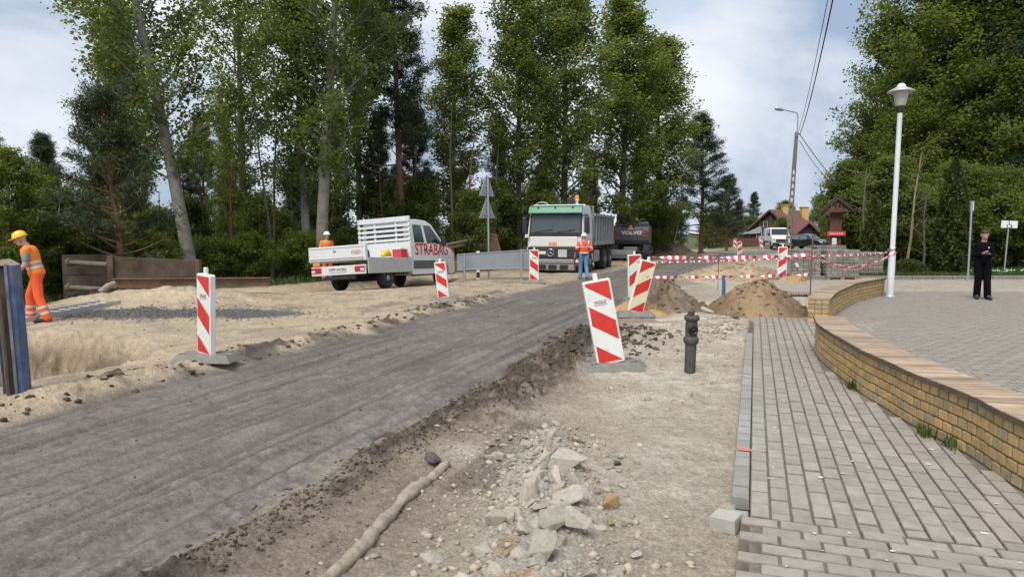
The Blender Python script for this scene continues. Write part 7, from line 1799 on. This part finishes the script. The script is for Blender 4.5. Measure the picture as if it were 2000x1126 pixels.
PROTO = {
    'poplarA': tree_proto(1, 17, .22, .20, sinp(3.2), 80, lambda f: .55 + .35 * f, 26000, .135, 'poplar', 'poplar', sub=7, sigma=.22),
    'poplarB': tree_proto(2, 16, .18, .16, sinp(2.5), 84, lambda f: .75 + .35 * f, 24000, .135, 'poplar', 'poplar', sub=7, sigma=.21),
    'poplarC': tree_proto(3, 15, .16, .10, sinp(2.9), 84, lambda f: .65 + .35 * f, 27000, .14, 'poplar', 'grey', sub=7, sigma=.22, dead=.3),
    'mapleA': tree_proto(4, 15, .22, .10, lambda f: 4.3 * math.sin(math.pi * min(1, .18 + f * .80)) ** .7, 96, lambda f: .35 + .4 * f, 40000, .16, 'maple', 'grey', sub=8, sigma=.27, aspect=.9),
    'mapleB': tree_proto(5, 11, .17, .06, lambda f: 3.4 * math.sin(math.pi * min(1, .22 + f * .76)) ** .7, 84, lambda f: .35 + .4 * f, 29000, .155, 'maple', 'grey', sub=8, sigma=.25, aspect=.9),
    'pineA': pine_proto(6, 14, .18, .30, lambda f: 1.9 * (1 - .75 * f), 66, 36000, .22),
    'pineB': pine_proto(7, 12, .17, .10, lambda f: 3.0 * (1 - .82 * f), 80, 34000, .24),
    'pineC': pine_proto(8, 6, .11, .14, lambda f: 2.0 * (1 - .6 * f), 52, 17000, .20, tuft=.12),
    'shrubA': tree_proto(9, 2.6, .035, .04, lambda f: 1.35 * math.sin(math.pi * min(1, .25 + f * .72)) ** .7, 44, lambda f: .5 + .4 * f, 12000, .115, 'maple', 'grey', sub=6, sigma=.16, wander=.1),
    'shrubB': tree_proto(10, 4.4, .05, .06, lambda f: 1.5 * math.sin(math.pi * min(1, .2 + f * .78)) ** .7, 56, lambda f: .5 + .4 * f, 15000, .125, 'poplar', 'grey', sub=6, sigma=.2, wander=.2),
}
GZ = lambda x, y: H(x, y)
def plant_tree(name, label, proto, x, y, s=1.0, rot=0.0, sz=None, lean=(0, 0), group=None, cat='tree', parts=True, zoff=0.0):
    tm, cm = PROTO[proto]
    t = thing(name, label, cat, (x, y, GZ(x, y) + zoff), (lean[0], lean[1], rot), group); t.scale = (s, s, sz or s)
    a = bpy.data.objects.new('trunk' if cat == 'tree' else 'stem', tm); link(a, t); b = bpy.data.objects.new('crown' if cat == 'tree' else 'foliage', cm); link(b, t)
    return t
def X_(px, D): return (px - 1000) / FPX * D
G_FRONT = 'trees at the left forest edge'
T = lambda n, l, p, px, D, s, rot=0, **k: plant_tree(n, l, p, X_(px, D), D, s, rot, **k)
# left forest edge, measured one by one
T('poplar_tree', 'tall poplar with pale trunk leaning left behind the brown trench box', 'poplarA', 380, 24.5, 1.06, 0.3, lean=(0, R(-8.5)), group=G_FRONT)
T('poplar_tree', 'tall poplar with clean pale trunk behind the pickup, right of two close trunks', 'poplarA', 624, 28, 1.12, 2.4, lean=(0, R(-7)), group=G_FRONT)
T('poplar_tree', 'poplar with pale trunk just left of the clean trunk behind the pickup', 'poplarB', 603, 29.5, 1.05, 1.4, lean=(R(1), R(-6)), group=G_FRONT)
T('pine_tree', 'slender pine with reddish bare trunk above the pickup cab', 'pineA', 795, 32, 1.06, .7, lean=(0, R(-3.5)), group=G_FRONT)
T('poplar_tree', 'separate narrow poplar right of the slender pine', 'poplarB', 885, 36, 1.15, 3.0, sz=.82, lean=(0, R(-1)), group=G_FRONT)
T('poplar_tree', 'poplar with dark trunk and bare side branches left of the dump truck cab', 'poplarC', 1014, 37, 1.15, 4.1, sz=1.02, group=G_FRONT)
T('poplar_tree', 'tallest dense poplar rising behind the dump truck cab', 'poplarC', 1100, 39, 1.38, 1.2, sz=1.14, group=G_FRONT)
T('poplar_tree', 'broad poplar behind the dump truck box', 'poplarC', 1215, 44, 1.5, 2.9, sz=1.06, group=G_FRONT)
T('poplar_tree', 'right end poplar of the row, above the excavator', 'poplarC', 1285, 49, 1.6, 5.2, sz=.98, group=G_FRONT)
T('pine_tree', 'dark layered pine at the right end of the left forest', 'pineB', 1368, 58, 1.15, .9, sz=.93, group=G_FRONT)
T('pine_tree', 'lower dark pine right of the layered pine', 'pineB', 1418, 66, .80, 2.2, sz=.58, group=G_FRONT)
T('pine_tree', 'grey green young pine with spreading branches above the brown trench box', 'pineC', 232, 20.8, .95, .4, group=G_FRONT)
T('pine_tree', 'pine mostly outside the left picture edge with only branch tips showing', 'pineB', -130, 22, .62, 1.0, group=G_FRONT)
T('maple_tree', 'bright green young maple at the far left behind the yellow helmet worker', 'mapleB', 20, 20, .40, .5, group=G_FRONT)
T('maple_tree', 'young maple left of the brown trench box', 'mapleB', 105, 22.5, .36, 2.1, group=G_FRONT)
T('poplar_tree', 'poplar filling the upper left between the leaning poplar and the twin trunks', 'poplarA', 480, 33, 1.0, 4.4, group=G_FRONT)
T('poplar_tree', 'poplar left of the slender pine with fine grey branches', 'poplarB', 705, 35, 1.0, 2.0, group=G_FRONT)
T('poplar_tree', 'leafy poplar left of the leaning poplar at the far left', 'poplarC', 250, 29, .80, 1.7, group=G_FRONT)
rt = random.Random(4)
def forest_row(n, px0, px1, D0, D1, kinds, s0, s1, label, group, name='forest_tree'):
    for k in range(n):
        px = px0 + (px1 - px0) * (k + rt.random() * .9) / n; D = rt.uniform(D0, D1) + max(0, (px - 900)) * .055
        plant_tree(name, label, rt.choice(kinds), X_(px, D), D, rt.uniform(s0, s1), rt.uniform(0, 6.3), group=group)
forest_row(15, -250, 1330, 34, 41, ('pineB', 'poplarB', 'pineA', 'pineA'), .5, .75, 'tree standing inside the left forest behind the front row', 'second row of the left forest')
forest_row(12, -300, 1380, 42, 56, ('pineB', 'pineA', 'poplarC'), .5, .72, 'tree standing deep inside the left forest', 'third row of the left forest')
forest_row(10, -300, 1300, 60, 75, ('pineB', 'mapleB'), .6, .8, 'tree at the back of the left forest', 'back row of the left forest')
for k in range(24):      # shrubs along the forest edge
    px = -120 + 1450 * (k + rt.random() * .8) / 24; D = (21.5 + .003 * max(px, 0) + rt.uniform(0, 3.5) if px < 560 else 26.5 + .012 * (px - 560) + rt.uniform(0, 3)) + max(0, px - 900) * .05
    plant_tree('shrub', 'leafy undergrowth shrub along the left forest edge', rt.choice(('shrubA', 'shrubA', 'shrubB')), X_(px, D), D, rt.uniform(.45, .8), rt.uniform(0, 6.3), group='undergrowth of the left forest', cat='shrub')
for k in range(18):
    px = -150 + 1500 * (k + rt.random()) / 18; D = rt.uniform(29, 36) + max(0, px - 900) * .05
    plant_tree('shrub', 'tall sapling in the shade of the left forest', 'shrubB', X_(px, D), D, rt.uniform(.7, 1.1), rt.uniform(0, 6.3), group='saplings in the left forest', cat='shrub')
for k in range(26):      # thin trunks showing in the shade between the front trees
    px = -20 + 1200 * (k + rt.random()) / 26; D = rt.uniform(27, 35) + max(0, px - 900) * .05; x = X_(px, D); t = thing('thin_trunk', 'thin bare trunk in the shade of the left forest', 'tree', (x, D, GZ(x, D) - .1), (rt.gauss(0, .04), rt.gauss(-.03, .06), 0), 'thin trunks in the left forest')
    hh = rt.uniform(4, 8) * (.45 if px < 170 else 1); r_ = rt.uniform(.04, .085); MB().tube([(0, 0, 0), (.05, 0, hh * .35), (-.04, .03, hh * .7), (.05, 0, hh)], (r_, r_ * .85, r_ * .6, r_ * .25), 7).build('trunk', BARK['pine'] if k % 3 else BARK['grey'], t)
    for j in range(5):
        z_ = hh * rt.uniform(.2, .95); a_ = rt.uniform(0, 6.3); l_ = rt.uniform(.5, 1.3); MB().tube([(0, 0, z_), (l_ * .5 * math.cos(a_), l_ * .5 * math.sin(a_), z_ + .08), (l_ * math.cos(a_), l_ * math.sin(a_), z_ + rt.uniform(-.15, .3))], (.016, .011, .004), 4).build('branch', BARK['grey'], t)
# far trees round the house
for n_, l_, p_, px, D, s in (('pine_tree', 'distant round pine left of the brown house', 'pineB', 1468, 118, .80), ('pine_tree', 'distant tree behind the house roof', 'mapleB', 1530, 132, .80), ('poplar_tree', 'pale green tree right behind the yellow chimney', 'mapleB', 1600, 120, .78), ('pine_tree', 'low pine at the left side of the house', 'pineB', 1440, 95, .55), ('maple_tree', 'light green tree between house and wooden shrine', 'mapleB', 1660, 64, .55), ('maple_tree', 'small tree in front of the house gable', 'shrubB', 1524, 90, .8)):
    T(n_, l_, p_, px, D, s, rt.uniform(0, 6), group='trees round the house')
forest_row(12, 1380, 1700, 150, 160, ('pineB', 'mapleB'), .55, .75, 'tree of the distant wood behind the house', 'distant wood behind the house')
forest_row(7, 1370, 1480, 78, 92, ('pineB', 'mapleB'), .45, .6, 'tree at the road bend left of the house', 'trees at the road bend')
# right hand trees behind the plaza
G_R = 'trees behind the plaza'
T('maple_tree', 'left maple of the right hand group above the wooden shrine', 'mapleA', 1752, 41, .88, .4, group=G_R)
T('maple_tree', 'tallest maple of the right hand group behind the park lamp', 'mapleA', 1832, 38, 1.16, 2.0, group=G_R)
T('maple_tree', 'broad maple behind the tall columnar thuja', 'mapleA', 1915, 36, 1.02, 4.0, group=G_R)
T('maple_tree', 'right edge maple above the disabled parking sign', 'mapleB', 1990, 33.5, .98, 1.1, group=G_R)
T('maple_tree', 'low maple with branches hanging over the wooden shrine', 'mapleB', 1708, 42, .66, 5.0, group=G_R)
T('maple_tree', 'maple filling the gap behind the park lamp pole', 'mapleB', 1785, 36, .78, 2.6, group=G_R)
T('pine_tree', 'tall dark pine at the upper right corner', 'pineA', 1958, 35, 1.25, 1.6, group=G_R)
T('pine_tree', 'second dark pine at the right edge', 'pineA', 2040, 32, 1.15, 3.6, group=G_R)
for k in range(9):
    px = 1700 + 52 * k + rt.uniform(-15, 15); D = rt.uniform(47, 54)
    plant_tree('forest_tree', 'tree standing behind the right hand maples', rt.choice(('mapleA', 'pineB')), X_(px, D), D, rt.uniform(.7, .9), rt.uniform(0, 6), group='back row of the right hand trees')
for k in range(20):
    px = 1662 + 22 * k + rt.uniform(-10, 10); D = rt.uniform(29.5, 32) + (8 if px < 1735 else 0)
    plant_tree('shrub', 'dense leafy shrub of the hedge behind the plaza', rt.choice(('shrubA', 'shrubB')), X_(px, D), D, rt.uniform(.9, 1.25), rt.uniform(0, 6), group='hedge shrubs behind the plaza', cat='shrub')
# bare slim trunks that show between the hedge and the maples
for lab, pxb, pxt, pyt, D in (('slim bare trunk leaning right behind the park lamp', 1768, 1800, 300, 27.6), ('thick grey trunk right of the slim bare trunk', 1803, 1808, 380, 28.2), ('thin pale trunk left of the small thuja', 1683, 1692, 330, 27.6)):
    a = Vector((X_(pxb, D), D, -.05)); b = at(pxt, pyt, D); t = thing('bare_tree', lab, 'tree', a); rd = random.Random(pxb); d = b - a
    MB().tube([Vector((0, 0, 0)), d * .3 + Vector((.05, 0, 0)), d * .65 - Vector((.04, 0, 0)), d], (.06, .05, .036, .02), 8).build('trunk', BARK['grey'] if pxb != 1768 else M_('tan_bark', (.24, .18, .12), rough=.9, var=.3), t)
    for k in range(9):
        q = d * rd.uniform(.25, .95); e = q + Vector((rd.uniform(-1, 1), rd.uniform(-.6, .4), rd.uniform(.1, .8))); MB().tube([q, q.lerp(e, .5) + Vector((0, 0, .06)), e], (.022, .014, .005), 5).build('branch', BARK['grey'], t)
def thuja(label, px, D, h, r, seed):
    rg = np.random.default_rng(seed); n = 16000; f = rg.uniform(0, 1, n) ** 1.15; a = rg.uniform(0, 6.283, n)
    env = r * np.where(f < .15, .82 + 1.2 * f, 1.0 * (1 - ((f - .15) / .85) ** 1.8) ** .8) * (1 + .13 * np.sin(a * 5 + f * 22 + seed) + .10 * np.sin(a * 11 - f * 37))
    q = np.sqrt(rg.uniform(.35, 1.02, n)); C = np.stack([env * q * np.cos(a), env * q * np.sin(a), h * (.02 + .98 * f)], 1)
    A = np.stack([np.cos(a) * .5, np.sin(a) * .5, np.full(n, 1.0)], 1)
    me = leaves_mesh('crown', C, .15, .42, rg, np.clip(rg.normal(.45, .25, n), 0, 1), needle=True, axis=A); me.materials.append(LEAF['thuja'])
    x = X_(px, D); t = thing('thuja', label, 'tree', (x, D, GZ(x, D))); mesh_obj('crown', me, None, t)
    MB().tube([(0, 0, -.1), (0, 0, h * .5), (0, 0, h * .95)], (.09, .06, .015), 8).build('trunk', BARK['grey'], t)
thuja('tall columnar dark green thuja left of the slim sign post', 1857, 26.0, 4.45, .62, 1)
thuja('smaller columnar thuja left of the park lamp', 1703, 27.4, 2.95, .42, 2)
def dome_bush(label, px, D, rx, rz, seed):
    rg = np.random.default_rng(seed); n = 9000; v = rg.normal(size=(n, 3)); v[:, 2] = np.abs(v[:, 2]); v /= np.linalg.norm(v, axis=1)[:, None]; v *= (rg.uniform(.55, 1.03, n) ** .5)[:, None]
    me = leaves_mesh('foliage', v * np.array([rx, rx * .8, rz]), .075, .5, rg, np.clip(rg.normal(.35, .2, n), 0, 1), up_bias=.2); me.materials.append(LEAF['thuja'])
    x = X_(px, D); t = thing('bush', label, 'bush', (x, D, GZ(x, D))); mesh_obj('foliage', me, None, t); mb = MB()
    for k in range(7): mb.tube([(0, 0, -.05), (rx * .5 * math.cos(k), rx * .4 * math.sin(k), rz * .6)], (.03, .008), 5)
    mb.build('stem', BARK['grey'], t)
dome_bush('low round clipped bush right of the park lamp', 1774, 25.9, .72, .62, 3)
# grass
def grass(name, pts, hgt, label, seed, w=.012):
    rg = np.random.default_rng(seed); n = len(pts); z = terrain(pts[:, 0], pts[:, 1])[0] if name != 'weeds' else np.full(n, -.012)
    B = np.stack([pts[:, 0], pts[:, 1], z], 1); a = rg.uniform(0, 6.28, n); h = hgt * rg.uniform(.4, 1.2, n); s = np.stack([np.cos(a), np.sin(a), np.zeros(n)], 1) * (w * rg.uniform(.6, 1.3, n))[:, None]
    ln = np.stack([np.cos(a + 1.3), np.sin(a + 1.3), np.zeros(n)], 1) * (h * rg.uniform(.1, .6, n))[:, None]; up = np.stack([np.zeros(n), np.zeros(n), h], 1)
    V = np.stack([B - s, B + s, B + up * .6 + ln * .35 + s * .7, B + up + ln], 1).reshape(-1, 3)
    me = arr_mesh(name, V, np.arange(4 * n).reshape(-1, 4)); point_attr(me, 'tint', np.repeat(rg.uniform(0, 1, n), 4)); o = mesh_obj(name, me, LEAF['grass']); return tag(o, label, 'grass', kind='stuff')
rg2 = np.random.default_rng(31)
x = rg2.uniform(11.3, 22.5, 26000); y = 24.72 + 0.035 * (x - 13) + rg2.uniform(0, 1, 26000) ** 1.5 * 4.2
grass('verge_grass', np.stack([x, y], 1), .17, 'green grass and weeds on the verge behind the plaza kerb', 1, .014)
x = rg2.uniform(-16, -2, 9000); y = rg2.uniform(20, 30, 9000); u_, v_ = UV(x, y); ok = (v_ < -13.6 - 2.6 * (1 - sst(12, 25, u_))) ; x, y = x[ok], y[ok]
grass('forest_grass', np.stack([x, y], 1), .28, 'rough grass at the foot of the left forest edge', 2, .016)
# small white flowers in the verge
fl = []
for k in range(70): fl.append((rg2.uniform(17.2, 20.5), 25.1 + rg2.uniform(0, 1.2), .028))
def flowers():
    p = np.array(fl); o = scatter_lumps('white_flowers', p, 'small white flowers in the grass below the disabled parking sign', 'flowers', M_('petal_white', (.7, .7, .66), rough=.7), 8); o.location.z = .20
flowers()
# weeds at the foot of the wall
for lab, u, n in (('larger tuft of weeds at the foot of the long brick wall', 6.35, 70), ('small tuft of weeds at the brick wall nearer the viewer', 6.0, 45), ('tuft of weeds at the far bend of the brick wall', 8.0, 60)):
    v = float(wall_v(u)) - .05; x, y = XY(rg2.normal(u, .09, n), rg2.normal(v, .025, n)); o = grass('weeds', np.stack([x, y], 1), .10, lab, int(u * 10), .006); del o['kind']; o['category'] = 'weeds'
